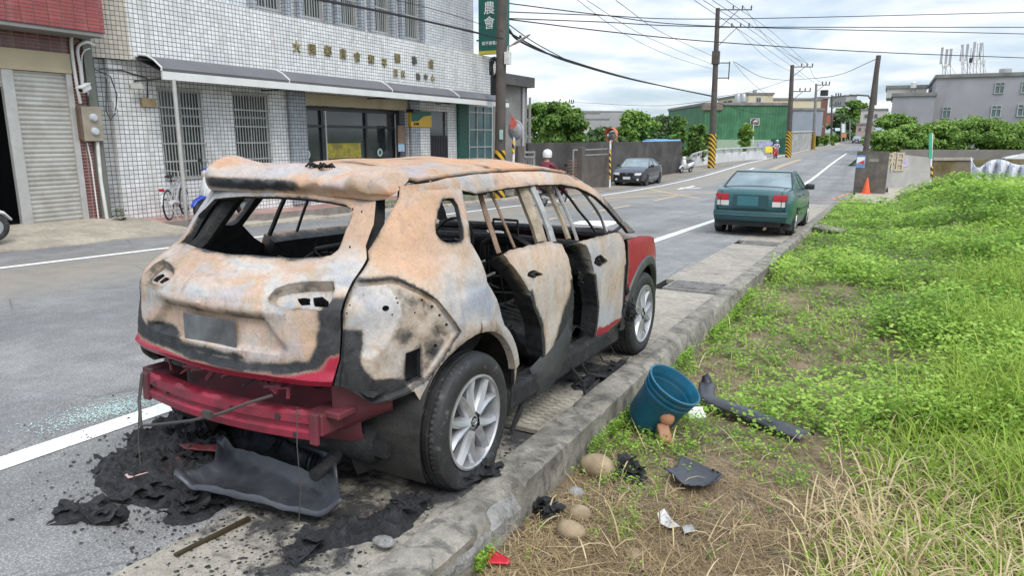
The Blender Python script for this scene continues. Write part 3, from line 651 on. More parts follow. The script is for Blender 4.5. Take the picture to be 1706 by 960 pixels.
m=MB(); q=AX(189,360,0,-13.6); q=np.array([-13.5,8.72,gz(9)-.02])
for k in range(160):
    a=U(0,6.28);c=q+np.array([random.gauss(0,.07),random.gauss(0,.07),U(0,.42)]); d=.05; n_=np.array([math.cos(a),math.sin(a),U(-.3,.6)]); s_=np.cross(n_,[0,0,1.]); m.add([c-s_*d*.4,c+n_*d,c+s_*d*.4,c-n_*d],[(0,1,2,3)])
tag(m.build('fern_clump',simple('fern_green',(.04,.10,.02),.8)),'small dark fern growing between the brick pier and white office','plant')
# wires and small boxes on the white side wall
bx=thing('junction_box',AX(560/2.285,390/2.285,0,XF),'small tan junction box on the white tiled wall left of the windows','junction box'); p=AX(560/2.285,390/2.285,0,XF); m=MB(); m.b2((XF,p[1]-.16,p[2]-.09),(XF+.09,p[1]+.16,p[2]+.09),bev=.005); m.build('box',simple('tan_box',(.36,.28,.16),.6),bx)
m=MB(); m.tube([(XF+.02,p[1],p[2]+.09),(XF+.02,p[1]+.05,p[2]+.5),(XF+.02,p[1]-.5,p[2]+.62),(XF+.02,p[1]-1.,p[2]+.60)],.012,5); m.build('cable',MAT['black'],bx)
wc=thing('wall_camera',AX(525/2.285,328/2.285,0,XF+.1),'small white camera under the canopy near its left post','security camera'); p=AX(525/2.285,328/2.285,0,XF+.2); m=MB(); m.box(p,(.10,.30,.10),rotz(.3)); m.build('housing',MAT['whitep'],wc); m=MB(); m.tube([p,p+[-.2,-.05,.02]],.015,5); m.build('bracket',MAT['alu'],wc)
m=MB()
for p0 in [((405,300),(404,420),(420,455),(440,430)),((440,420),(445,360),(420,290),(360,262))]:
    A=[AX(x/2.285,y/2.285,0,XF+.25) for x,y in p0]; m.tube(A,.012,5)
tag(m.build('loose_cable',MAT['black']),'loose black cables looping on the corner between the brick shop and the office','cable')
m=MB(); m.box(AX(438/2.285,400/2.285,0,XF+.2),(.1,.1,.14)); tag(m.build('cable_joint_box',MAT['whitep']),'small pale cable box beside the drain pipe corner','junction box')
pil=MB(); pil.b2((-14.2,8.57,-.3),(-13.80,8.74,3.9)); tag(pil.build('corner_pillar',simple('mossy_concrete',(.16,.165,.14),.9,0,.3,2,.2)),'dark mossy concrete pillar between the brick shop and white office','pillar')
# ================================================================ annex behind the pole
an=thing('grey_annex',(-17,27,-.5),'plain grey rendered annex with a flat overhanging roof slab behind the pole','building')
ya_=25.2; yb_=28.9
m=MB(); m.b2((-24,ya_,-.8),(-14.5,yb_,3.95)); m.build('wall',MAT['grey'],an)
m=MB(); m.b2((-24.3,ya_-.1,3.72),(-14.2,yb_+.15,4.15)); m.build('roof_slab',simple('dark_roof_slab',(.10,.098,.095),.9,0,.3,2,.2),an)
m=MB(); m.tube([(-14.42,yb_-.55,-.6),(-14.42,yb_-.55,3.7)],.06,8); m.build('drainpipe',MAT['greyl'],an)
# ================================================================ vertical sign
sg=thing('vertical_sign',(-13.9,24.2,4.6),'tall dark green vertical sign with white characters on the office corner','sign')
YS_=23.9
a=AX(797.5,85,1,YS_); b=AX(834,0,1,YS_)
m=MB(); m.b2((a[0],YS_,a[2]),(b[0]+.25,YS_+.22,a[2]+4.2)); m.build('panel',MAT['signgreen'],sg)
m=MB(); m.b2((a[0]-.004,YS_-.006,a[2]-.12),(b[0]+.254,YS_+.226,a[2]-.002)); m.build('bottom_edge',MAT['signyel'],sg)
def sp_(px,py): return AX(px,py,1,YS_-.012)
text('characters','農',.46*1.05,onYm(sp_(815,14)),MAT['signwhite'],sg); text('characters','會',.46*1.05,onYm(sp_(815,39)),MAT['signwhite'],sg); text('characters','和平辦事處',.155,onYm(sp_(817,72)),MAT['signwhite'],sg,xs=.95)
m=MB(); m.tube([(-14.2,YS_+.1,a[2]+.4),(b[0],YS_+.1,a[2]+.4)],.03,6); m.tube([(-14.2,YS_+.1,a[2]+3.),(b[0],YS_+.1,a[2]+3.)],.03,6); m.build('bracket',MAT['darkframe'],sg)
# ================================================================ trees and shrubs
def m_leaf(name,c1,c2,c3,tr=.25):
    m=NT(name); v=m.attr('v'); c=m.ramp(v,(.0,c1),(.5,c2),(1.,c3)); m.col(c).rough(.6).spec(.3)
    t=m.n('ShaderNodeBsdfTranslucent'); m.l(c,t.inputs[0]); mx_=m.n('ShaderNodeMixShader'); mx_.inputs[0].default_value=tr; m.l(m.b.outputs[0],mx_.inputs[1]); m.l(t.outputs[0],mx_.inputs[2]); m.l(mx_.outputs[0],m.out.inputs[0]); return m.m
MAT['leafdark']=m_leaf('tree_leaves',(.05,.105,.022),(.14,.25,.05),(.30,.42,.10)); MAT['leafmid']=m_leaf('bush_leaves',(.07,.14,.03),(.18,.31,.055),(.34,.47,.12)); MAT['leaffar']=m_leaf('far_leaves',(.06,.11,.05),(.12,.19,.075),(.19,.27,.11))
MAT['bark']=simple('bark',(.12,.095,.07),.9,0,.4,9,.5)
def leafcloud(centers,radii,n,size,rng,flat=.75,ground=None):
    # n leaf cards spread in several clumps, denser towards each clump's surface
    C=np.array(centers,float); Rr=np.array(radii,float); w=Rr**2; idx=rng.choice(len(C),n,p=w/w.sum())
    d=rng.normal(0,1,(n,3)); d/=np.linalg.norm(d,axis=1)[:,None]; r=Rr[idx]*rng.uniform(.0,1,n)**.42*(1+.30*rng.normal(0,1,n)*np.where(rng.uniform(0,1,n)<.3,1.,.4))
    P=C[idx]+d*r[:,None]*np.array([1,1,flat])
    N=d*.6+rng.normal(0,.6,(n,3))+np.array([0,0,.5]); N/=np.linalg.norm(N,axis=1)[:,None]
    A=np.cross(N,rng.normal(0,1,(n,3))); A/=np.linalg.norm(A,axis=1)[:,None]+1e-9; B=np.cross(N,A); s=size*rng.uniform(.5,1.3,n)
    V=np.stack([P-A*s[:,None]*.9,P-B*s[:,None]*.5+N*s[:,None]*.12,P+A*s[:,None]*.9,P+B*s[:,None]*.5+N*s[:,None]*.12],1)
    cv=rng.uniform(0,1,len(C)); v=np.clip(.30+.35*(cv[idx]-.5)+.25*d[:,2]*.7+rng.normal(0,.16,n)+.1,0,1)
    return V.reshape(-1,3),np.arange(4*n).reshape(-1,4),np.repeat(v,4)
def tree(name,base,h,w,label,group,mat,seed,n=5000,leaf=.22,trunk=True,low=.25,cat='tree',nl=26,flat=.7):
    rng=np.random.default_rng(seed); t=thing(name,base,label,cat,group); b=np.array(base,float)
    cs=[];rs=[]
    for k in range(nl):
        zz=rng.uniform(low,.9); prof=math.sin(math.pi*min(1,(zz-low*.6)/(1.02-low*.6))**.8)**.7; a=rng.uniform(0,6.28); rr=w*.5*prof*rng.uniform(.2,1.02)
        cs.append(b+[rr*math.cos(a),rr*math.sin(a),zz*h]); rs.append(w*rng.uniform(.07,.18))
    cs.append(b+[0,0,h*.55]); rs.append(w*.25); cs.append(b+[w*.05,0,h*.82]); rs.append(w*.17)
    V,Fq,v=leafcloud(cs,rs,n,leaf,rng,flat); o=bigmesh('crown',V-b,Fq,mat,{'v':v}); o.parent=t; ORG[o.name]=b
    if trunk:
        m=MB(); r0=max(.03,h*.022); m.tube([b-[0,0,.3],b+[.02*h,0,h*.25],b+[0,.02*h,h*.55]],[r0*1.2,r0,r0*.5],8)
        for c,_ in list(zip(cs,rs))[:7]: m.tube([b+[.02*h,0,h*.25],(b+[0,0,h*.3]+c)/2,c],[r0*.6,r0*.4,r0*.12],5)
        m.build('trunk',MAT['bark'],t)
    return t
def place(px,py,depth): return DP(px,py,depth)
# ================================================================ poles and wires
def m_stripe(name,a,b_,ang=.8,w=.16):
    m=NT(name); s=m.sep(); 
    q=m.math('ADD',m.math('MULTIPLY',s[2],1.),m.math('MULTIPLY',m.math('ADD',s[0],s[1]),ang)); q=m.math('FRACT',m.math('DIVIDE',q,w*2)); m.col(m.mix(m.math('GREATER_THAN',q,.5),a,b_)).rough(.5); return m.m
MAT['stripe']=m_stripe('yellow_black_stripes',(.015,.015,.015),(.60,.36,.015)); MAT['concretepole']=simple('pole_concrete',(.10,.085,.075),.85,0,.35,3,.2,(.05,.042,.04)); MAT['palepole']=simple('pale_pole_concrete',(.24,.23,.22),.85,0,.3,3,.2); MAT['wire']=simple('cable_black',(.012,.012,.013),.6); MAT['insul']=simple('insulator',(.10,.09,.085),.4)
def pole(px,py,top_px,top_py,r0,label,arms=(),depth=None,stripe=1.6,mat='concretepole',rt=.6,base=None,cat='utility pole'):
    b=G(px,py) if base is None else np.array(base,float)
    dpt=(b-CAM)@FW
    # top on the vertical plane through the base that faces the camera
    d=ray(top_px,top_py); nrm=np.array([FW[0],FW[1],0]); t=((b-CAM)@nrm)/(d@nrm); tp=CAM+d*t
    o=thing('utility_pole',b,label,cat,'utility poles along the road'); ax=tp-b
    m=MB(); m.tube([b-[0,0,.5],b+ax*.5,tp],[r0,r0*(1+rt)/2,r0*rt],14); m.build('shaft',MAT[mat],o,smooth=.9)
    if stripe:
        m=MB(); m.tube([b+ax*0.0,b+ax*(stripe/np.linalg.norm(ax))],[r0*1.03+.004,r0*1.02+.004],14,caps=False); m.build('warning_sleeve',MAT['stripe'],o,smooth=.9)
    for (f,l,dirn,br) in arms:
        c=b+ax*f; e=c+np.array(dirn)*l; m=MB(); m.tube([c-np.array(dirn)*.15,e],.05*max(1,dpt/60),4)
        if br: m.tube([c-ax/np.linalg.norm(ax)*br,c+np.array(dirn)*l*.62],.03*max(1,dpt/60),4)
        a=m.build('crossarm',MAT['concretepole'],o)
        for q in(.45,.72,.98):
            m=MB(); p=c+np.array(dirn)*l*q; s=max(1,dpt/60); m.tube([p,p+[0,0,.18*s],p+[0,0,.3*s]],[.035*s,.06*s,.03*s],6); m.build('insulator',MAT['insul'],a)
    return o,b,ax
RD=np.array([math.cos(YAW),math.sin(YAW),0])*.9+np.array([.3,.1,0]); RD/=np.linalg.norm(RD)
p1,b1,ax1=pole(832,330,838,-140,.20,'thick dark utility pole with striped foot before the office corner',stripe=1.75,rt=.8)
p3,b3,ax3=pole(1185,280,1196,13,.27,'tall dark utility pole with striped foot at the bridge parapet',arms=[(.99,2.4,RD,1.4),(.885,2.3,RD,1.4)],stripe=2.5,rt=.55)
m=MB(); c=b3+ax3*.668; m.tube([c,c+RD*1.0],.05,4); m.tube([c-[0,0,1.05],c+RD*1.0-[0,0,1.05]],.05,4); m.tube([c+RD*1.0+[0,0,.1],c+RD*1.0-[0,0,1.15]],.05,4); m.build('switch_frame',MAT['insul'],p3)
m=MB(); m.b2(b3+ax3*.70-[.24,.24,.45],b3+ax3*.70+[.24,.24,.45]); m.build('clamp',MAT['concretepole'],p3)
p4,b4,ax4=pole(1313,262,1320,108,.30,'second utility pole beyond the bridge with two crossarms',arms=[(.98,2.0,RD,1.),(.72,1.9,RD,1.)],stripe=2.6)
p5,b5,ax5=pole(1355,249,1360,139,.26,'slim grey utility pole with a lamp beside the corrugated fence',arms=[(.98,1.9,RD,1.)],stripe=2.3,mat='palepole')
m=MB(); c=b5+ax5*.86; m.b2(c+RD*1.2-[.5,.5,.4],c+RD*1.2+[.5,.5,.4]); m.build('transformer',MAT['black'],p5)
p6,b6,ax6=pole(1385,240,1386,158,.26,'distant utility pole before the far hillside trees',arms=[(.97,2.,RD,1.),(.8,2.,RD,1.)],stripe=0,base=DP(1385,240,165))
p7,b7,ax7=pole(1441,262,1464,92,.17,'leaning dark utility pole behind the concrete block wall',stripe=0,rt=.8,base=DP(1441,258,43))
m=MB(); q=b7+ax7*.50; m.tube([q+[0,0,-.5],q+[-.05,0,.3],q+[-.25,0,.6],q+[-.9,0,.66]],.05,8); m.tube([q+[-.85,0,.64],q+[-1.3,0,.68]],.09,8,flat=.4); m.build('lamp_arm',MAT['concretepole'],p7)
m=MB(); q=b7+ax7*.78; m.tube([q+[.05,0,.2],q+[.12,0,-1.6]],.11,8); m.build('cable_box',MAT['insul'],p7)
pp,bp,axp=pole(943,236,943,168,.2,'far utility pole behind the round tree',arms=[(.95,1.4,RD,0),(.72,1.,RD,0)],stripe=0,base=DP(943,236,130))
pp,bp,axp=pole(882,236,883,162,.1,'thin pole between the annex and the round tree',stripe=0,base=DP(882,236,40),mat='palepole')
# street lamp and boxes on the first pole
sl_=thing('street_lamp',b1+ax1*.47,'slim grey street lamp on an arm fixed to the near utility pole','street lamp')
def P1(px,py,o=0): return AX(px,py,1,b1[1]+o)
m=MB(); m.tube([P1(843,105),P1(846,78),P1(858,72)],.035,8); m.build('arm',MAT['alu'],sl_)
m=MB(); a=P1(856,73);b=P1(883,57); m.tube([a,(a*2+b)/3,b],[.08,.11,.06],8,flat=.45); m.build('lamp_head',MAT['greyl'],sl_,smooth=.9)
m=MB(); q=P1(867,62); m.tube([q-[0,0,.05],q+[0,0,.07]],.045,8); m.build('photocell',MAT['black'],sl_)
jb=thing('control_box',P1(846,96),'beige control box strapped to the near utility pole','junction box'); m=MB(); a=P1(842,107);b=P1(850,86); m.b2(a-[0,.1,0],b+[0,.1,0],bev=.01); m.build('box',MAT['whitep'],jb)
m=MB(); rr=np.random.default_rng(4)
for k in range(14):
    a=rr.uniform(0,6.28); c=P1(824+rr.uniform(-3,3),112,-.05); t=np.linspace(0,6.28,14); R_=.32+rr.uniform(-.05,.05); m.tube([c+[R_*.45*math.cos(q)+rr.normal(0,.01),.03*rr.normal(),R_*math.sin(q)] for q in t],.016,5)
m.b2(P1(817,158,-.1),P1(826,128,.1)); tag(m.build('cable_coil',MAT['wire']),'black coil of spare cable hanging on the near utility pole','cable coil')
m=MB(); a=P1(846,214);b=P1(856,190,.02); m.add([P1(849,214,-.2),P1(852,190,-.2),P1(862,206,-.2),P1(857,214,-.2)],[(0,1,2,3)]); fl_=m.build('red_flag',simple('faded_red_cloth',(.55,.12,.09),.8)); tag(fl_,'small faded red cloth tied to the near utility pole','flag'); md=fl_.modifiers.new('s','SOLIDIFY'); md.thickness=.01
m=MB(); m.b2(P1(832,232,-.24),P1(838,216,-.215)); tag(m.build('pole_notice',simple('pale_green_notice',(.42,.62,.56),.5)),'pale green notice stuck on the near utility pole','notice')
WLAB='black overhead cable hanging across the cloudy sky'; WG='overhead cables'
def wire(pts,r,dep=None,thin=False):
    A=[np.array(p,float) if len(p)==3 and p[2] is not None and abs(p[0])<500 and False else np.array(p,float) for p in pts]
    B=[]; 
    for i in range(len(A)-1):
        for k in range(12): B.append(A[i]+(A[i+1]-A[i])*k/12)
    B.append(A[-1]); m=MB(); m.tube(B,r,5); o=m.build('overhead_wire',MAT['wire']); 
    return tag(o,('thin faint overhead cable running off along the road poles' if thin else WLAB),'cable','thin road cables' if thin else WG)
def wpix(lst,r,thin=False):       # (px,py,depth) list with a quadratic in-between sag
    P=np.array([DP(*q) for q in lst]); t=np.linspace(0,len(P)-1,(len(P)-1)*14+1); C=hermite(t,np.arange(len(P),dtype=float),P.T).T; m=MB(); m.tube(C,r,5); return tag(m.build('overhead_wire',MAT['wire']),('thin faint overhead cable running off along the road poles' if thin else WLAB),'cable','thin road cables' if thin else WG)
wpix([(500,-8,13.5),(680,28,18.5),(838,64,24.3)],.032)
wpix([(655,-2,18),(740,20,21),(838,52,24.3)],.010); 
wpix([(840,4,26),(1000,24,30),(1190,43,36),(1706,56,40)],.022); wpix([(840,19,26),(1000,25,30),(1200,31,34),(1706,20,40)],.020)
wpix([(842,30,26),(1000,36,30),(1200,44,34),(1706,45,38)],.022); wpix([(842,31,26),(1030,54,30),(1200,70,34),(1450,86,38),(1706,96,42)],.024)
wpix([(845,45,26),(870,70,27),(940,98,34),(1060,133,45),(1185,160,57)],.045); wpix([(845,52,26),(900,82,28),(948,103,34),(1060,134,44),(1185,159,57)],.03)
wpix([(842,36,26),(890,70,27),(945,100,34)],.02)
wpix([(960,-2,30),(1040,56,40),(1115,92,50),(1187,115,58)],.012,True); wpix([(978,0,30),(1060,52,40),(1130,84,50),(1187,107,58)],.012,True); wpix([(1026,0,30),(1100,52,44),(1187,93,58)],.014,True)
wpix([(1157,0,36),(1250,62,60),(1322,112,84)],.016,True); wpix([(1172,0,36),(1260,56,60),(1332,110,84)],.016,True); wpix([(1187,0,36),(1275,58,60),(1342,110,84)],.016,True); wpix([(1210,0,36),(1285,52,60),(1348,108,84)],.014,True)
wpix([(1237,8,58),(1290,76,75),(1347,107,84)],.016,True); wpix([(1220,40,58),(1280,98,72),(1340,130,84)],.014,True)
wpix([(1322,110,84),(1344,128,95),(1362,142,110)],.016,True); wpix([(1348,109,84),(1358,130,96),(1376,141,110)],.016,True)
wpix([(1222,102,58),(1270,128,66),(1316,134,80)],.02,True); wpix([(1318,133,80),(1390,126,60),(1460,98,45)],.022,True); wpix([(955,170,130),(1080,176,100),(1186,168,58)],.025,True); wpix([(1190,162,58),(1260,150,66),(1316,132,80)],.02,True)
wpix([(1190,170,58),(1260,188,70),(1314,190,80)],.022,True); wpix([(1222,104,58),(1250,135,66),(1290,168,78)],.014,True)
# ================================================================ dark yard wall, gate, mirrors
MAT['darkwall']=simple('dark_stained_wall',(.060,.054,.052),.9,0,.5,1.2,.3,(.13,.12,.11)); MAT['midwall']=simple('stained_gate_wall',(.125,.11,.10),.9,0,.4,1.6,.3,(.06,.052,.05))
wl_=thing('yard_wall',(-14.5,43,-.9),'long dark stained wall behind the parked black saloon','wall'); 
a=AX(880,238,0,-14.5)[1]; b=AX(1137,234,0,-14.5)[1]
def wallpl(name,pa,pb,ztop,thick,mat,parent=None,zb=-2.5):
    pa=np.array(pa[:2],float);pb=np.array(pb[:2],float); d=pb-pa; n=np.array([-d[1],d[0]])/np.linalg.norm(d)*thick; m=MB(); q=[pa,pb,pb+n,pa+n]; m.add([(x,y,zb) for x,y in q]+[(x,y,ztop if np.isscalar(ztop) else ztop[i in(1,2)]) for i,(x,y) in enumerate(q)],[(0,1,2,3),(4,5,6,7),(0,1,5,4),(1,2,6,5),(2,3,7,6),(3,0,4,7)]); return m.build(name,mat,parent)
e1=DP(880,238,31.5); e2=DP(1137,235,47.5)
wallpl('wall',e1,e2,(e1[2],e2[2]),.2,MAT['darkwall'],wl_)
gt=thing('gate_wall',DP(965,310,33),'stained gate pillar and low wall with rails left of the black saloon','wall')
g0=DP(963,310,33.3); m=MB(); q=DP(963,245,33.3); m.box(((g0[0]+q[0])/2,(g0[1]+q[1])/2,(q[2]-2.5)/2),(.52,.52,q[2]+2.5),rotz(YAW-.4)); m.build('pillar',MAT['midwall'],gt)
w0=DP(968,262,33.4);w1_=DP(1016,262,34.4); wallpl('low_wall',w0,w1_,w0[2],.15,MAT['midwall'],gt)
m=MB()
for yy_ in(250,259):
    m.tube([DP(970,yy_,33.4),DP(1014,yy_-2,34.3)],.035,6)
m.build('rail',MAT['palepole'],gt)
fg=thing('folding_steel_gate',DP(945,310,33),'open rusty steel gate beside the stained gate pillar','gate')
m=MB(); t0,t1=DP(955,250,32.6),DP(955,312,32.6); m.tube([t0,t1-[0,0,.2]],.05,6); m.tube([t0,DP(962,250,32.8)],.04,6); m.build('post',MAT['palepole'],fg); m=MB(); 
for k in range(9): m.tube([DP(947,268+k*5,32),DP(961,266+k*5,32.6)],.02,4)
m.build('slats',simple('rust_slats',(.22,.11,.08),.8),fg)
lg=thing('pale_gate_leaf',DP(882,300,29),'pale metal gate leaf right of the annex','gate')
m=MB(); 
for yy_ in(254,262): m.tube([DP(873,yy_,27.5),DP(890,yy_,28.3)],.045,6)
m.tube([DP(890,252,28.3),DP(890,300,28.3)],.045,6)
for k in range(5): m.tube([DP(874+k*3.6,262,27.6),DP(874+k*3.6,300,27.6)],.02,4)
m.build('frame',MAT['palepole'],lg)
m=MB(); a=DP(857,276,26.);b=DP(873,243,26.4); m.b2((min(a[0],b[0]),a[1],-1.2),(max(a[0],b[0])+.1,a[1]+.5,b[2])); tag(m.build('gate_pier',MAT['midwall']),'low stained pier beside the pale metal gate','pillar')
def mirror(px,py,rp,depth,basepx,basepy,label,back,yaw,stripe=True):
    c=DP(px,py,depth); r=rp/F_PX*depth; o=thing('traffic_mirror',DP(basepx,basepy,depth),label,'traffic mirror'); Rm=rotz(yaw)@np.array([[1,0,0],[0,1,0],[0,0,1.]])
    m=MB(); b=DP(basepx,basepy,depth); top=DP(px+ (basepx-px)*.9,py+rp*.7,depth); m.tube([b-[0,0,.4],top+[0,.06,0]],.045,8); m.build('post',MAT['whitep'],o)
    if stripe: m=MB(); m.tube([b+(top-b)*.22,b+(top-b)*.80],.05,8); m.build('striped_sleeve',MAT['stripe'],o)
    m=MB(); m.lathe([(0,.05 if not back else .12),(r*.5,.03 if not back else .10),(r*.85,.0 if not back else .04),(r,-.03)],(0,0,0),28,'y'); V=np.array(m.v); 
    V=V*np.array([1,-1,1])@Rm.T+c; m.v=[tuple(v) for v in V]; 
    m.build('mirror_face',simple('mirror_surface',(.75,.75,.75),.06,1.,.02) if not back else simple('mirror_back_shell',(.33,.35,.37),.45,0,.2,3),o,smooth=.9)
    m=MB(); m.lathe([(r*.99,-.03),(r*1.07,0),(r*1.0,.04)],(0,0,0),28,'y'); V=np.array(m.v)@Rm.T+c; m.v=[tuple(v) for v in V]; m.build('rim',simple('rim_orange',(.55,.14,.06),.5) if not back else MAT['greyl'],o)
    if not back:
        rows=[[((r*1.12)*math.cos(t),y,(r*1.12)*math.sin(t)) for t in np.linspace(.3,math.pi-.3,14)] for y in(.04,-.18)]; m=MB(); m.grid((np.array(rows)@Rm.T)+c); m.build('hood',simple('hood_orange',(.60,.16,.06),.5),o)
    return o
mirror(859,217,15.5,25.4,855,262,'grey back of a round traffic mirror beside the near utility pole',True,-.2)
mirror(1019,226,11.5,34.,1016,314,'round convex traffic mirror with orange hood on a striped post',False,-.25)
mirror(1258,203,4.5,84,1255,235,'small far round mirror before the green building',False,-.2,False)
# ================================================================ trees on the left
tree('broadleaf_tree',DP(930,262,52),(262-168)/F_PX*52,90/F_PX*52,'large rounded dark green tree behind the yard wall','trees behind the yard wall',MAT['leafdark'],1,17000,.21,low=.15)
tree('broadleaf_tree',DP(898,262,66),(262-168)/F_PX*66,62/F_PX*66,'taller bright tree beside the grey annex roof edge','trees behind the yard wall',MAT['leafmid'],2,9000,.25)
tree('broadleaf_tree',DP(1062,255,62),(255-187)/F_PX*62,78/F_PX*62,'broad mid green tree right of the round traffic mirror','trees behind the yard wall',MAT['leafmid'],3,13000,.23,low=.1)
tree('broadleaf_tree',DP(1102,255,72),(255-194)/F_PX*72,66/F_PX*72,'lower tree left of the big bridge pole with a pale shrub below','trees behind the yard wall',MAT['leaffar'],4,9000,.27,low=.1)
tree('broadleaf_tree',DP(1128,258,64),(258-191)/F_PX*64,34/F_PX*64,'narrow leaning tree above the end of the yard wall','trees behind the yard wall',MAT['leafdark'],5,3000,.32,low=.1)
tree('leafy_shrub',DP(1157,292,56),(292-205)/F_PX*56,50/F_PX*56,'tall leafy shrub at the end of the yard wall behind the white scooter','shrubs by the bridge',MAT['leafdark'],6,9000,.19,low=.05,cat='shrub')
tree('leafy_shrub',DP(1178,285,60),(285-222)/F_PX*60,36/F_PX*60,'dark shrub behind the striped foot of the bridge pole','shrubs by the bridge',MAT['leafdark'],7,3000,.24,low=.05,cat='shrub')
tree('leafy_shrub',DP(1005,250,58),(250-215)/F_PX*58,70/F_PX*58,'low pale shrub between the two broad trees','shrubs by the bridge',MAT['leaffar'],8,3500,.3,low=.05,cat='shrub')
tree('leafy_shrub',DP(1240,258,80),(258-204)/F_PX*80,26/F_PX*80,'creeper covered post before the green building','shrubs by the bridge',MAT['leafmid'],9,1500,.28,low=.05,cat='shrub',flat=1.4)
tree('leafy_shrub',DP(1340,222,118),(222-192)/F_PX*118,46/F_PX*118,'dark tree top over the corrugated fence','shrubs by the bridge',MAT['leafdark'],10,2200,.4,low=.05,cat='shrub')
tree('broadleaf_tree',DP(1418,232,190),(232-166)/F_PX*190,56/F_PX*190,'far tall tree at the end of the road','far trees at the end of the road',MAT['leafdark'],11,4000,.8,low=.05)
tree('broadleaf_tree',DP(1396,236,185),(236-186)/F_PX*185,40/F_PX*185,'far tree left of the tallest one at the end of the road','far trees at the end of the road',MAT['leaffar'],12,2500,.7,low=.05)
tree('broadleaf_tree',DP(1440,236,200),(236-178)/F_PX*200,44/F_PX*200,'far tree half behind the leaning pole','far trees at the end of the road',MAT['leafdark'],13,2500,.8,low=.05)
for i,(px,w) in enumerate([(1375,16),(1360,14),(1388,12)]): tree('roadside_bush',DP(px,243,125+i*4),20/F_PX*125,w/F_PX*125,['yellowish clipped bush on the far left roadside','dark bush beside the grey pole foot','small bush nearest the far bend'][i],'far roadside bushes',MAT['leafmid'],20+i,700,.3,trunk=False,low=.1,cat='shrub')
# ================================================================ far and middle buildings
def block(name,px0,py0,px1,py1,depth,dp,mat,label,roof=True,cat='building',zb=None,yaw=0.,skip=False):
    a=DP(px0,py1,depth);b=DP(px1,py0,depth); R_=np.array([math.cos(YAW+yaw),math.sin(YAW+yaw),0]); Fd=np.array([-math.sin(YAW+yaw),math.cos(YAW+yaw),0])
    w=((DP(px1,py1,depth)-a)@R_); z0=(a[2] if zb is None else zb); z1=b[2]
    o=thing(name,(a[0],a[1],z0),label,cat) if label else None
    c=[a+R_*0,a+R_*w,a+R_*w+Fd*dp,a+Fd*dp]; m=MB(); m.add([(q[0],q[1],z0) for q in c]+[(q[0],q[1],z1) for q in c],[(0,1,2,3),(4,5,6,7),(0,1,5,4),(1,2,6,5),(2,3,7,6),(3,0,4,7)])
    return o,m,(a,R_,Fd,w,z0,z1)
def bld(name,px0,py0,px1,py1,depth,dp,mat,label,wins=(),yaw=0.,group=None,zb=None,glass='glass',trim='greyl'):
    o,m,(a,R_,Fd,w,z0,z1)=block(name,px0,py0,px1,py1,depth,dp,mat,label,yaw=yaw,zb=zb)
    if group: o['group']=group
    m.build('wall',mat,o)
    m=MB(); c=[a-R_*.15-Fd*.15,a+R_*(w+.15)-Fd*.15,a+R_*(w+.15)+Fd*(dp+.15),a-R_*.15+Fd*(dp+.15)]; m.add([(q[0],q[1],z1-.002) for q in c]+[(q[0],q[1],z1+.35) for q in c],[(0,1,2,3),(4,5,6,7),(0,1,5,4),(1,2,6,5),(2,3,7,6),(3,0,4,7)]); m.build('roof',MAT['grey'],o)
    for (x0,y0,x1,y1) in wins:
        p=DP(x0,y1,depth);q=DP(x1,y0,depth); s0=(p-a)@R_; s1=(q-a)@R_; f=MB()
        def bx_(u0,u1,v0,v1,d0,d1):
            k=[a+R_*u0-Fd*d1,a+R_*u1-Fd*d1,a+R_*u1-Fd*d0,a+R_*u0-Fd*d0]; return [(e[0],e[1],v0) for e in k]+[(e[0],e[1],v1) for e in k]
        FS=[(0,1,2,3),(4,5,6,7),(0,1,5,4),(1,2,6,5),(2,3,7,6),(3,0,4,7)]; t=min(.14,(s1-s0)*.09)
        for u0,u1,v0,v1 in((s0,s1,p[2],p[2]+t),(s0,s1,q[2]-t,q[2]),(s0,s0+t,p[2]+t,q[2]-t),(s1-t,s1,p[2]+t,q[2]-t),((s0+s1)/2-t*.4,(s0+s1)/2+t*.4,p[2]+t,q[2]-t),(s0+t,s1-t,p[2]+(q[2]-p[2])*.66,p[2]+(q[2]-p[2])*.66+t)): f.add(bx_(u0,u1,v0,v1,-.02,.10),FS)
        wf=f.build('window',MAT[trim],o); g=MB(); g.add(bx_(s0+.02,s1-.02,p[2]+.02,q[2]-.02,-.02,.03),FS); g.build('pane',MAT[glass],wf)
    return o,(a,R_,Fd,w,z0,z1)
def colm(n,c,r=.85,v=.15,sc=.4,d=None): return simple(n,c,r,0,v,sc,.05,d)
FARB=colm('far_building_grey',(.34,.33,.34)); FARC=colm('far_building_cream',(.50,.46,.40)); 
for i,(a,b,c,d,dep,mt) in enumerate([(969,183,978,215,300,FARB),(1000,186,1025,215,280,FARB),(1043,183,1055,214,300,FARB),(975,196,1002,216,240,FARC),(1016,196,1042,216,230,FARB),(984,204,1032,218,200,FARC)]):
    W_=[] if i<3 else [(a+3+k*6,c+4,a+6+k*6,c+8) for k in range(int((b-a-4)/6))]
    bld('far_building',a,c if False else [183,186,183,196,196,204][i],b,d,dep,20,mt,['slim far tower left of the hazy skyline','wide far tower with a stepped roof on the skyline','far tower half hidden by the broad tree','cream far block below the slim tower','grey far block right of the stepped tower','low pale far block nearest the trees'][i],W_,group='far buildings on the skyline')
o,_=bld('shed',922,196,972,240,120,25,colm('shed_wall',(.30,.34,.31)),'long shed with a pale green pitched roof behind the round tree')
m=MB(); A=[DP(912,200,118),DP(938,182,122),DP(974,214,118)]; Fd=np.array([-math.sin(YAW),math.cos(YAW),0]); m.add([tuple(q) for q in A]+[tuple(q+Fd*30) for q in A],[(0,1,2),(3,4,5),(0,1,4,3),(1,2,5,4)]); m.build('pitched_roof',colm('pale_green_roof',(.26,.33,.29)),o)
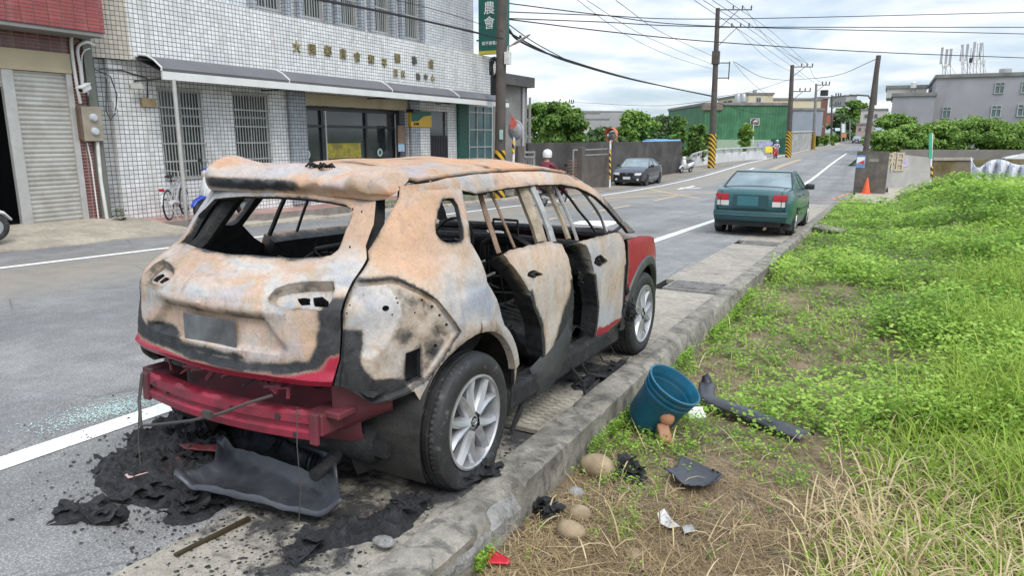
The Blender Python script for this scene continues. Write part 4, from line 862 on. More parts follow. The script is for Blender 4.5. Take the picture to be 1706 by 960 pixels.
m=MB(); A=[DP(1070,236,56),DP(1134,234,56),DP(1134,231,66),DP(1072,232,66)]; m.add([tuple(q) for q in A]+[tuple(q-[0,0,.2]) for q in A],[(0,1,2,3),(4,5,6,7),(0,1,5,4),(1,2,6,5),(2,3,7,6),(3,0,4,7)]); tag(m.build('blue_roof',colm('blue_sheet',(.16,.33,.52))),'flat pale blue sheet roof just above the yard wall','roof')
# green building with tanks
def m_corr(name,c,sc=12.):
    m=NT(name); s=m.sep(); w=m.math('SINE',m.math('MULTIPLY',m.math('ADD',s[0],s[1]),sc)); n=m.noise(.35,6); n2=m.noise(.9,5)
    k=m.mix(m.ramp(n2,(.4,0.),(.65,.6)),c,tuple(q*1.7+.01 for q in c)); k=m.mix(1.,k,m.ramp(w,(.1,.85),(.9,1.08)),'MULTIPLY'); m.col(k).rough(.6); return m.m
MAT['greensheet']=m_corr('green_sheet_cladding',(.035,.13,.06)); MAT['greenhoard']=m_corr('green_hoarding',(.015,.12,.08)); MAT['palegreen']=colm('pale_green_wall',(.33,.42,.31),.85,.2,.5)
o,q=bld('green_building',1172,176,1312,232,92,22,MAT['greensheet'],'long building clad in faded green sheeting beyond the bridge',[(1247,197,1263,209)],zb=-1.)
m=MB(); a_=DP(1194,251,90);b_=DP(1312,233,90); R_=q[1]; Fd=q[2]; w=(DP(1312,233,90)-a_)@R_; k=[a_,a_+R_*w,a_+R_*w+Fd*2.4,a_+Fd*2.4]; m.add([(e[0],e[1],-1.5) for e in k]+[(e[0],e[1],b_[2]) for e in k],[(0,1,2,3),(4,5,6,7),(0,1,5,4),(1,2,6,5),(2,3,7,6),(3,0,4,7)]); m.build('lower_wall',MAT['palegreen'],o)
m=MB(); a_=DP(1171,183,91);b_=DP(1204,174,91); w=(DP(1204,174,91)-a_)@R_; k=[a_,a_+R_*w,a_+R_*w+Fd*1,a_+Fd*1]; m.add([(e[0],e[1],a_[2]) for e in k]+[(e[0],e[1],b_[2]) for e in k],[(0,1,2,3),(4,5,6,7),(0,1,5,4),(1,2,6,5),(2,3,7,6),(3,0,4,7)]); m.build('roof_hut',colm('rust_hut',(.20,.15,.13)),o)
MAT['tank']=simple('stainless_tank',(.42,.43,.44),.35,.5,.1,2)
def tank(px,py0,py1,wpx_,dep,label,mat='tank'):
    a=DP(px,py1,dep);b=DP(px,py0,dep); r=wpx_/2/F_PX*dep; o=thing('water_tank',a,label,'water tank','rooftop water tanks'); h=b[2]-a[2]
    m=MB(); m.lathe([(0,.25*h),(r,.25*h),(r,.88*h),(r*.7,.97*h),(0,h)],a,18); m.build('drum',MAT[mat],o,smooth=.8)
    for k in range(3):
        t=k*2.09; m=MB(); m.tube([a+[r*.8*math.cos(t),r*.8*math.sin(t),-.3],a+[r*.8*math.cos(t),r*.8*math.sin(t),.27*h]],.06,5); m.build('leg',MAT['grey'],o)
tank(1228,155,176,9,93,'left of two steel water tanks above the green building'); tank(1238,156,174,8,95,'right of two steel water tanks above the green building'); tank(1208,168,176,7,92,'squat black rooftop tank nearest the big pole','black'); tank(1216,167,176,7,92,'black rooftop tank beside the steel tanks','black')
o,q=bld('cream_building',1245,158,1286,190,118,18,colm('cream_wall',(.60,.52,.38)),'cream stepped building behind the green cladding',[(1258,162,1266,171)])
bld('cream_annex',1286,167,1366,190,120,14,colm('cream_wall_low',(.58,.50,.36)),'lower cream wing stretching to the brown corner building')
tank(1257,149,158,7,118,'steel water tank on the cream stepped building')
bld('brown_corner_building',1362,165,1374,228,126,10,colm('brown_wall',(.17,.085,.07)),'narrow reddish brown building behind the grey pole')
bld('grey_gable',1318,184,1368,226,112,10,colm('blue_grey_wall',(.28,.31,.36)),'plain blue grey gable wall left of the grey pole')
cf=thing('corrugated_fence',DP(1318,250,88),'corrugated steel fence panels beyond the striped pole foot','fence')
a_=DP(1316,252,88);b_=DP(1357,243,106); zt0=DP(1316,220,88)[2]; zt1=DP(1357,219,106)[2]; rows=[]
for k,t in enumerate(np.linspace(0,1,40)):
    p=a_+(b_-a_)*t; rows.append([(p[0],p[1],-.9),(p[0],p[1],zt0+(zt1-zt0)*t)])
m=MB(); m.grid(np.array(rows)); fo=m.build('sheet',m_corr('pale_corrugated',(.34,.34,.33)),cf)
for f in(.0,.33,.66,1.):
    p=a_+(b_-a_)*f; m=MB(); m.tube([(p[0],p[1],-.9),(p[0],p[1],zt0+.2)],.08,5); m.build('post',MAT['alu'],cf)
m=MB(); m.tube([a_*[1,1,0]+[0,0,zt0],b_*[1,1,0]+[0,0,zt1]],.12,5); m.build('top_rail',MAT['alu'],cf)
for k in range(7):
    m=MB(); f=.12+k*.11; m.tube([a_*[1,1,0]*(1-f)+b_*[1,1,0]*f+[.03,-.06,-.6+(zt0+.6)*.16*k/1.2],],.01,4) if False else None
gh=thing('green_hoarding',DP(1300,262,82),'green sheet hoarding behind the approaching red scooter','hoarding')
a_=DP(1282,262,84);b_=DP(1310,262,80); m=MB(); zt0=DP(1296,231,82)[2]; m.grid(np.array([[(p[0],p[1],-.9),(p[0],p[1],zt0)] for p in [a_+(b_-a_)*t for t in np.linspace(0,1,12)]])); hb=m.build('sheet',MAT['greenhoard'],gh)
bn=thing('roadside_banner',DP(1274,262,80),'blue and yellow sale banner beside the green hoarding','banner')
def bpanel(x0,y0,x1,y1,dep,mat,par,nm):
    a=DP(x0,y1,dep);b=DP(x1,y1,dep);c=DP(x1,y0,dep);d=DP(x0,y0,dep); n=-FW*.05; m=MB(); m.add([tuple(q) for q in (a,b,c,d)]+[tuple(q+n) for q in (a,b,c,d)],[(0,1,2,3),(4,5,6,7),(0,1,5,4),(1,2,6,5),(2,3,7,6),(3,0,4,7)]); return m.build(nm,mat,par)
bpanel(1261,236,1287,243,80,colm('banner_blue',(.30,.30,.50),.6,.6,3.),bn,'blue_panel'); bpanel(1275,244,1287,254,79.6,colm('banner_yellow',(.70,.55,.03),.6,.2,2.),bn,'yellow_panel')
for x in(1262,1286): m=MB(); m.tube([DP(x,262,80.1),DP(x,236,80.1)],.05,5); m.build('post',MAT['alu'],bn)
# white bridge parapet
bp_=thing('bridge_parapet',G(1160,279),'white concrete bridge parapet with a grey rail on short posts','bridge parapet')
A=np.array([G(1158,279)-[.3,0,0],G(1185,275.5)-[.6,0,0],G(1220,270.5)-[.5,0,0],G(1250,267.3)-[.3,0,0],G(1277,264.5)])
t=np.linspace(0,4,33); C=hermite(t,np.arange(5.),A.T).T; zw=DP(1160,261,60)[2]
rows=[]; 
for i,p in enumerate(C):
    d=(C[min(i+1,32)]-C[max(i-1,0)]); n=np.array([-d[1],d[0],0])/np.linalg.norm(d[:2]); h=.62+.18*min(1,i/8); h*=1-.0*i; zz=gz(p[1]); q=1 if i<31 else .35
    rows.append([p*[1,1,0]+[0,0,zz-.3],p*[1,1,0]+[0,0,zz+h*q],p*[1,1,0]-n*(-.25)+[0,0,zz+h*q],p*[1,1,0]-n*(-.25)+[0,0,zz-.3]])
m=MB(); m.grid(np.array(rows)); m.build('wall',simple('parapet_white',(.62,.63,.64),.8,0,.2,1.5,.1,(.40,.40,.38)),bp_)
top=[np.array(r[1])+[0,0,.32] for r in rows[:31]]; m=MB(); m.tube(top,.085,6); m.build('rail',MAT['greyl'],bp_)
for i in range(0,31,3): m=MB(); q=np.array(rows[i][1]); m.b2(q-[.1,.1,.02],q+[.1,.1,.3]); m.build('rail_post',MAT['greyl'],bp_)
# ================================================================ right-hand side
bw=thing('block_wall',G(1446,322),'short dark concrete wall with posters behind the traffic cone','wall')
a_=G(1421,321);b_=G(1474,323); zt_=AX(1446,252,1,a_[1])[2]; wallpl('wall',a_,b_,zt_,.25,simple('dark_streaked_concrete',(.15,.135,.115),.9,0,.5,2.2,.3,(.06,.055,.05)),bw)
dn=(b_-a_)[:2]; dn/=np.linalg.norm(dn); nn=np.array([dn[1],-dn[0],0]); dn3=np.array([*dn,0])
def onwall(px,py):
    d=ray(px,py); t=((a_-CAM)@nn)/(d@nn); return CAM+d*t
p=onwall(1434,269); m=MB(); s=.19; m.add([p+nn*.01+dn3*u*s+[0,0,v*s*1.5] for u,v in((-1,-1),(1,-1),(1,1),(-1,1))],[(0,1,2,3)]); po=m.build('poster',simple('poster_blue',(.16,.30,.55),.5,0,.5,9),bw)
m=MB(); m.add([p+nn*.014+dn3*u*s*.85+[0,0,v*s*.8+.05] for u,v in((-1,-1),(1,-1),(1,1),(-1,1))],[(0,1,2,3)]); m.build('white_panel',MAT['signwhite'],po); m=MB(); m.add([p+nn*.018+dn3*u*s*.8+[0,0,v] for u,v in((-1,-.08),(1,-.1),(1,.08))],[(0,1,2)]); m.build('red_corner',simple('poster_red',(.6,.04,.05),.5),po)
p=onwall(1456,267); m=MB(); m.add([p+nn*.012+dn3*u*.2+[0,0,v*.07] for u,v in((-1,-1),(1,-1),(1,1),(-1,1))],[(0,1,2,3)]); m.build('faded_sticker',simple('faded_sticker',(.28,.26,.22),.8),bw)
rw=thing('rendered_wall',DP(1515,300,36),'pale rendered wall with faint yellow painted writing right of the dark wall','wall')
c0=DP(1472,254,36.4);c1=DP(1556,254,37.2); wallpl('wall',c0,c1,(c0[2],DP(1556,263,37.2)[2]),.2,simple('pale_render_wall',(.40,.395,.38),.85,0,.2,1.3,.15,(.28,.27,.25)),rw)
q=c0+(c1-c0)*.27; q[2]=DP(1490,272,36.6)[2]; dd=(c1-c0); yw=math.atan2(dd[1],dd[0]); tx=facing(q+np.array([math.sin(yw),-math.cos(yw),0])*.05,yw); text('painted_character','租',1.15,tx,simple('faint_yellow_paint',(.52,.42,.26),.8),rw,.002)
q2=c0+(c1-c0)*.46+np.array([math.sin(yw),-math.cos(yw),0])*.012; q2[2]=DP(1508,272,36.6)[2]; m=MB(); e=np.array([math.cos(yw),math.sin(yw),0]); m.add([q2+e*u*.15+[0,0,v*.2] for u,v in((-1,-1),(1,-1),(1,1),(-1,1))],[(0,1,2,3)]); m.build('small_poster',simple('small_poster',(.5,.45,.6),.6,0,.6,14),rw)
sp_o=thing('road_name_sign',DP(1552,296,34.5),'narrow green road sign on a white post with striped foot by the weeds','sign')
b_=DP(1552,296,34.5); t_=DP(1553,222,34.5); m=MB(); m.tube([b_-[0,0,.6],t_],.05,8); m.build('post',MAT['whitep'],sp_o); m=MB(); m.tube([b_,b_+(t_-b_)*.25],.056,8); m.build('striped_foot',MAT['stripe'],sp_o)
bpanel(1547,223,1552,264,34.4,simple('road_sign_green',(.02,.30,.16),.5),sp_o,'sign_plate')
cn_=thing('traffic_cone',G(1442,321),'orange traffic cone standing against the dark concrete wall','traffic cone')
p=G(1443,321.5)-np.array([0,.45,0]); m=MB(); m.lathe([(0,.72),(.03,.72),(.17,.04),(.17,.03),(0,.03)],p,18); m.build('cone_body',simple('cone_orange',(.80,.13,.05),.5,0,.1),cn_,smooth=.8); m=MB(); m.box(p+[0,0,.018],(.42,.42,.036)); m.build('foot',simple('cone_foot',(.72,.12,.05),.6),cn_)
# low wall and white tarpaulin
lw=thing('mossy_low_wall',DP(1590,300,37),'low mossy brown wall half covered by white sheeting','wall'); c0=DP(1556,264,37.2);c1=DP(1720,272,39); wallpl('wall',c0,c1,c0[2]-.05,.2,simple('mossy_brown',(.13,.105,.04),.9,0,.5,1.5,.3,(.22,.20,.17)),lw)
m=MB(); wallpl('cap',DP(1556,263,37.1),DP(1622,268,37.8),c0[2]+.04,.28,simple('cap_concrete',(.33,.30,.26),.9,0,.3,3),lw,zb=c0[2]-.1)
rows=[]; rng=np.random.default_rng(8)
for i,t in enumerate(np.linspace(0,1,40)):
    px=1617+t*110; r=[]
    for j,s in enumerate(np.linspace(0,1,8)):
        py=270+8*math.sin(t*9+1)*(1-s)*.6+(-14*math.exp(-((t-.0)/.05)**2)+5*math.exp(-((t-.12)/.1)**2))*(1-s)+s*44; dep=36.6+.35*math.sin(i*.9+s*3)+rng.normal(0,.05); r.append(DP(px,py,dep))
    rows.append(r)
m=MB(); m.grid(np.array(rows)); tp=m.build('white_sheeting',simple('white_tarpaulin',(.55,.57,.62),.6,0,.15,3),None,smooth=.9); tag(tp,'crumpled white plastic sheeting hung over the low wall on the right','tarpaulin'); md=tp.modifiers.new('s','SOLIDIFY'); md.thickness=.02
rt_=thing('retaining_wall',DP(1630,260,50),'long grey concrete retaining wall below the bushes on the right','wall'); c0=DP(1500,249,52);c1=DP(1760,250,50); wallpl('wall',c0,c1,(c0[2],c1[2]),.4,simple('retaining_grey',(.20,.185,.17),.9,0,.35,.8,.2,(.13,.12,.11)),rt_)
tag_s(sheet('yard_ground',0.2,60,37.4,60,-.1,MAT['apron'],3))
for i,(px,pb,pt,w,dep) in enumerate([(1478,250,222,60,54),(1520,250,214,60,56),(1565,250,205,70,57),(1610,252,200,70,58),(1655,252,207,70,57),(1700,252,206,70,58),(1740,252,204,70,58),(1490,215,196,38,60),(1640,230,203,50,62)]):
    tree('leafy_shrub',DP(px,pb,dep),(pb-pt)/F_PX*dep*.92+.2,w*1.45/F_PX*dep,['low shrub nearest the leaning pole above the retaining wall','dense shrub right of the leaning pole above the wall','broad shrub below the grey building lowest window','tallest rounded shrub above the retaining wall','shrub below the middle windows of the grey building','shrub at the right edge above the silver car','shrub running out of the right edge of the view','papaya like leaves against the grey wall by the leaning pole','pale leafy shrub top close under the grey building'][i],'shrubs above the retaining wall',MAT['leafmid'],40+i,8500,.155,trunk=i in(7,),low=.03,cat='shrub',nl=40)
# grey building on the right
GW=simple('weathered_grey_render',(.33,.32,.345),.88,0,.16,.35,.15,(.20,.19,.20))
o,q=bld('grey_apartment_building',1544,133,1760,262,76,18,GW,'large weathered grey building with steel windows and rooftop antennas',[(1647,142,1664,160),(1686,142,1704,160),(1567,179,1583,198),(1642,178,1660,197),(1681,177,1700,196)],glass='glassgreen',yaw=-YAW)
o,q=bld('grey_side_block',1476,162,1544,262,76.4,14,GW,'lower grey block with streaked blank wall joined to the large grey building',yaw=-YAW)
bld('cream_terrace',1476,148,1541,163,84,8,colm('pale_cream_terrace',(.50,.50,.44)),'pale cream terrace storey behind the lower grey block',yaw=-YAW)
tank(1521,136,150,9,82,'pale green water tank on the cream terrace','whitep'); tank(1673,113,131,18,80,'large steel water tank on the grey building roof')
def antenna(cx,px0,px1,n,top,base,label,seed):
    rng=np.random.default_rng(seed); dep=79; o=thing('antenna_cluster',DP(cx,base,dep),label,'antenna','rooftop antennas')
    for k in range(n):
        x=px0+(px1-px0)*k/(n-1); tx=x+rng.uniform(-2,2); ty=top+rng.uniform(0,12)
        m=MB(); b=DP(x+rng.uniform(-2,2),base+1,dep+rng.uniform(-1,1)); t=DP(tx,ty,dep); m.tube([b,t],.05,5); m.tube([b+[rng.uniform(.3,.8),0,0],(b+t*1.)/2],.03,4); m.build('mast',MAT['alu'],o)
        if k%2==0 or n<4: m=MB(); c=t-[0,0,.9]; m.box(c+[.12,-.1,0],(.24,.16,1.8)); m.build('panel_antenna',MAT['greyl'],o)
        if k%2: m=MB(); m.box((b+t)/2+[0,-.15,rng.uniform(-.6,.4)],(.34,.2,.5)); m.build('radio_unit',MAT['whitep'] if k%3 else MAT['black'],o)
    m=MB(); m.tube([DP(px0,(top+base)/2+6,dep),DP(px1,(top+base)/2+6,dep)],.035,4); m.build('brace',MAT['alu'],o)
antenna(1576,1570,1583,3,76,132,'left smaller cluster of rooftop antennas on the grey building',3); antenna(1617,1600,1638,8,68,131,'right larger cluster of rooftop antennas on the grey building',4)
# buildings at the far bend
bld('pinkish_house',1424,208,1452,236,150,12,colm('pinkish_wall',(.42,.30,.27)),'pinkish house with balconies at the far bend behind the leaning pole',[(1430,212,1436,218),(1441,212,1447,218)],yaw=-YAW)
bld('upper_far_house',1432,184,1476,208,158,12,colm('far_white_wall',(.48,.45,.43)),'pale upper storeys above the pinkish house',[(1440,190,1447,197),(1456,190,1463,197)],yaw=-YAW)
bld('hilltop_block',1408,160,1426,176,230,12,FARB,'small grey block on the hilltop with two roof tanks')
bld('brick_far_house',1375,190,1387,206,175,8,colm('brick_far',(.30,.12,.09)),'little red roofed house beside the distant pole')
sgn=thing('far_signboard',DP(1404,236,150),'pale blank roadside signboard over an orange box at the bend','signboard'); bpanel(1401,206,1409,221,150,colm('sign_pale',(.55,.60,.62)),sgn,'board'); bpanel(1391,213,1399,218,150,colm('sign_blue',(.50,.60,.68)),sgn,'small_board'); bpanel(1401,222,1410,229,150,colm('sign_orange',(.50,.16,.05)),sgn,'orange_box')
for x in(1402,1408,1416): m=MB(); m.tube([DP(x,238,150),DP(x,203,150)],.12,5); m.build('post',MAT['palepole'],sgn)
# ================================================================ burnt-out SUV
CX,CY,CA=-2.54226,2.74473,-0.0048078
SLP=math.atan(.0280254)
_Rp=np.array([[1,0,0],[0,math.cos(SLP),math.sin(SLP)],[0,-math.sin(SLP),math.cos(SLP)]])
CARM=rotz(CA)@_Rp; CARO=np.array([CX,CY,-.0280254*CY])
suv=bpy.data.objects.new('burnt_car',None); COL.objects.link(suv); suv.matrix_world=Matrix(((*CARM[0],CARO[0]),(*CARM[1],CARO[1]),(*CARM[2],CARO[2]),(0,0,0,1))); ORG[suv.name]=np.zeros(3)
tag(suv,'burnt-out SUV shell with scorched pink and white panels, parked against the kerb','car')
def c2w(P): return np.asarray(P)@CARM.T+CARO
def PJ(P):
    d=np.asarray(P,float)-CAM; z=d@FW
    return np.stack([853+F_PX*(d@RT)/z,480-F_PX*(d@UP)/z],-1)
# ---- body surface: control net (rows z, columns wrap parameter u)
BU=np.array([0,.3,.62,.90,1.2,1.7,2.6,3.5,4.2,4.75])
BZ=np.array([.18,.30,.45,.62,.85,1.0,1.06,1.11,1.25,1.37,1.46,1.51])
BN=np.array([
 [(0,-.60),(.3,-.60),(.57,-.56),(.72,-.42),(.80,-.15),(.83,.3),(.83,1.2),(.82,2.1),(.82,2.8),(.74,3.2)],
 [(0,-.64),(.3,-.64),(.58,-.60),(.76,-.43),(.85,-.15),(.87,.3),(.87,1.2),(.865,2.1),(.87,2.8),(.78,3.24)],
 [(0,-.70),(.3,-.69),(.60,-.64),(.785,-.46),(.87,-.18),(.89,.3),(.895,1.2),(.885,2.1),(.89,2.8),(.80,3.28)],
 [(0,-.775),(.3,-.755),(.62,-.69),(.80,-.49),(.88,-.2),(.90,.3),(.905,1.2),(.895,2.1),(.90,2.8),(.80,3.3)],
 [(0,-.785),(.3,-.76),(.625,-.67),(.805,-.48),(.89,-.2),(.91,.3),(.91,1.2),(.90,2.1),(.895,2.8),(.78,3.3)],
 [(0,-.745),(.3,-.715),(.615,-.63),(.785,-.46),(.865,-.2),(.885,.3),(.89,1.2),(.885,2.1),(.86,2.8),(.74,3.25)],
 [(0,-.64),(.295,-.625),(.595,-.555),(.745,-.42),(.835,-.18),(.862,.3),(.868,1.2),(.862,2.1),(.82,2.75),(.70,3.2)],
 [(0,-.53),(.29,-.52),(.57,-.475),(.71,-.37),(.80,-.15),(.835,.3),(.842,1.2),(.83,2.1),(.78,2.7),(.66,3.1)],
 [(0,-.42),(.27,-.415),(.525,-.38),(.65,-.30),(.73,-.11),(.765,.3),(.775,1.2),(.76,2.1),(.70,2.6),(.6,3.0)],
 [(0,-.335),(.25,-.33),(.485,-.30),(.60,-.235),(.665,-.07),(.695,.3),(.705,1.2),(.685,2.1),(.62,2.6),(.5,2.9)],
 [(0,-.26),(.25,-.26),(.455,-.245),(.565,-.195),(.615,-.05),(.64,.3),(.65,1.2),(.625,2.0),(.56,2.5),(.45,2.8)],
 [(0,-.20),(.25,-.20),(.43,-.19),(.53,-.155),(.57,-.03),(.59,.3),(.595,1.2),(.57,1.95),(.5,2.4),(.4,2.7)]],float)
_mir=BN[:,1:4][:,::-1]*np.array([-1,1]); BNX=np.concatenate([_mir,BN],1); BUX=np.concatenate([-BU[1:4][::-1],BU])
def bsurf(A):
    A=np.asarray(A,float); u=np.clip(A[:,0],-.9,4.75); z=np.clip(A[:,1],.18,1.51)
    R=hermite(u,BUX,np.moveaxis(BNX,2,1))          # rows,2,n
    R=np.moveaxis(R,0,-1)                          # 2,n,rows
    d=np.diff(R,axis=-1)/np.diff(BZ); h=np.diff(BZ); mm=np.zeros_like(R)
    mm[...,1:-1]=(d[...,:-1]*h[1:]+d[...,1:]*h[:-1])/(h[1:]+h[:-1]); mm[...,0]=d[...,0]; mm[...,-1]=d[...,-1]
    i=np.clip(np.searchsorted(BZ,z)-1,0,len(BZ)-2); t=(z-BZ[i])/h[i]; t2=t*t;t3=t2*t; n=np.arange(len(u))
    g=lambda Q,k: Q[:,n,k]
    o=g(R,i)*(2*t3-3*t2+1)+g(mm,i)*h[i]*(t3-2*t2+t)+g(R,i+1)*(-2*t3+3*t2)+g(mm,i+1)*h[i]*(t3-t2)
    return np.stack([o[0],o[1],A[:,1]],1)
def hinge(y0,ang):
    # door swung outwards about a vertical hinge at its front edge
    p=bsurf([(1.7+(y0-.3),.85)])[0]; c,s=math.cos(ang),math.sin(ang)
    def f(A):
        q=bsurf(A); dx_,dy_=q[:,0]-p[0]+.0,q[:,1]-y0
        return np.stack([p[0]+dx_*c-dy_*s*1.0,y0+dx_*s+dy_*c,q[:,2]],1)
    return f
class Tracer:
    def __init__(s,surf,ur,zr,nu=420,nz=220):
        s.surf=surf; u=np.linspace(*ur,nu); z=np.linspace(*zr,nz); A=np.stack(np.meshgrid(u,z,indexing='ij'),-1).reshape(-1,2); s.A=A
        P=surf(A); e=1e-3; du=surf(A+[e,0])-P; dz=surf(A+[0,e])-P; N=np.cross(du,dz); W_=c2w(P); Nw=N@CARM.T
        s.px=PJ(W_); s.ok=((W_-CAM)*Nw).sum(1)<0
        if s.ok.mean()<.1: s.ok=~s.ok
    def __call__(s,pts,every=False):
        out=[]
        for p in pts:
            d=((s.px-p)**2).sum(1)
            if not every: d=np.where(s.ok,d,1e9)
            a=s.A[d.argmin()].copy()
            for _ in range(4):
                q=PJ(c2w(s.surf(np.array([a,a+[1e-3,0],a+[0,1e-3]])))); J=np.stack([(q[1]-q[0])/1e-3,(q[2]-q[0])/1e-3],1)
                st=np.linalg.lstsq(J,np.array(p)-q[0],rcond=1e-2)[0]; a=a+np.clip(st,-.03,.03)*.8
            out.append(tuple(a))
        return out
def zp(pts,sc,ox,oy): return [(ox+x/sc,oy+y/sc) for x,y in pts]
def resample(poly,step,closed=True):
    P=np.array(poly,float); out=[]
    n=len(P)
    for i in range(n if closed else n-1):
        a,b=P[i],P[(i+1)%n]; k=max(1,int(np.linalg.norm(b-a)/step))
        for j in range(k): out.append(a+(b-a)*j/k)
    if not closed: out.append(P[-1])
    return np.array(out)
def smoothpoly(poly,it=1):
    P=np.array(poly,float)
    for _ in range(it):
        Q=np.roll(P,-1,0); P=np.stack([P*.75+Q*.25,P*.25+Q*.75],1).reshape(-1,2)
    return P
def inset(poly,d):
    P=np.array(poly,float); a=np.roll(P,1,0); b=np.roll(P,-1,0); t=b-a; t/=np.linalg.norm(t,axis=1)[:,None]+1e-9; n=np.stack([-t[:,1],t[:,0]],1); s=np.sign(np.sum(P[:,0]*np.roll(P,-1,0)[:,1]-np.roll(P,-1,0)[:,0]*P[:,1])); return P+n*s*d
def cdt(poly,holes,step,extra=None):
    B=resample(poly,step); vs=[Vector(p) for p in B]; ed=[(i,(i+1)%len(B)) for i in range(len(B))]
    HB=[]
    for h in holes:
        H=resample(h,min(step,.02)); b=len(vs); vs+=[Vector(p) for p in H]; ed+=[(b+i,b+(i+1)%len(H)) for i in range(len(H))]; HB.append(H)
    XB=[]
    for h in (extra or []):
        H=resample(h,.012); b=len(vs); vs+=[Vector(p) for p in H]; ed+=[(b+i,b+(i+1)%len(H)) for i in range(len(H))]; XB.append(H)
    lo,hi=B.min(0),B.max(0); gx,gy=np.meshgrid(np.arange(lo[0],hi[0],step),np.arange(lo[1],hi[1],step)); gx=gx+((np.arange(gx.shape[0])%2)*step/2)[:,None]
    g=np.stack([gx.ravel(),gy.ravel()],1); g=g[inpoly(g,B)&(segdist(g,B)>step*.45)]
    for H in HB: g=g[~inpoly(g,H)&(segdist(g,H)>step*.4)]
    for H in XB: g=g[segdist(g,H)>.005]
    vs+=[Vector(p) for p in g]
    r=delaunay_2d_cdt(vs,ed,[],0,1e-6); V=np.array([v[:] for v in r[0]]); Fs=[tuple(f) for f in r[2]]
    c=np.array([V[list(f)].mean(0) for f in Fs]); ok=inpoly(c,B)
    for H in HB: ok&=~inpoly(c,H)
    T=np.array([f for f,k in zip(Fs,ok) if k]); 
    # consistent winding
    a=V[T]; ar=np.cross(a[:,1]-a[:,0],a[:,2]-a[:,0]); T[ar<0]=T[ar<0][:,::-1]
    return V,T
def panel(name,poly,holes,surf,mat,parent,step=.025,thick=.03,feats=(),masks=None,mirror=False,warp=.0025,inner=1.,seed=1,noise_edge=0.,innerattr=None,dent=None,creases=()):
    if noise_edge:
        B=resample(poly,.02); poly=B+R.normal(0,noise_edge,B.shape)
    V,T=cdt(poly,holes,step,[q for c_ in creases for q in (c_[0],inset(c_[0],c_[1]))]); P=surf(V); e=1e-3
    Nn=np.cross(surf(V+[e,0])-P,surf(V+[0,e])-P); Nn/=np.linalg.norm(Nn,axis=1)[:,None]+1e-12     # outward for u,z winding
    off=warp*fbm(P,5.,seed,3)*2
    for fp,d,w in feats: off=off+d*sstep(sdist(V,np.array(fp)),0,w)
    if dent is not None: off=off+dent(V)
    P=P+Nn*off[:,None]; n=len(V)
    I=P-Nn*thick
    # boundary edges
    E={}
    for t in T:
        for a,b in((t[0],t[1]),(t[1],t[2]),(t[2],t[0])):
            if (b,a) in E: del E[(b,a)]
            else: E[(a,b)]=1
    bv=sorted({v for e_ in E for v in e_}); ix={v:i for i,v in enumerate(bv)}; k=len(bv)
    VV=np.concatenate([P,I,P[bv],I[bv]]); 
    Fs=[tuple(t) for t in T]+[tuple(t[::-1]+n) for t in T]+[(2*n+ix[b],2*n+ix[a],2*n+k+ix[a],2*n+k+ix[b]) for a,b in E]
    at={}
    for key in('soot','paint','rust','ash'):
        f=(masks or {}).get(key); val=f(V,P) if f else np.zeros(n); val=np.asarray(val,float)
        wall=val[bv]
        if key=='soot': wall=np.maximum(wall,.42) if name!='door' or mirror else np.clip(np.where(P[bv][:,2]>.80,.22,.75)+.3*vnoise(P[bv],9,4),0,1)
        iv={'soot':inner}.get(key,0.)
        if innerattr and key in innerattr: iv=innerattr[key]
        if key=='ash' and name=='door' and not mirror: wall=wall*0+1.
        at[key]=np.concatenate([val,np.full(n,iv),wall,np.full(k,iv)])
    if mirror: VV=VV*np.array([-1,1,1]); Fs=[f[::-1] for f in Fs]
    m=MB(); m.v=[tuple(v) for v in VV]; m.f=[tuple(int(i) for i in f) for f in Fs]; m.m=[0]*len(Fs); m.a=at
    return m.build(name,mat,parent,smooth=.9,recalc=False)
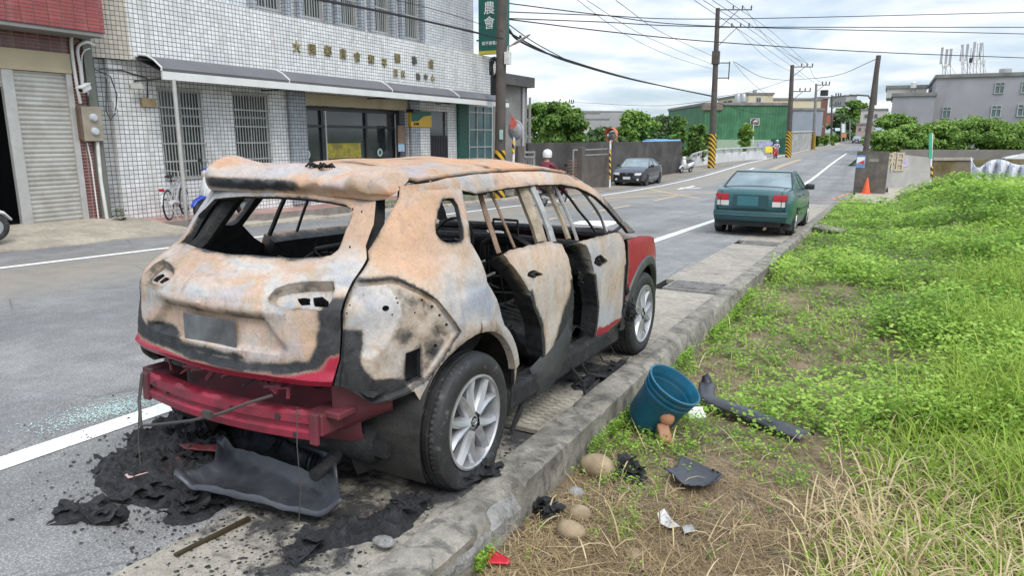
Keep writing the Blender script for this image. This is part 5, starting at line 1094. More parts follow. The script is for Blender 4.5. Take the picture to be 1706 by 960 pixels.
# ---- burnt metal
def m_burnt(name,streak=False,warm=0.,ashy=0.):
    m=NT(name); so=m.attr('soot'); pa=m.attr('paint'); ru=m.attr('rust'); av=m.attr('ash')
    v=m.mapping(m.P,(1,1,.32)) if streak else m.P
    n1=m.noise(1.75,3.5,.5,1.6,vec=v); n2=m.noise(5.0,5,.6,1.2,vec=v); n3=m.noise(38,5,.7); n4=m.noise(1.5,5,.6,.3); n5=m.noise(16,6,.7,1.1)
    c=m.ramp(n1,(.32,(.40,.43,.48)),(.42,(.55,.535,.51)),(.48,(.60,.45,.345)),(.56,(.60,.36,.24)),(.65,(.54,.41,.29)),(.74,(.47,.46,.45)))
    ash=m.ramp(n1,(.32,(.38,.41,.47)),(.43,(.57,.565,.555)),(.54,(.54,.515,.475)),(.62,(.50,.39,.29)),(.72,(.46,.46,.47)))
    c=m.mix(av,c,ash)
    rs=m.ramp(n1,(.33,(.44,.39,.33)),(.42,(.55,.36,.235)),(.50,(.54,.275,.135)),(.58,(.57,.40,.28)),(.68,(.42,.27,.17)))
    c=m.mix(ru,c,rs); c=m.mix(1.,c,(.90,.865,.83),'MULTIPLY')
    och=m.ramp(n2,(.54,0.),(.66,.5)); c=m.mix(och,c,(.46,.31,.165))
    blu=m.ramp(n4,(.52,0.),(.62,.55)); c=m.mix(blu,c,(.37,.43,.52))
    flk=m.math('MULTIPLY',m.ramp(n3,(.61,0.),(.67,.6)),m.ramp(n4,(.42,0.),(.55,1.))); c=m.mix(m.math('MULTIPLY',flk,.45),c,(.16,.12,.09))
    c=m.mix(1.,c,m.ramp(n5,(.25,.86),(.7,1.05)),'MULTIPLY')
    gry=m.ramp(n5,(.57,0.),(.59,1.)); gz_=m.math('MULTIPLY',gry,m.ramp(n2,(.47,0.),(.52,1.))); c=m.mix(m.math('MULTIPLY',gz_,.22),c,(.17,.175,.18))
    drip=m.noise(9,6,.6,.3,vec=m.mapping(m.P,(1.6,1.6,.16))); c=m.mix(m.math('MULTIPLY',m.ramp(drip,(.58,0.),(.70,.55)),m.ramp(n4,(.40,0.),(.55,1.))),c,(.20,.15,.11))
    c=m.mix(1.,c,m.ramp(m.noise(1.1,3,.5,.8),(.35,(.84,.87,.92)),(.65,(1.06,1.0,.93))),'MULTIPLY'); g1=m.noise(95,3,.7); g2_=m.noise(30,6,.75,.5); c=m.mix(1.,c,m.ramp(g1,(.25,.86),(.75,1.12)),'MULTIPLY'); c=m.mix(1.,c,m.ramp(g2_,(.32,.86),(.55,1.02)),'MULTIPLY')
    e1=m.noise(4.2,7,.72,.9); c=m.mix(m.math('MULTIPLY',m.ramp(e1,(.60,0.),(.62,1.)),.45),c,m.mix(m.ramp(g2_,(.4,0.),(.6,1.)),(.40,.27,.15),(.26,.235,.21)))
    c=m.mix(m.math('MULTIPLY',m.ramp(m.noise(3.1,8,.75,1.2),(.58,0.),(.64,.40)),m.ramp(g2_,(.35,1.),(.6,.2))),c,(.30,.30,.315))
    pz=m.math('ADD',pa,m.math('MULTIPLY',m.math('SUBTRACT',n2,.5),.6)); pf=m.ramp(pz,(.44,0.),(.56,1.))
    c=m.mix(pf,c,m.mix(m.ramp(n5,(.4,0.),(.7,.4)),(.34,.016,.042),(.17,.02,.03)))
    sz=m.math('ADD',so,m.math('ADD',m.math('MULTIPLY',m.math('SUBTRACT',n2,.5),.75),m.math('MULTIPLY',m.math('SUBTRACT',n3,.5),.3)))
    hal=m.math('MULTIPLY',m.ramp(sz,(.14,0.),(.36,.60)),1.); c=m.mix(hal,c,(.24,.185,.13))
    sf=m.ramp(sz,(.36,0.),(.44,.55),(.58,1.)); sc=m.mix(m.ramp(n5,(.3,0.),(.75,1.)),(.014,.0145,.016),(.055,.055,.058)); c=m.mix(sf,c,sc)
    m.col(c); m.rough(m.mix(pf,m.mix(sf,(.74,.74,.74),(.6,.6,.6)),(.32,.32,.32))).spec(.35)
    m.bump(m.math('ADD',m.math('ADD',m.math('MULTIPLY',n2,.8),m.math('MULTIPLY',n3,.35)),m.math('MULTIPLY',m.noise(14,4,.6),.8)),.42,.012); return m.m
MAT['burnt']=m_burnt('burnt_bodywork'); MAT['burntdoor']=m_burnt('burnt_door_skin',True)
def m_char():
    m=NT('charred_black'); n=m.noise(9,7,.7,.6); f=m.noise(60,5,.7)
    c=m.ramp(n,(.35,(.007,.007,.008)),(.55,(.018,.018,.019)),(.68,(.045,.042,.04)),(.78,(.11,.09,.075)))
    m.col(c).rough(.75); m.bump(m.math('ADD',n,m.math('MULTIPLY',f,.5)),.9,.02); return m.m
MAT['char']=m_char()
MAT['sootmetal']=simple('sooty_metal',(.035,.034,.033),.55,.3,.6,8,.3,(.085,.075,.066))
MAT['rustbare']=simple('rust_brown_metal',(.25,.16,.105),.8,.1,.5,14,.4,(.12,.09,.07))
MAT['rustorange']=simple('orange_rust_metal',(.34,.15,.06),.85,.1,.6,9,.3,(.03,.027,.025))
MAT['redpaint']=simple('dark_red_paint',(.25,.018,.040),.5,0,.55,8,.25,(.045,.028,.028))
MAT['redpaint2']=simple('dusty_red_underbody',(.17,.022,.036),.6,0,.5,6,.12,(.06,.045,.043))
def m_tyre():
    m=NT('tyre_rubber'); n=m.noise(7,6,.65); w=m.ramp(m.noise(24,7,.75,.6),(.54,0.),(.66,.6)); w2=m.math('MULTIPLY',w,m.ramp(n,(.45,0.),(.6,1.)))
    m.col(m.mix(w2,m.ramp(n,(.3,(.013,.013,.014)),(.7,(.032,.032,.034))),(.22,.22,.22))).rough(.62); m.bump(m.noise(120,3),.15,.004); return m.m
MAT['tyre']=m_tyre(); MAT['alloy']=simple('silver_alloy',(.50,.51,.53),.36,.55,.22,9,.0,(.16,.15,.14)); MAT['rimdark']=simple('dark_brake',(.03,.03,.03),.5,.3)
MAT['black']=simple('black_plastic',(.022,.023,.025),.45,0,.3,10,.05,(.06,.06,.06)); MAT['clad']=simple('grey_cladding',(.05,.053,.056),.5,0,.25,9,.1,(.10,.10,.10))
# ---- panel outlines, traced once in body coordinates (u along the wrap, z height)
TB=Tracer(bsurf,(-.62,4.7),(.2,1.51))
def sy(y): return BU[5]+(y-.3)*(BU[6]-BU[5])/.9
Z2=lambda p: zp(p,3.2,600,250)
tg_edge=TB([(652,331),(640,350),(626,374),(609,410),(611,431),(600,450),(587,468),(573,500),(567,523),(565,600),(553,644)])
tg_edge=[(min(max(u,.40),.72),z) for u,z in tg_edge]
TG_TOP=1.40
half=[(0,TG_TOP),(.25,TG_TOP),(tg_edge[0][0],TG_TOP)]+tg_edge+[(.45,.632),(.3,.628),(0,.622)]
tg_poly=half+[(-u,z) for u,z in half[::-1][1:-1]]
wh=TB(zp([(690,598),(800,604),(940,608),(1070,606),(1125,596),(1165,565),(1195,490),(1222,415),(1240,372),(1234,346),(1206,327),(1110,316)],3.2,200,240))
wh=[(0,wh[0][1])]+[(u,z) for u,z in wh[1:]]
topz=1.362
wh2=[(0,wh[1][1])]+wh[2:-1]+[(min(wh[-1][0],.36),topz),(.15,topz+.006),(0,topz+.006)]
wl_=TB(zp([(505,292),(455,345),(395,410),(335,470),(312,508),(345,526),(410,552),(500,574),(600,590)],3.2,200,240))
win_poly=wh2+[(-.30,topz+.003)]+wl_
lp=TB(zp([(790,182),(828,132),(900,106),(1000,95),(1138,92),(1146,130),(1130,190),(1102,238),(1060,250),(960,242),(850,238),(802,212)],3.2,200,240+200))
lh1=TB(zp([(922,148),(960,142),(994,148),(990,192),(940,196)],3.2,200,440)); lh2=TB(zp([(1010,142),(1062,136),(1096,166),(1096,210),(1014,204)],3.2,200,440))
M_=lambda q:[(-u,z) for u,z in q][::-1]
rec=[(-.31,.905),(.31,.905),(.43,.775),(.40,.745),(-.40,.745),(-.43,.775)]
soot_tg=[(.545,.99),(.56,.90),(.555,.80),(.52,.735),(.40,.705),(.2,.70),(0,.70),(-.25,.71),(-.42,.735),(-.54,.78),(-.59,.86),(-.60,.95),(-.75,.99),(-.75,.5),(.75,.5),(.75,.99)]
soot_mid=[(-.47,.79),(-.30,.80),(-.18,.74),(.2,.735),(.25,.70),(-.45,.71)]
paint_tg=[(-.75,.60),(-.75,.70),(-.60,.700),(-.35,.685),(-.1,.672),(.2,.668),(.45,.68),(.56,.71),(.60,.77),(.75,.80),(.75,.55)]
emb=lambda V: .006*np.exp(-((np.hypot(V[:,0],V[:,1]-1.02)-.062)/.008)**2)
crease=lambda V: emb(V)+.012*np.exp(-((V[:,1]-.925)/.012)**2)*np.clip((.40-np.abs(V[:,0]))/.08,0,1)+.02*np.exp(-((V[:,1]-.665)/.02)**2)
mk_tg={'soot':lambda V,P: np.maximum.reduce([sstep(sdist(V,np.array(soot_tg)),-.045,.035)*(1-sstep(sdist(V,np.array(paint_tg)),-.03,.03)),.75*sstep(sdist(V,np.array(soot_mid)),-.03,.03),.46*np.exp(-((sdist(V,np.array(rec))-.012)/.012)**2)*(V[:,1]>.86),.50*np.exp(-(np.abs(sdist(V,np.array(lp))-.004)/.007)**2),.50*np.exp(-(np.abs(sdist(V,np.array(M_(lp)))-.004)/.007)**2),.52*np.exp(-(segdist(V,np.array(win_poly))/.013)**2)*(.6+1.2*np.clip(fbm(P,9,29,3)+.3,0,1)),.34*np.exp(-((V[:,1]-.905)/.03)**2)*(np.abs(V[:,0])<.42)]),  # soot, plus crease shade painted round the plate recess and lamp sockets
       'paint':lambda V,P: sstep(sdist(V,np.array(paint_tg)),-.03,.03),'rust':lambda V,P:.35*sstep(V[:,1],1.2,1.36),'ash':lambda V,P:.35+.3*vnoise(P,3,9)}
plug=[[(u0+.006*math.cos(t),z0+.006*math.sin(t)) for t in np.linspace(0,6.28,9)[:-1]] for u0,z0 in TB([(588,349),(603,353),(583,412),(563,481.5),(640,345)][:3])]
panel('tailgate',tg_poly,[win_poly,lh1,lh2,M_(lh1),M_(lh2)]+plug,bsurf,MAT['burnt'],suv,step=.014,thick=.018,feats=[(rec,-.030,.022),(lp,-.045,.008),(M_(lp),-.045,.008)],creases=[(lp,.008),(M_(lp),.008)],masks=mk_tg,warp=.004,seed=3,dent=crease)
tgo=bpy.data.objects['tailgate']
# licence plate, scorched grey, in the recess
m=MB(); m.box((.0,-.775,.79),(.33,.006,.16),bev=.002); m.build('licence_plate',simple('scorched_plate',(.17,.175,.18),.6,.2,.5,9,.1,(.03,.025,.025)),tgo)
# spoiler
def spoiler():
    xs=np.linspace(-.595,.60,49); rows=[]; 
    for x in xs:
        a=abs(x)/.6; e=sstep(a,.72,1.); L=1 if x<0 else 0
        hump=.030*math.exp(-((x-.50)/.09)**2); left=.055*math.exp(-((x+.53)/.10)**2)
        zr=1.522-.03*a*a
        pull=.075*sstep(a,.80,1.); zr=zr-.030*sstep(a,.88,1.)**2
        w=.005*math.sin(x*31)+.005*math.sin(x*57+1)+.003*math.sin(x*101+2)
        P0=(x,-.03,zr+.004+left*.5); P1=(x,-.12,zr+hump*.4+left*1.0+w); P2=(x,-.22,zr-.018+hump+left*1.15+w); P3=(x,-.325+pull,1.462+hump*.9+left*.75+w); P4=(x,-.352+pull,1.445+hump*.4+left*.4+w); P5=(x,-.352+pull*1.05,1.428+w-.02*e); P6=(x,-.335+pull*.95,1.405-.01*e); P7=(x*.985,-.322+pull*.85,1.384-.012*e)
        sec=np.array([P0,P1,P2,P3,P4,P5,P6,P7]); c_=np.array([x,-.26,1.40]); sec=c_+(sec-c_)*math.sqrt(max(.02,1-.95*(max(0,a-.86)/.14)**2)); rows.append(sec)
    V=np.array(rows)
    # densify along section
    t=np.linspace(0,7,22); V=np.stack([hermite(t,np.arange(8.),np.moveaxis(V,1,-1)[...,:]) ],0)[0]; V=np.moveaxis(V,-1,1)
    m=MB(); m.grid(V); n=len(m.v); ends=[[tuple(V[k][j]) for j in range(22)] for k in(0,-1)]
    for e_ in ends: m.add(e_,[tuple(range(22))])
    q=np.array(m.v); m.a={'soot':np.clip(.66*np.exp(-((q[:,2]-1.425)/.034)**4)*np.clip((.32-q[:,0])/.3,0,1)*np.clip((q[:,0]+.56)/.1,0,1)*(q[:,1]<-.29),0,1),'rust':np.full(len(q),.45)+.5*np.exp(-((q[:,2]-1.40)/.02)**2),'ash':np.clip((q[:,0]-.2)*2,0,.8),'paint':np.zeros(len(q))}
    return m.build('spoiler',MAT['burnt'],tgo,smooth=.7)
spoiler()
# melted brake-light remains on the spoiler
m=MB()
for k in range(9):
    a=k*.7; m.tube([(.10+.018*k-.06,-.20+.012*math.sin(k*2.),1.512+.008*math.sin(k)),(.13+.018*k-.06,-.215+.012*math.cos(k*1.7),1.528+.006*math.cos(k*3)),(.15+.016*k-.06,-.19,1.512)],.006,5)
m.build('melted_lamp_remains',MAT['char'],tgo)
# ---- right body side with quarter panel, rail and front pillar
gap=TB([(666,311),(665,327),(657,344),(645,365),(626,397),(613,418),(614.5,433),(604,452),(590,470),(577,500),(571,523),(568,600),(557,643)])
gap=[(max(u,tg_edge[min(i,len(tg_edge)-1)][0]+.006 if i>4 else u),z) for i,(u,z) in enumerate(gap)]
low=TB([(590,659),(624,673),(655,666),(690,652)])
def arcpts(cy,cz,r,a0,a1,n=18): return [(sy(cy+r*math.cos(math.radians(a))),cz+r*math.sin(math.radians(a))) for a in np.linspace(a0,a1,n)]
arch=arcpts(.01,.335,.415,158,8)
qfront=TB([(836,528),(829,498),(815.6,469),(800,431),(787,409)])
cpil=TB([(784,404),(778,353),(770,316)])
RAILZ=1.400
rail=[(sy(.35),1.387),(sy(.7),1.405),(sy(1.0),1.412),(sy(1.4),1.405),(sy(1.65),1.375),(sy(1.85),1.31),(sy(2.05),1.21),(sy(2.22),1.09),(sy(2.28),1.03)]
railtop=[(sy(2.42),1.02),(sy(2.33),1.10),(sy(2.16),1.22),(sy(1.98),1.33),(sy(1.80),1.41),(sy(1.62),1.462),(sy(1.3),1.487),(sy(.9),1.490),(sy(.5),1.485),(sy(.1),1.468),(sy(-.08),1.452),(.93,1.437)]
quarter=gap+low+arch+[(sy(.43),.36),(sy(.43),.5)]+qfront+cpil+rail+railtop
qwin=TB(zp([(440,262),(470,256),(500,259),(522,292),(546,400),(550,470),(536,490),(462,492),(430,475),(406,445),(402,400),(415,330),(430,290)],3.2,600,250))
Z4=lambda p: zp(p,3.557,520,430)
recq=TB(Z4([(250,132),(470,116),(530,128),(655,192),(742,245),(800,320),(880,436),(838,495),(770,610),(690,720),(560,795),(370,862),(160,790),(170,640),(178,330),(215,220)]))
disc=TB(Z4([(258,215),(300,182),(420,148),(478,200),(515,262),(530,340),(490,430),(400,568),(340,598),(275,590),(245,520),(232,400),(238,290)]))
hh=lambda cx,cy,r: [(u,z) for u,z in TB(Z4([(cx+r*math.cos(t),cy+r*math.sin(t)*1.03) for t in np.linspace(0,6.28,13)[:-1]]))]
holes_q=[qwin,hh(450,297,23),TB(Z4([(573,575),(665,541),(667,722),(573,760)]))]+[hh(*q) for q in [(521,258,7),(510,225,6),(491,344,6),(735,290,9),(777,344,8),(818,400,9),(757,530,11),(630,330,6),(674,244,8),(202,330,6),(220,268,6)]]
rim2=[(disc,.010,.006)]
soot_q=TB(Z4([(165,440),(292,452),(282,640),(330,700),(362,762),(470,740),(560,745),(585,800),(400,875),(150,790),(150,600)]))
archp=np.array(arch)
mk_q={'soot':lambda V,P: np.maximum.reduce([.95*sstep(sdist(V,np.array(soot_q)),-.04,.02),.56*np.exp(-(segdist(V,np.array(recq))/.0065)**2),.42*np.exp(-(np.abs(sdist(V,np.array(disc))-.006)/.008)**2)*(.5+fbm(P,6,3,2)),.42*np.exp(-(segdist(V,archp,False)/.03)**2),.40*np.exp(-(segdist(V,np.array(cpil+rail),False)/.022)**2),.5*sstep(V[:,0],sy(1.7),sy(2.2)),.40*sstep(sdist(V,np.array(recq)),-.01,.05)*sstep(V[:,0],1.3,1.6),.36*sstep(sdist(V,np.array(recq)),.0,.03)*sstep(-sdist(V,np.array(disc)),.0,.02)*(.5+1.6*np.clip(fbm(P,7,19,4)+.2,0,1)),.50*np.exp(-(segdist(V,np.array(qwin))/.014)**2),.55*np.exp(-(segdist(V,np.array(holes_q[2]))/.02)**2),.46*np.clip(fbm(P,9,23,4)*2.2,0,1)*sstep(V[:,1],1.25,1.33)*sstep(V[:,0],1.1,1.3)*(V[:,0]<2.2),.40*np.exp(-(segdist(V,np.array(gap),False)/.02)**2)]),  # soot, plus painted crease shade along the recess step and disc edge
      'ash':lambda V,P: np.clip(.25+.65*sstep(V[:,0],1.0,1.5)*(1-sstep(V[:,1],1.15,1.3))+.55*sstep(sdist(V,np.array(recq)),-.02,.05)+.4*sstep(V[:,1],1.38,1.45)*sstep(V[:,0],1.6,2.6),0,1),
      'rust':lambda V,P: .35*sstep(V[:,1],1.05,1.2)}
dq=lambda V: -.006*np.exp(-((V[:,1]-.965-.03*(V[:,0]-1.2))/.02)**2)*sstep(V[:,0],.9,1.3)-.012*np.exp(-((V[:,1]-1.418-.012*np.clip(V[:,0]-1,0,1))/.007)**2)*sstep(V[:,0],.95,1.05)
def dq2(V):
    Q=np.c_[V,0*V[:,0]]
    return dq(V)+.0018*fbm(Q,12,44,3)-.012*np.exp(-((V[:,0]-1.32)/.16)**2-((V[:,1]-1.0)/.10)**2)+.007*np.exp(-((V[:,1]-1.085+.25*(V[:,0]-1.1))/.016)**2)*np.exp(-((V[:,0]-1.15)/.25)**2)-.009*np.exp(-((V[:,0]-1.55)/.10)**2-((V[:,1]-.93)/.12)**2)
bs=panel('body_side',quarter,holes_q,bsurf,MAT['burnt'],suv,step=.018,thick=.024,feats=[(recq,-.026,.008),(disc,-.020,.012)]+rim2+[(TB(Z4([(705,325),(730,345),(835,470),(800,500),(745,420)])),-.02,.015)],masks=mk_q,seed=5,dent=dq2,warp=.004,creases=[(recq,.008),(disc,.012)])
# wheel-arch flare strip
fl=MB(); rows=[]
for a in np.linspace(165,18,26):
    r=[]
    for k,(rr,o) in enumerate([(.470,.0),(.455,.006),(.43,.009),(.414,.007),(.406,-.03)]):
        y=.01+rr*math.cos(math.radians(a)); z=.335+rr*math.sin(math.radians(a)); p=bsurf([(sy(y),z)])[0] if y>-.2 else bsurf([(1.2+(y+.2)*1.04,z)])[0]; r.append((p[0]+o,p[1],p[2]))
    rows.append(r)
rows=[r for r in rows if r[0][1]>-.02]
fl.grid(np.array(rows)); q=np.array(fl.v); fl.a={'soot':.30+.25*vnoise(q,9),'paint':0*q[:,0],'rust':.0*q[:,0],'ash':.9+0*q[:,0]}; fl.build('arch_flare',MAT['burnt'],bs,smooth=.7)
# inner wheel housing
for s in(1,-1):
    m=MB(); rows=[]
    for x in np.linspace(.50,.86,7): rows.append([(s*x,.01+(.43+.05*(x<.55))*math.cos(t),.33+(.43+.05*(x<.55))*math.sin(t)) for t in np.linspace(-.35,math.pi+.5,28)])
    m.grid(np.array(rows)); V=rows[0]; m.add([(s*.50,.01,.33)]+V,[(0,i,i+1) for i in range(1,28)]); m.build('wheel_housing',MAT['sootmetal'],suv,smooth=.9)
    m=MB(); rows=[]
    for x in np.linspace(.48,.86,7): rows.append([(s*x,2.64+.43*math.cos(t),.33+.43*math.sin(t)) for t in np.linspace(-.35,math.pi+.3,28)])
    m.grid(np.array(rows)); V=rows[0]; m.add([(s*.48,2.64,.33)]+V,[(0,i,i+1) for i in range(1,28)]); m.build('wheel_housing',MAT['char'],suv,smooth=.9)
# left side: mirrored shell
ql=[(.66,1.42),(.66,1.30),(.64,1.1),(.64,.95),(.63,.75),(.64,.60)]+[(.8,.5),(1.0,.46)]+arch+[(sy(.43),.36),(sy(.43),.5),(sy(.40),.62),(sy(.36),.80),(sy(.33),1.02)]+cpil+rail+railtop
panel('body_side',ql,[qwin],bsurf,MAT['burnt'],suv,step=.04,thick=.035,masks={'soot':lambda V,P:.2+.2*vnoise(P,4)},mirror=True,inner=.85,innerattr={'rust':.6},seed=8)
# ---- roof
RX=np.linspace(-.60,.60,41); RY=np.linspace(-.06,2.02,60)
def roofz(x,y):
    e=np.interp(y,[-.1,.1,.4,.9,1.3,1.6,1.8,2.02],[1.468,1.480,1.498,1.510,1.510,1.488,1.452,1.40]); return e+.052*(1-(x/.60)**2)
V=np.array([[(x*(1-.03*max(0,y-1.5)),y,roofz(x,y)) for x in RX] for y in RY]); q=V.reshape(-1,3)
w=.010*fbm(q*np.array([1,1.,0]),2.2,4,4)+.006*np.sin(q[:,1]*9+2.5*np.sin(q[:,0]*4))*np.exp(-(q[:,0]/.4)**2)-.014*np.exp(-((q[:,0]-.12)/.2)**2-((q[:,1]-.15)/.2)**2)
w*=np.clip((.6-np.abs(q[:,0]))/.1,0,1); q=q+np.stack([0*w,0*w,w],1)
q[:,2]-=.016*np.exp(-((np.abs(q[:,0])-.545)/.012)**2)
m=MB(); m.grid(q.reshape(V.shape)); m.a={'soot':np.maximum(.12+.34*sstep(vnoise(q*np.array([.6,2.,1]),3.5,3),.12,.35),.62*np.exp(-((np.abs(q[:,0])-.555)/.012)**2)),'rust':np.full(len(q),.8),'ash':np.clip(.3*vnoise(q,2,4),0,1),'paint':np.zeros(len(q))}  # mottled soot, plus a dark line coloured into each roof-edge ditch
rf=m.build('roof',MAT['burnt'],suv,smooth=.7); md=rf.modifiers.new('t','SOLIDIFY'); md.thickness=.02; md.offset=-1
# ---- doors
dR=hinge(1.19,-math.radians(7.0)); dF=hinge(2.17,-math.radians(4.6))
TR=Tracer(dR,(1.5,3.0),(.2,1.5)); TF=Tracer(dF,(2.3,3.7),(.2,1.5))
Z5=lambda p: zp(p,3.2,780,380)
rd=TR(Z5([(188,136),(240,115),(300,99),(370,82),(430,72),(498,88),(530,150),(552,258)]))+[(sy(1.165),.70),(sy(1.16),.45),(sy(1.12),.30)]+TR(Z5([(450,770),(412,832),(398,700),(394,600),(388,520),(350,430),(330,340),(280,260),(222,182)]))
fd=TF(Z5([(588,77),(640,60),(700,45),(760,30),(802,22),(832,80),(841,200),(837,330),(826,440),(836,497),(760,552),(680,660),(640,702),(672,590),(684,500),(690,420),(680,330),(670,240),(655,150),(632,92)]))
def door_masks(poly,seed,redlow):
    pp=np.array(poly); lo,hi=pp.min(0),pp.max(0)
    def soot_shade(V,P):
        d=segdist(V,pp); b=.62*np.exp(-(d/.035)**2)*(V[:,1]<lo[1]+.72*(hi[1]-lo[1]))+.33*np.exp(-(d/.02)**2)
        if not redlow: # black scorch climbing from the front lower corner
            t=(V[:,0]-lo[0])/(hi[0]-lo[0]); zz=(V[:,1]-lo[1])/(hi[1]-lo[1]); b=np.maximum(b,sstep(t-.52-.62*zz,-.10,.10)*1.0)
        return b
    return {'soot':soot_shade,'ash':lambda V,P: np.full(len(V),.85),'paint':(lambda V,P: sstep(.30-(V[:,1]-lo[1])/(hi[1]-lo[1])+.0,-.06,.10)*(.72 if redlow else 0)),'rust':lambda V,P:.25*sstep(V[:,1],.9,1.05)}
def handle_hole(T,cx,cy,sx,sy_): return T([(cx+sx*math.cos(t)*(1+.18*math.sin(3*t+1)),cy+sy_*math.sin(t)*(1+.2*math.cos(4*t))) for t in np.linspace(0,6.28,17)[:-1]])
hR=handle_hole(TR,890,457,13,6); hF=handle_hole(TF,1000,435,11,9); kF=handle_hole(TF,983,435,3.2,3)
rdo=panel('door',rd,[hR],dR,MAT['burntdoor'],suv,step=.022,thick=.12,masks=door_masks(rd,1,False),seed=11,warp=.004,inner=.9,noise_edge=.0025)
rdo['label']='rear side door hanging ajar with ashy white skin'
fdo=panel('door',fd,[hF,kF],dF,MAT['burntdoor'],suv,step=.022,thick=.12,masks=door_masks(fd,2,True),seed=12,warp=.004,inner=.9,noise_edge=.0025)
fdo['label']='front side door ajar with red paint left at its foot'
def lump(name,c,s,mat,parent,n=60,seed=0,flat=.7):
    m=MB(); rr=np.random.default_rng(seed)
    for k in range(n):
        p=np.array(c)+rr.normal(0,1,3)*np.array(s)*.45; d=rr.normal(0,1,3); d/=np.linalg.norm(d); l=rr.uniform(.3,.9)*max(s)
        m.tube([p-d*l*.4,p+rr.normal(0,.006,3),p+d*l*.4],rr.uniform(.003,.008),5)
    return m.build(name,mat,parent)
h0=dR(np.array(TR([(890,457)])))[0]; lump('burnt_handle',h0+[-.02,0,0],(.02,.05,.022),MAT['char'],rdo,34,1)
h1=dF(np.array(TF([(1000,435)])))[0]; lump('burnt_handle',h1+[-.015,0,0],(.02,.045,.035),MAT['char'],fdo,34,2)
e1=c2w; l0=dF(np.array([(TF([(985,462)])[0][0],TF([(985,462)])[0][1])]))[0]
lump('latch',l0+[-.07,-.03,0],(.02,.012,.04),MAT['char'],fdo,24,3)
# window frames (bare, rusted uprights)
def strip(name,T,surf,pts,w,mat,parent,out=.0,flat=.55):
    A=np.array(T(pts)); A=resample(A,.03,False); P=surf(A)-np.array([.02-out,0,0]); m=MB(); m.tube(P,w,6,flat=flat); return m.build(name,mat,parent,smooth=.8)
Z=Z2
strip('window_upright',TR,dR,Z([(652,215),(672,290),(700,385),(730,470),(757,552)]),.016,MAT['rustbare'],rdo)
strip('window_upright',TR,dR,Z([(704,208),(740,285),(775,370),(810,450),(842,524)]),.012,MAT['rustbare'],rdo)
strip('window_header',TR,dR,Z([(648,208),(720,190),(800,168),(884,148)]),.014,MAT['rustbare'],rdo)
MAT['tanmetal']=simple('scorched_tan_frame',(.36,.295,.21),.75,.1,.45,12,.25,(.09,.075,.06)); MAT['greymetal']=simple('ashy_grey_frame',(.36,.36,.355),.7,.1,.3,12,.2,(.16,.14,.12))
strip('window_upright',TR,dR,Z([(876,160),(905,240),(940,330),(975,420),(998,495)]),.044,MAT['tanmetal'],rdo,-.02)
strip('window_upright',TR,dR,Z([(905,160),(945,250),(985,345),(1015,425),(1035,492)]),.030,MAT['greymetal'],rdo,.012)
strip('window_upright',TF,dF,Z([(1012,158),(1040,215),(1080,300),(1120,390),(1150,480)]),.032,MAT['tanmetal'],fdo,-.03)
strip('window_upright',TF,dF,Z([(1030,160),(1062,220),(1100,300),(1138,390),(1168,485)]),.022,MAT['greymetal'],fdo,.005)
strip('window_header',TF,dF,Z([(1012,152),(1075,155),(1140,178),(1200,222),(1255,290),(1300,360),(1328,440)]),.018,MAT['greymetal'],fdo,0.)
strip('window_header',TF,dF,Z([(1050,175),(1110,200),(1165,255),(1215,325),(1265,385),(1305,440)]),.014,MAT['sootmetal'],fdo,-.05)
# left doors, closed
def closed(nm,y0,y1,rear,so_):
    if rear: po=[(sy(.46),.33),(sy(.44),.5),(sy(.38),.7),(sy(.33),.98),(sy(.34),1.075),(sy(y1),1.065),(sy(y1),.33)]
    else: po=[(sy(y0),.33),(sy(y0),1.065),(sy(y1),1.05),(sy(y1+.02),.8),(sy(y1),.33)]
    return panel(nm,po,[],bsurf,MAT['burntdoor'],suv,step=.05,thick=.10,masks={'soot':lambda V,P:.25+0*V[:,0]},mirror=True,inner=.0,innerattr={'soot':so_,'rust':1.,'ash':0.},seed=20)
ld1=closed('door',.4,1.17,True,.72); ld2=closed('door',1.20,2.17,False,.36)
for o,P in((ld1,[(.36,1.07),(.40,1.36)]),(ld1,[(.60,1.07),(.62,1.38)]),(ld1,[(1.12,1.07),(1.10,1.40)]),(ld2,[(1.24,1.07),(1.20,1.40)])):
    A=resample(np.array([(sy(y),z) for y,z in P]),.05,False); q=bsurf(A)*np.array([-1,1,1])+np.array([.03,0,0]); m=MB(); m.tube(q,.016 if P[0][0]!=.60 else .010,6); m.build('window_upright',MAT['sootmetal'],o)
MAT['trimdark']=simple('charred_trim',(.03,.031,.033),.5,0,.4,9,.2,(.07,.068,.065))
# ---- inner structure
def pillar(s):
    A=resample(np.array([(sy(1.04 if s>0 else 1.19),z) for z in np.linspace(.3,1.05 if s>0 else 1.44,12)]),.06,False); q=bsurf(A)-np.array([.07,0,0]); q[:,0]*=s
    m=MB(); rows=[]
    for p in q: rows.append([(p[0]+s*.03,p[1]-.04,p[2]),(p[0]+s*.03,p[1]+.035,p[2]),(p[0]-s*.03,p[1]+.03,p[2]),(p[0]-s*.03,p[1]-.035,p[2]),(p[0]+s*.03,p[1]-.04,p[2])])
    m.grid(np.array(rows)); m.build('centre_pillar',MAT['char'],suv)
pillar(1);pillar(-1)
for s in(1,-1): m=MB(); m.b2((s*.74,.42,.20),(s*.855,2.2,.33),bev=.02); m.build('sill',MAT['char'],suv)
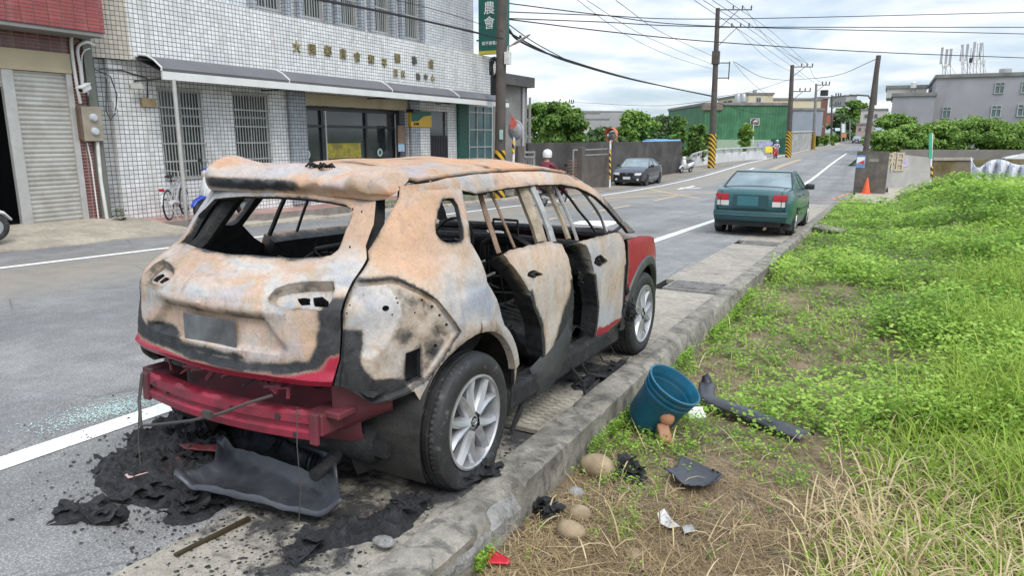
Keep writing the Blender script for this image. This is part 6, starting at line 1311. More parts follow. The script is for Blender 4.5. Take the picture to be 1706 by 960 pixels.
# floor with burnt debris
xs=np.linspace(-.76,.76,50); ys=np.linspace(-.60,2.2,90); V=np.array([[(x,y,.36) for x in xs] for y in ys]); q=V.reshape(-1,3)
hgt=.10*sstep(fbm(q,2.6,2,5),-.1,.6)+.05*fbm(q,9,3,4)+.42*np.exp(-((q[:,1]-.30)/.36)**2)*(.6+1.2*np.abs(fbm(q,4,8,4)))+.22*sstep(-q[:,1],.0,.35); q=q+np.stack([0*hgt,0*hgt,hgt],1)
m=MB(); m.grid(q.reshape(V.shape)); m.build('cabin_floor',MAT['char'],suv,smooth=3.2)
m=MB(); m.b2((-.70,-.45,.24),(.70,2.2,.31)); m.build('underbody',MAT['char'],suv)
def seat(cx,cy,w,h,name='seat_frame'):
    m=MB(); hw=w/2
    b=[(cx-hw,cy,.52),(cx-hw*.98,cy-.10,.80),(cx-hw*.8,cy-.17,1.0),(cx-hw*.3,cy-.19,1.06),(cx+hw*.3,cy-.19,1.06),(cx+hw*.8,cy-.17,1.0),(cx+hw*.98,cy-.10,.80),(cx+hw,cy,.52)]
    m.tube(b,.020,8)
    for z,y in((.64,cy-.04),(.76,cy-.08),(.9,cy-.13)): m.tube([(cx-hw*.9,y,z),(cx,y-.03,z+.02),(cx+hw*.9,y,z)],.009,6)
    for k in np.linspace(-.7,.7,int(5*w/.45)): m.tube([(cx+hw*k,cy-.02,.55),(cx+hw*k*1.05+U(-.02,.02),cy-.12,.8),(cx+hw*k*.9,cy-.17,1.0)],.005,5)
    for s in(-1,1): m.tube([(cx+s*hw*.92,cy,.52),(cx+s*hw*.95,cy+.25,.50),(cx+s*hw*.9,cy+.48,.52)],.022,6); m.tube([(cx+s*.09,cy-.19,1.06),(cx+s*.09,cy-.20,1.17)],.008,6)
    m.tube([(cx-.09,cy-.20,1.17),(cx+.09,cy-.20,1.17)],.008,6)
    m.tube([(cx-hw*.9,cy+.48,.52),(cx+hw*.9,cy+.48,.52)],.022,6)
    for k in range(5): y=cy+.05+.09*k; m.tube([(cx-hw*.9,y,.51),(cx,y,.47),(cx+hw*.9,y,.51)],.007,5)
    return m.build(name,MAT['sootmetal'],suv)
seat(.38,1.42,.46,.5); seat(-.38,1.42,.46,.5); seat(0,.55,1.16,.5)
m=MB(); m.tube([(-.72,2.02,.92),(0,2.0,.94),(.72,2.02,.92)],.045,10); m.box((0,2.08,.80),(1.4,.16,.22),bev=.03); m.box((0,2.20,.62),(1.45,.05,.62)); m.build('dashboard_beam',MAT['char'],suv)
m=MB(); t=np.linspace(0,2*math.pi,25); m.tube([(-.36+.18*math.cos(a),1.74+.05*math.sin(a),.93+.17*math.sin(a)) for a in t],.012,6,caps=False); m.tube([(-.36,1.74,.93),(-.36,2.0,.86)],.025,8); m.tube([(-.53,1.74,.93),(-.19,1.74,.93)],.01,6); m.build('steering_wheel_core',MAT['sootmetal'],suv)
# rear bulkhead trim ribs, hanging wires
m=MB(); rr=np.random.default_rng(5)
for k in range(16):
    x=rr.uniform(-.2,.1); y=rr.uniform(.0,.35); m.tube([(x*.6,y,1.02+rr.uniform(-.15,.1)),(x+rr.normal(0,.05),y+rr.normal(0,.05),.85),(x+rr.normal(0,.12),y+rr.normal(0,.12),.55)],.003,4)
for k in range(40):
    a=rr.uniform(0,6.28); x,y=rr.uniform(-.6,.6),rr.uniform(-.45,.6); m.tube([(x,y,.55),(x+.15*math.cos(a),y+.15*math.sin(a),.62+rr.uniform(0,.15)),(x+.3*math.cos(a),y+.3*math.sin(a),.56)],rr.uniform(.004,.014),5)
m.build('hanging_wires',MAT['sootmetal'],suv)
m=MB()
for k in range(70):
    x,y=rr.uniform(-.62,.62),rr.uniform(.15,.75); a=rr.uniform(0,6.28); z=rr.uniform(.78,1.0); L=rr.uniform(.05,.22); m.tube([(x-L*math.cos(a),y-L*math.sin(a),z+rr.normal(0,.04)),(x,y,z+rr.uniform(.0,.06)),(x+L*math.cos(a),y+L*math.sin(a),z+rr.normal(0,.05))],rr.uniform(.003,.011),5)
for x in(-.25,.12,.38): m.tube([(x+.055*math.cos(t),.52,.98+.055*math.sin(t)) for t in np.linspace(0,6.28,17)],.012,6)
m.build('charred_seat_springs',simple('ashy_wire',(.17,.165,.155),.7,.2,.6,12,.3),suv)
# D pillar inner channel under the tailgate gap
for s in(1,-1):
    m=MB(); A=np.array([(.62,1.44),(.655,1.30),(.66,1.12),(.665,.98),(.65,.80),(.64,.66)]); q=bsurf(A); q=q+np.array([-.055,.095,0]); q[:,0]*=s; m.tube(q,[.075,.07,.06,.055,.055,.055],8,flat=.7); m.build('inner_pillar',MAT['char'],suv,smooth=.8)
# rear panel, beam, brackets
m=MB(); rows=[]
for x in np.linspace(-.60,.60,25): rows.append([(x,-.56+.10*(abs(x)/.6)**2+o,z) for z,o in((.30,.0),(.36,-.03),(.42,-.035),(.50,-.02),(.56,-.035),(.63,-.03),(.66,.03))])
m.grid(np.array(rows)); m.build('rear_panel',MAT['redpaint2'],suv,smooth=.6)
m=MB(); rows=[]
for i,x in enumerate(np.linspace(-.54,.54,33)):
    b=.065*(1-(x/.54)**2); y0=-.70-b; dz=.007*math.sin(i*.9)+.006*math.sin(i*2.3+1)
    rows.append([(x,y0+.06,.50),(x,y0-.005,.508+dz),(x,y0-.02,.50),(x,y0-.022,.462),(x,y0-.006,.452),(x,y0-.006,.436),(x,y0-.026,.424),(x,y0-.022,.392),(x,y0+.0,.386),(x,y0+.06,.39)])
m.grid(np.array(rows)); bm_=m.build('bumper_beam',MAT['redpaint'],suv,smooth=.5)
m=MB()
for x,dy,z,r in [(-.46,-.004,.474,.014),(-.35,0,.455,.007),(.12,-.022,.482,.008),(.37,-.004,.478,.014),(-.05,-.022,.405,.008),(.45,-.004,.41,.012)]:
    b=.065*(1-(x/.54)**2); m.lathe([(0,-.70-b-.026),(r,-.70-b-.026),(r,-.69-b)],(x,0,z),12,'y')
m.build('bolt_hole',MAT['black'],bm_)
for s in(-1,1):
    m=MB(); m.box((s*.545,-.725,.445),(.045,.02,.14),bev=.006); m.box((s*.52,-.63,.455),(.10,.16,.10),bev=.01); m.box((s*.60,-.62,.50),(.08,.12,.03),bev=.006); m.build('crash_bracket',MAT['redpaint2'],suv)
m=MB(); rows=[]
for t in np.linspace(0,1,14):
    x=.54+.19*t; y=-.60+.17*t**1.3; rows.append([(x,y-.01,.60-.02*t),(x+.012,y-.02,.50-.0*t),(x+.0,y,.42+.05*t),(x-.04,y+.05,.36+.09*t)])
m.grid(np.array(rows)); m.build('lower_corner_panel',MAT['redpaint2'],suv,smooth=.9)
m=MB(); m.lathe([(0,-.27),(.08,-.27),(.105,-.24),(.108,0),(.105,.24),(.08,.27),(0,.27)],(.36,-.38,.275),24,'x'); m.tube([(.40,-.40,.24),(.46,-.52,.21),(.47,-.66,.19)],.03,10); m.build('exhaust_silencer',MAT['char'],suv,smooth=.7)
m=MB(); m.tube([(-.52,-.76,.52),(-.50,-.80,.40),(-.44,-.84,.30),(-.30,-.86,.34),(-.05,-.86,.41),(.12,-.845,.47),(.25,-.80,.53),(.33,-.74,.56)],.0075,6); m.tube([(.50,-.77,.55),(.52,-.80,.40),(.53,-.80,.2),(.53,-.82,.05)],.0022,5); m.tube([(-.50,-.80,.40),(-.47,-.84,.22),(-.44,-.86,.10)],.003,5)
m.box((.06,-.86,.462),(.05,.02,.03)); m.build('wiring_loom',simple('burnt_wire',(.06,.055,.05),.7),suv)
m=MB(); rr=np.random.default_rng(9)
for k in range(12): x=rr.uniform(-.45,.45); m=MB(); m.tube([(x,-.64,.61),(x+rr.normal(0,.02),-.70,.59),(x+rr.normal(0,.05),-.71,.565+rr.uniform(-.02,.02))],rr.uniform(.005,.013),5); m.build('torn_bracket',MAT['redpaint2'],suv)
# ---- wheels
def wheel(parent,c,sq,cam_,flip=1):
    R0=.342
    w=bpy.data.objects.new('wheel',None); COL.objects.link(w); w.parent=parent; w.location=c; w.rotation_euler=(0,0,0); ORG[w.name]=np.zeros(3)
    prof=[(.232,.085),(.240,.100),(.262,.110),(.290,.112),(.314,.106),(.328,.096),(.337,.083),(.341,.066),(.342,.062),(.333,.058),(.333,.050),(.342,.047),(.343,.022),(.334,.019),(.334,.010),(.343,.007),(.343,-.02),(.334,-.023),(.334,-.032),(.343,-.035),(.342,-.052),(.335,-.055),(.335,-.062),(.342,-.064),(.342,-.070),(.330,-.095),(.30,-.108),(.25,-.10),(.232,-.085)]
    n=150; V=[];Fs=[]
    k=len(prof)
    for i in range(n):
        t=2*math.pi*i/n
        for j,(r,h) in enumerate(prof):
            y,z=r*math.cos(t),r*math.sin(t)
            if 6<=j<=8 and i%2: y*=.986; z*=.986
            g=-c[2]+.004
            if z<g+.06:
                # flattened contact patch, sidewall bulging
                u_=(g+.06-z); 
                if z<g: z=g+.0005*(r-.2)
                h=h*(1+sq*2.2*max(0,u_)); y*=1+.15*u_
            V.append((h*flip,y,z))
    Fs=[(i*k+j,i*k+j+1,((i+1)%n)*k+j+1,((i+1)%n)*k+j) for i in range(n) for j in range(k-1)]
    m=MB(); m.add(V,Fs); m.build('tyre',MAT['tyre'],w,smooth=.5)
    m=MB(); m.lathe([(.236,.098),(.236,.106),(.226,.108),(.219,.100),(.214,.06),(.205,.0),(.205,-.08),(.23,-.09)],n=72,axis='x')
    for k_ in range(5):
        a0=math.radians(90+72*k_+cam_)
        for s in(-1,1):
            # twin spokes fanning out of each arm
            pts=[]
            ad_=[(.045,.10,.030,.100),(.10,.13,.026,.098),(.16,.165,.021,.096),(.218,.215,.019,.098)]
            for r,da,hw,x in ad_:
                a=a0+s*da*1.55; ct,st=math.cos(a),math.sin(a); tx,ty=-st,ct; pts.append((r,ct,st,tx,ty,hw,x))
            vs=[]
            for r,ct,st,tx,ty,hw,x in pts:
                for (o,xx) in((-hw,x-.026),(-hw*.75,x-.008),(s*hw*-.25,x+.004),(hw*.75,x-.008),(hw,x-.026)):
                    vs.append((xx,r*ct+tx*o,r*st+ty*o))
            fs=[(i*5+j,i*5+j+1,(i+1)*5+j+1,(i+1)*5+j) for i in range(3) for j in range(4)]; m.add(vs,fs)
            bk=[(v[0]-.03,v[1],v[2]) for v in vs]
            m.add([vs[i*5] for i in range(4)]+[bk[i*5] for i in range(4)],[(i,i+1,i+5,i+4) for i in range(3)]); m.add([vs[i*5+4] for i in range(4)]+[bk[i*5+4] for i in range(4)],[(i,i+4,i+5,i+1) for i in range(3)])
    m.lathe([(0,.092),(.032,.092),(.036,.088),(.062,.080),(.068,.06)],n=30,axis='x')
    if flip<0: m.v=[(-v[0],v[1],v[2]) for v in m.v]
    rim=m.build('rim',MAT['alloy'],w,smooth=.5)
    m=MB(); m.lathe([(0,.094),(.026,.094),(.028,.091)],n=24,axis='x'); m.v=[(v[0]*flip,v[1],v[2]) for v in m.v]; cp=m.build('centre_cap',MAT['rimdark'],rim)
    m=MB()
    for (ry,rz) in((.021,.015),(.008,.015)): m.tube([(.0955*flip,ry*math.cos(t),rz*math.sin(t)) for t in np.linspace(0,2*math.pi,25)],.0016,5,caps=False)
    m.tube([(.0955*flip,.013*math.cos(t),.007+.006*math.sin(t)) for t in np.linspace(0,2*math.pi,19)],.0016,5,caps=False); m.build('emblem',MAT['alloy'],rim)
    m=MB(); m.lathe([(0,.045),(.15,.045),(.15,.03),(.0,.03)],n=40,axis='x'); m.lathe([(0,-.02),(.205,-.02)],n=40,axis='x'); m.v=[(v[0]*flip,v[1],v[2]) for v in m.v]; m.build('brake_disc',MAT['rimdark'],w)
    return w
wheel(suv,(.795,0,.300),1.6,20); wheel(suv,(.80,2.64,.332),.5,48); wheel(suv,(-.795,0,.31),1.,0,-1); wheel(suv,(-.80,2.64,.333),.4,30,-1)
# ---- front end: wing, bonnet, cowl
fy=lambda y:sy(y)
fa=arcpts(2.64,.335,.47,178,40,16)
wing=[(sy(2.19),.98),(sy(2.19),.45),(sy(2.20),.36)]+fa+[(sy(3.1),.62),(sy(3.16),.80),(sy(3.05),.905),(sy(2.75),.955),(sy(2.45),.985)]
for s in(1,-1):
    wg=panel('wing',wing,[],bsurf,MAT['char'] if s<0 else MAT['burnt'],suv,step=.03,thick=.01,masks={'paint':lambda V,P: .9-.75*np.exp(-((V[:,1]-.70)/.09)**2)*np.exp(-((V[:,0]-sy(2.85))/.22)**2)-.35*sstep(.0+V[:,1],.93,.98)+.5*(V[:,0]<sy(2.3)),'soot':lambda V,P:.5*np.exp(-((V[:,0]-sy(2.19))/.012)**2),'rust':lambda V,P: 1.+0*V[:,0]},mirror=s<0,seed=31)
    m=MB(); rows=[]
    for a in np.linspace(186,2,40):
        r=[]
        for rr_,o in((.475,.0),(.468,.014),(.44,.02),(.408,.018),(.395,-.02)):
            y=2.64+rr_*math.cos(math.radians(a)); z=max(.2,.335+rr_*math.sin(math.radians(a))); p=bsurf([(sy(min(y,3.25)),z)])[0]; r.append((s*(p[0]+o),y,z))
        rows.append(r)
    m.grid(np.array(rows)); m.build('arch_cladding',MAT['clad'],wg,smooth=.8)
# bonnet
V=[]
for y in np.linspace(2.22,3.42,22):
    t=(y-2.22)/1.2; V.append([(x*(.83-.13*t*t),y-.12*t*(2*abs(x))**2*.5,1.015-.02*t-.10*t**3-.045*abs(x)**2.2*1.+.012*math.exp(-((abs(x)-.55)/.1)**2)) for x in np.linspace(-1,1,27)])
m=MB(); V=np.array(V); m.grid(V); q=np.array(m.v); m.a={'soot':.75*sstep(-q[:,1],-2.9,-2.5)*(1-.6*sstep(q[:,0],.35,.6))+.2,'paint':.9*sstep(q[:,1],2.5,2.9)*sstep(q[:,0],.25,.6),'rust':.4+0*q[:,0],'ash':.6+0*q[:,0]}; m.build('bonnet',MAT['burnt'],suv,smooth=.8)
m=MB(); V2=[[ (V[-1][i][0]*f,V[-1][i][1]+o,z) for i in range(27)] for f,o,z in((1,.0,V[-1][13][2]-.05),(1.02,.06,.78),(1.05,.07,.6),(1.05,.03,.4),(1.0,-.05,.22))]; V2=[list(map(tuple,V[-1]))]+V2; m.grid(np.array(V2)); m.build('front_bumper',MAT['redpaint'],suv,smooth=.9)
m=MB(); m.tube([(-.8,2.24,1.0),(0,2.14,1.02),(.8,2.24,1.0)],.035,8); m.tube([(.74,2.30,1.02),(.70,2.55,1.035),(.62,2.85,1.03),(.56,3.02,1.0)],.014,6); m.build('scuttle',MAT['char'],suv)
m=MB(); m.grid(np.array([[(.30+.16*i+.02*j,2.45+.2*j,1.045+.012*math.sin(3*i+2*j)) for i in range(3)] for j in range(3)])); m.build('ash_sheet',simple('white_ash',(.7,.69,.66),.9),suv)
# mirror stub and dripping trim on the front hinge
lump('mirror_remains',(.92,2.22,.43),(.05,.07,.10),MAT['char'],suv,60,7); lump('hinge_remains',(.90,2.2,.60),(.02,.02,.03),MAT['char'],suv,20,8)
m=MB(); 
A=dR(np.array([(sy(.70),.28),(sy(.8),.30)])); m.tube([A[0],A[0]+[.02,-.03,-.06],A[0]+[.01,-.10,-.16],A[0]+[.0,-.16,-.24]],[.014,.018,.02,.012],6); m.build('dripping_trim',MAT['char'],rdo)
m=MB(); B=dR(np.array([(sy(.74),.30),(sy(.95),.40),(sy(1.1),.52)])); rows=[]
for t in np.linspace(0,1,12):
    p=B[0]*(1-t)**2+2*B[1]*t*(1-t)+B[2]*t*t; rows.append([p+[.0,0,.06],p+[.035,0,-.02],p+[.02,.01,-.09-.10*math.sin(math.pi*(1-t))]])
m.grid(np.array(rows)); m.build('melted_sill_trim',MAT['trimdark'],rdo,smooth=.9)
m=MB(); rr=np.random.default_rng(21)
for k in range(4): y=1.25+.2*k*rr.uniform(.6,1.2); m.tube([(.84,y,.27),(.90+rr.uniform(-.05,.03),y+.12,.12),(.84+rr.uniform(0,.1),y+rr.uniform(.1,.5),.03),(.88,y+rr.uniform(.3,.6),.02)],rr.uniform(.005,.010),5)
m.build('hanging_cable',MAT['sootmetal'],suv)
# ================================================================ parked cars
def m_carpaint(name,c,rough=.25):
    m=NT(name); n=m.noise(3,5); m.col(m.mix(m.ramp(n,(.4,0.),(.75,.35)),c,tuple(min(1,q*1.25+.02) for q in c))).rough(m.ramp(n,(.3,(rough,)*3),(.7,(rough+.15,)*3))).spec(.6); m.b.inputs['Coat Weight'].default_value=.5; m.b.inputs['Coat Roughness'].default_value=.12; return m.m
MAT['teal']=m_carpaint('teal_car_paint',(.012,.085,.095)); MAT['darkblue']=m_carpaint('black_blue_paint',(.016,.018,.024),.22); MAT['silver']=m_carpaint('silver_paint',(.55,.56,.58),.3)
MAT['cglass']=m_glass('car_glass',(.12,.15,.155),.06); MAT['tailred']=simple('tail_lamp_red',(.36,.008,.015),.15,0,.1,20); MAT['tailclear']=simple('lamp_clear',(.60,.58,.56),.15,0,.1,20); MAT['bumperteal']=simple('teal_bumper',(.018,.065,.075),.4,0,.2,5); MAT['plate']=simple('blank_plate',(.62,.64,.63),.5); MAT['plateteal']=simple('blank_teal_plate',(.035,.14,.165),.5,0,.05); MAT['chrome']=simple('chrome',(.6,.6,.6),.15,1.,.05); MAT['wheelgrey']=simple('wheel_cover',(.38,.39,.40),.35,.4,.1); MAT['wheelblack']=simple('dark_alloy',(.06,.06,.065),.4,.4)  # car glass base colour lightened to stand in for reflected sky
def car(name,label,loc,rot,paint,rimm,wid=1.66,L=4.2,H=1.38,plate=None,spoiler=False,fwd_slope=True,bump=None):
    t=thing(name,loc,label,'car','cars parked along the road',rot,world=False); hw=wid/2; bump=bump or paint
    if fwd_slope: t.rotation_euler=(math.atan((gz(loc[1]+1)-gz(loc[1]-1))/2*math.cos(rot)),0,rot)
    belt=.93
    def prof(z):
        z=np.asarray(z,float); lo=1-.055*((z-.58)/.36)**2; hi=.945-.26*(np.clip((z-belt)/(H-belt),0,1.1))**1.15; return np.where(z<belt,lo,hi)
    def wy(y): a=np.abs(np.asarray(y)-L/2)/(L/2); return hw*(1-.02*a**2-.13*np.clip(a,0,1)**8)
    def S(A): A=np.asarray(A,float); return np.stack([wy(A[:,0])*prof(A[:,1]),A[:,0],A[:,1]],1)
    ra,fa_,ar=.88,L-.82,.325
    arc=lambda c: [(c+ar*math.cos(a),.30+ar*math.sin(a)) for a in np.linspace(math.pi+.15,-.15,16)]
    # side outline: from rear bottom forward
    side=[(.05,.34)]+arc(ra)[0:]+[(1.35,.21),(L-1.3,.21)]+arc(fa_)+[(L-.06,.32),(L-.02,.55),(L-.1,.70),(L-.6,.82),(3.12*L/4.2,belt),(2.95*L/4.2,1.0),(2.42*L/4.2,H-.05),(1.95*L/4.2,H-.015),(1.5*L/4.2,H-.04),(.88*L/4.2,1.06),(.72*L/4.2,1.0),(.1,.97),(.02,.80),(.0,.55)]
    k=L/4.2
    w_r=[(1.05*k,.985),(1.48*k,1.22*H/1.38),(1.62*k,1.275*H/1.38),(1.93*k,1.295*H/1.38),(1.93*k,.975)]; w_f=[(1.99*k,.975),(1.99*k,1.297*H/1.38),(2.36*k,1.275*H/1.38),(2.80*k,1.0),(2.8*k,.965)]
    for s in(1,-1):
        p=panel('side_panel',side,[w_r,w_f],S,paint,t,step=.12,thick=.03,mirror=s<0,warp=0.)
        for w_ in(w_r,w_f):
            V,T=cdt(w_,[],.2); P=S(V)-[.012,0,0]; P=P*[s,1,1]; m=MB(); m.add(P,[tuple(int(i) for i in f) for f in T]); m.build('side_window',MAT['cglass'],p)
        for c_ in(ra,fa_):
            m=MB(); m.grid(np.array([[(s*x,c_+(ar+.005)*math.cos(a),.30+(ar+.005)*math.sin(a)) for a in np.linspace(math.pi+.2,-.2,14)] for x in(hw-.02,hw-.30)])); m.add([(s*(hw-.30),c_+(ar+.01)*math.cos(a),.30+(ar+.01)*math.sin(a)) for a in np.linspace(0,6.28,20)],[tuple(range(20))]); m.build('wheel_well',MAT['black'],t)
        for y in(1.32*k,2.18*k): m=MB(); q=S(np.array([[y,.84]]))[0]; m.b2((s*(q[0]-.005),y-.09,.825),(s*(q[0]+.022),y+.09,.85)); m.build('door_handle',bump,p)
        m=MB(); q=S(np.array([[2.72*k,.98]]))[0]; m.box((s*(q[0]+.11),2.70*k,1.0),(.20,.09,.13),None,0,.03); m.tube([(s*(q[0]-.03),2.72*k,.95),(s*(q[0]+.08),2.70*k,.97)],.02,5); m.build('wing_mirror',MAT['black'],t,smooth=.9)
        m=MB(); V=np.array([S(np.array([[y,.56+dz]]))[0]+[o,0,0] for y in np.linspace(ra+.4,fa_-.4,12) for dz,o in((-.03,.004),(-.02,.016),(.02,.016),(.03,.004))]).reshape(12,4,3)*[s,1,1]; m.grid(V); m.build('rubbing_strip',bump,p)
    # rear, boot, roof, bonnet, front as one skin across the car
    def across(rows,name,mat,n=17,par=t,smooth=.6):
        m=MB(); V=[]
        for (y,z,w,crown,bow) in rows: V.append([(x*w,y+bow*(abs(x)**3),z-crown*(abs(x)**2.2)) for x in np.linspace(-1,1,n)])
        m.grid(np.array(V)); return m.build(name,mat,par,smooth=smooth)
    wE=lambda y,z: float(S(np.array([[y,z]]))[0][0])
    across([(.03,.50,wE(.06,.55),0,.07),(.0,.60,wE(.06,.6),0,.06),(-.005,.72,wE(.06,.7),0,.06),(.01,.86,wE(.08,.85),0,.06),(.03,.95,wE(.1,.92)*.99,.01,.05),(.07,.995,wE(.12,.95)*.97,.025,.03),(.35,1.02,wE(.4,.95)*.96,.03,0),(.78*k,1.035,wE(.8,.96)*.95,.03,0)],'boot_lid',paint)
    across([(1.46*k,H-.05,wE(1.5*k,H-.04),-.0,.02),(1.7*k,H-.008,wE(1.7*k,H-.03)+.0,.012,0),(2.0*k,H,wE(2*k,H-.02),.018,0),(2.3*k,H-.012,wE(2.3*k,H-.035),.018,0),(2.45*k,H-.055,wE(2.42*k,H-.06),.01,0)],'roof',paint)
    across([(.80*k,1.03,wE(.85*k,1.0)*.93,.03,.03),(1.1*k,1.19*H/1.38,wE(1.1*k,1.17)*.96,.02,.03),(1.46*k,H-.05,wE(1.5*k,H-.04)*.985,.0,.02)],'rear_window',MAT['cglass'])
    m=MB()
    for s in(1,-1): m.tube([(s*wE(.85*k,1.0)*.93,.83,1.0),(s*wE(1.1*k,1.17)*.96,1.12*k,1.18*H/1.38),(s*wE(1.5*k,H-.04)*.985,1.47*k,H-.055)],.016,5)
    m.tube([(x*wE(.85*k,1.0)*.93,.795+.03*abs(x)**3,1.035-.03*abs(x)**2.2) for x in np.linspace(-1,1,11)],.014,5); m.tube([(x*wE(1.5*k,H-.04)*.985,1.455*k+.02*abs(x)**3,H-.045) for x in np.linspace(-1,1,11)],.012,5); m.build('window_seal',MAT['black'],t)
    m=MB()
    for s in(1,-1): m.tube([(s*.60,-.004+.012,.62),(s*.605,.012,.80),(s*.60,.045,.955),(s*.60,.35,1.005),(s*.60,.75,1.02)],.006,4)
    m.tube([(x*wE(.05,.55)*.99,-.006+.075*abs(x)**3-.01,.575) for x in np.linspace(-1,1,13)],.008,4); m.build('boot_seam',MAT['black'],t)
    m=MB(); m.tube([(x*wE(.05,.5)*1.012,-.094+.09*abs(x)**3,.47) for x in np.linspace(-1,1,15)],.010,4); m.build('bumper_strip',simple('bumper_strip',(.10,.16,.165),.4),t)
    across([(2.45*k,H-.055,wE(2.42*k,H-.06),.01,0),(2.8*k,1.13,wE(2.8*k,1.1)*.96,.02,-.06),(3.10*k,.955,wE(3.1*k,.94)*.94,.02,-.12)],'windscreen',MAT['cglass'])
    across([(3.08*k,.955,wE(3.1*k,.92)*.985,.02,-.10),(3.5*k,.90,wE(3.5*k,.86)*.97,.035,0),(L-.2,.77,wE(L-.2,.75)*.96,.05,-.08),(L-.04,.68,wE(L-.06,.66)*.95,.05,-.12)],'bonnet',paint)
    across([(L-.03,.70,wE(L-.06,.66)*.95,.05,-.12),(L,.58,wE(L-.05,.55)*.97,0,-.10),(L+.03,.45,wE(L-.05,.45),0,-.12),(L+.02,.30,wE(L-.05,.35),0,-.12),(L-.05,.20,wE(L-.05,.3)*.95,0,-.1)],'front_bumper',paint)
    across([(.02,.56,wE(.05,.55)*1.0,0,.08),(-.07,.55,wE(.05,.55)*1.01,0,.09),(-.09,.50,wE(.05,.5)*1.015,0,.09),(-.085,.42,wE(.05,.42)*1.01,0,.09),(-.06,.36,wE(.05,.38)*1.0,0,.09),(.02,.33,wE(.05,.36)*.98,0,.07)],'rear_bumper',bump)
    m=MB(); m.b2((-hw*.72,.25,.22),(hw*.72,L-.2,.34)); m.build('underbody',MAT['black'],t)
    for s in(1,-1):
        xw=wE(.06,.8); m=MB(); V=[[(s*xw*f,-.012+.06*f**3-.004,z) for f in np.linspace(.62,1.0,6)] for z in(.76,.88,.90)]; V[2]=[(a*1.0,b+.01,c) for a,b,c in V[2]]; m.grid(np.array(V)); tl=m.build('tail_light',MAT['tailred'],t,smooth=.9)
        m=MB(); m.grid(np.array([[(s*xw*f,-.014+.06*f**3-.004,z) for f in np.linspace(.60,1.0,6)] for z in(.655,.757)])); m.build('reversing_lens',MAT['tailclear'],tl,smooth=.9)
        xf=wE(L-.1,.65); m=MB(); m.grid(np.array([[(s*xf*f,L-.005-.13*f**3+dy,z) for f in np.linspace(.52,.99,7)] for z,dy in((.575,.012),(.64,.0),(.685,-.035))])); m.build('headlight',MAT['tailclear'],t,smooth=.9)
        m=MB(); m.lathe([(0,.01),(.055,.008),(.06,-.01)],(s*.56,L+.0,.36),14,'y'); m.build('fog_lamp',MAT['tailclear'],t)
        for c_ in(ra,fa_):
            w=bpy.data.objects.new('wheel',None); COL.objects.link(w); w.parent=t; w.location=(s*(hw-.10),c_,.295); ORG[w.name]=np.zeros(3)
            m=MB(); m.lathe([(.18,.085),(.22,.095),(.265,.09),(.29,.07),(.295,.05),(.295,-.06),(.28,-.09),(.18,-.09)],n=30,axis='x'); m.build('tyre',MAT['tyre'],w,smooth=.7)
            m=MB(); 
            for q in range(7): a=q*6.2832/7; m.tube([(s*.075,.03*math.cos(a),.03*math.sin(a)),(s*.07,.185*math.cos(a),.185*math.sin(a))],.028,6,flat=.6)
            m.lathe([(.155,s*.05),(.18,s*.088),(.192,s*.085)],n=30,axis='x'); m.lathe([(0,s*.088),(.05,s*.08)],n=16,axis='x'); m.build('rim',rimm,w,smooth=.7); m=MB(); m.lathe([(0,s*.03),(.18,s*.03)],n=24,axis='x'); m.build('brake_disc',MAT['rimdark'],w)
        m=MB(); m.b2((s*(hw-.20),ra-.38,.16),(s*(hw-.03),ra-.365,.36)); m.build('mudflap',MAT['clad'],t)
    m=MB(); m.b2((-.30,L+.035,.38),(.30,L+.05,.50)) if False else m.b2((-.19,L+.03,.37),(.19,L+.045,.50)); m.build('front_plate',MAT['plate'],t)
    m=MB(); m.b2((-.36,L-.005,.60),(.36,L+.02,.665)); gr_=m.build('grille',MAT['black'],t); m=MB(); m.lathe([(0,.02),(.05,.02),(.055,.01)],(0,L+.01,.633),14,'y'); m.build('emblem',MAT['chrome'],gr_); m=MB(); m.b2((-.42,L+.015,.25),(.42,L+.034,.345)); m.build('lower_intake',MAT['black'],t)
    m=MB(); m.b2((-.34,-.028,.62),(.34,-.006,.885)); rc=m.build('plate_recess',bump,t); m=MB(); m.b2((-.26,-.036,.66),(.16,-.030,.86)); m.build('rear_plate',plate or MAT['plate'],rc)
    m=MB(); m.tube([(.32,.1,.21),(.32,-.05,.20)],.03,8); m.build('exhaust_pipe',MAT['rustbare'],t)
    m=MB(); m.lathe([(0,0),(.022,0),(.022,-.008),(0,-.008)],(.40,-.015,.83),10,'y'); m.build('boot_lock',MAT['chrome'],t)
    for s in(1,-1): m=MB(); m.b2((s*.30,1.5*k-.18,.95),(s*.62,1.5*k,1.12),bev=.04); m.b2((s*.18,2.2*k,.9),(s*.62,2.28*k,1.18),bev=.03); m.build('seat',MAT['clad'],t)
    if spoiler: m=MB(); m.tube([(-.66,.12,1.10),(0,.08,1.13),(.66,.12,1.10)],.05,6,flat=.4); m.tube([(-.6,.14,1.0),(-.6,.13,1.1)],.03,5); m.tube([(.6,.14,1.0),(.6,.13,1.1)],.03,5); m.build('boot_spoiler',paint,t)
    return t
car('parked_car','teal green saloon with red tail lamps parked on the drain covers ahead',(-2.40,15.05,gz(15.9)+.0),0,MAT['teal'],MAT['wheelgrey'],plate=MAT['plateteal'],bump=MAT['bumperteal'])
car('parked_car','black saloon with a white front plate parked facing us against the yard wall',(-11.72,38.7,gz(36.5)-.0),math.pi+.03,MAT['darkblue'],MAT['wheelblack'],wid=1.7,L=4.25,spoiler=True)
q=DP(1752,276,45.); car('parked_car','silver car cut off by the right edge behind the low wall',(q[0]+1.6,q[1]+1.0,q[2]-.25),math.pi/2+.1,MAT['silver'],MAT['wheelgrey'],fwd_slope=False)
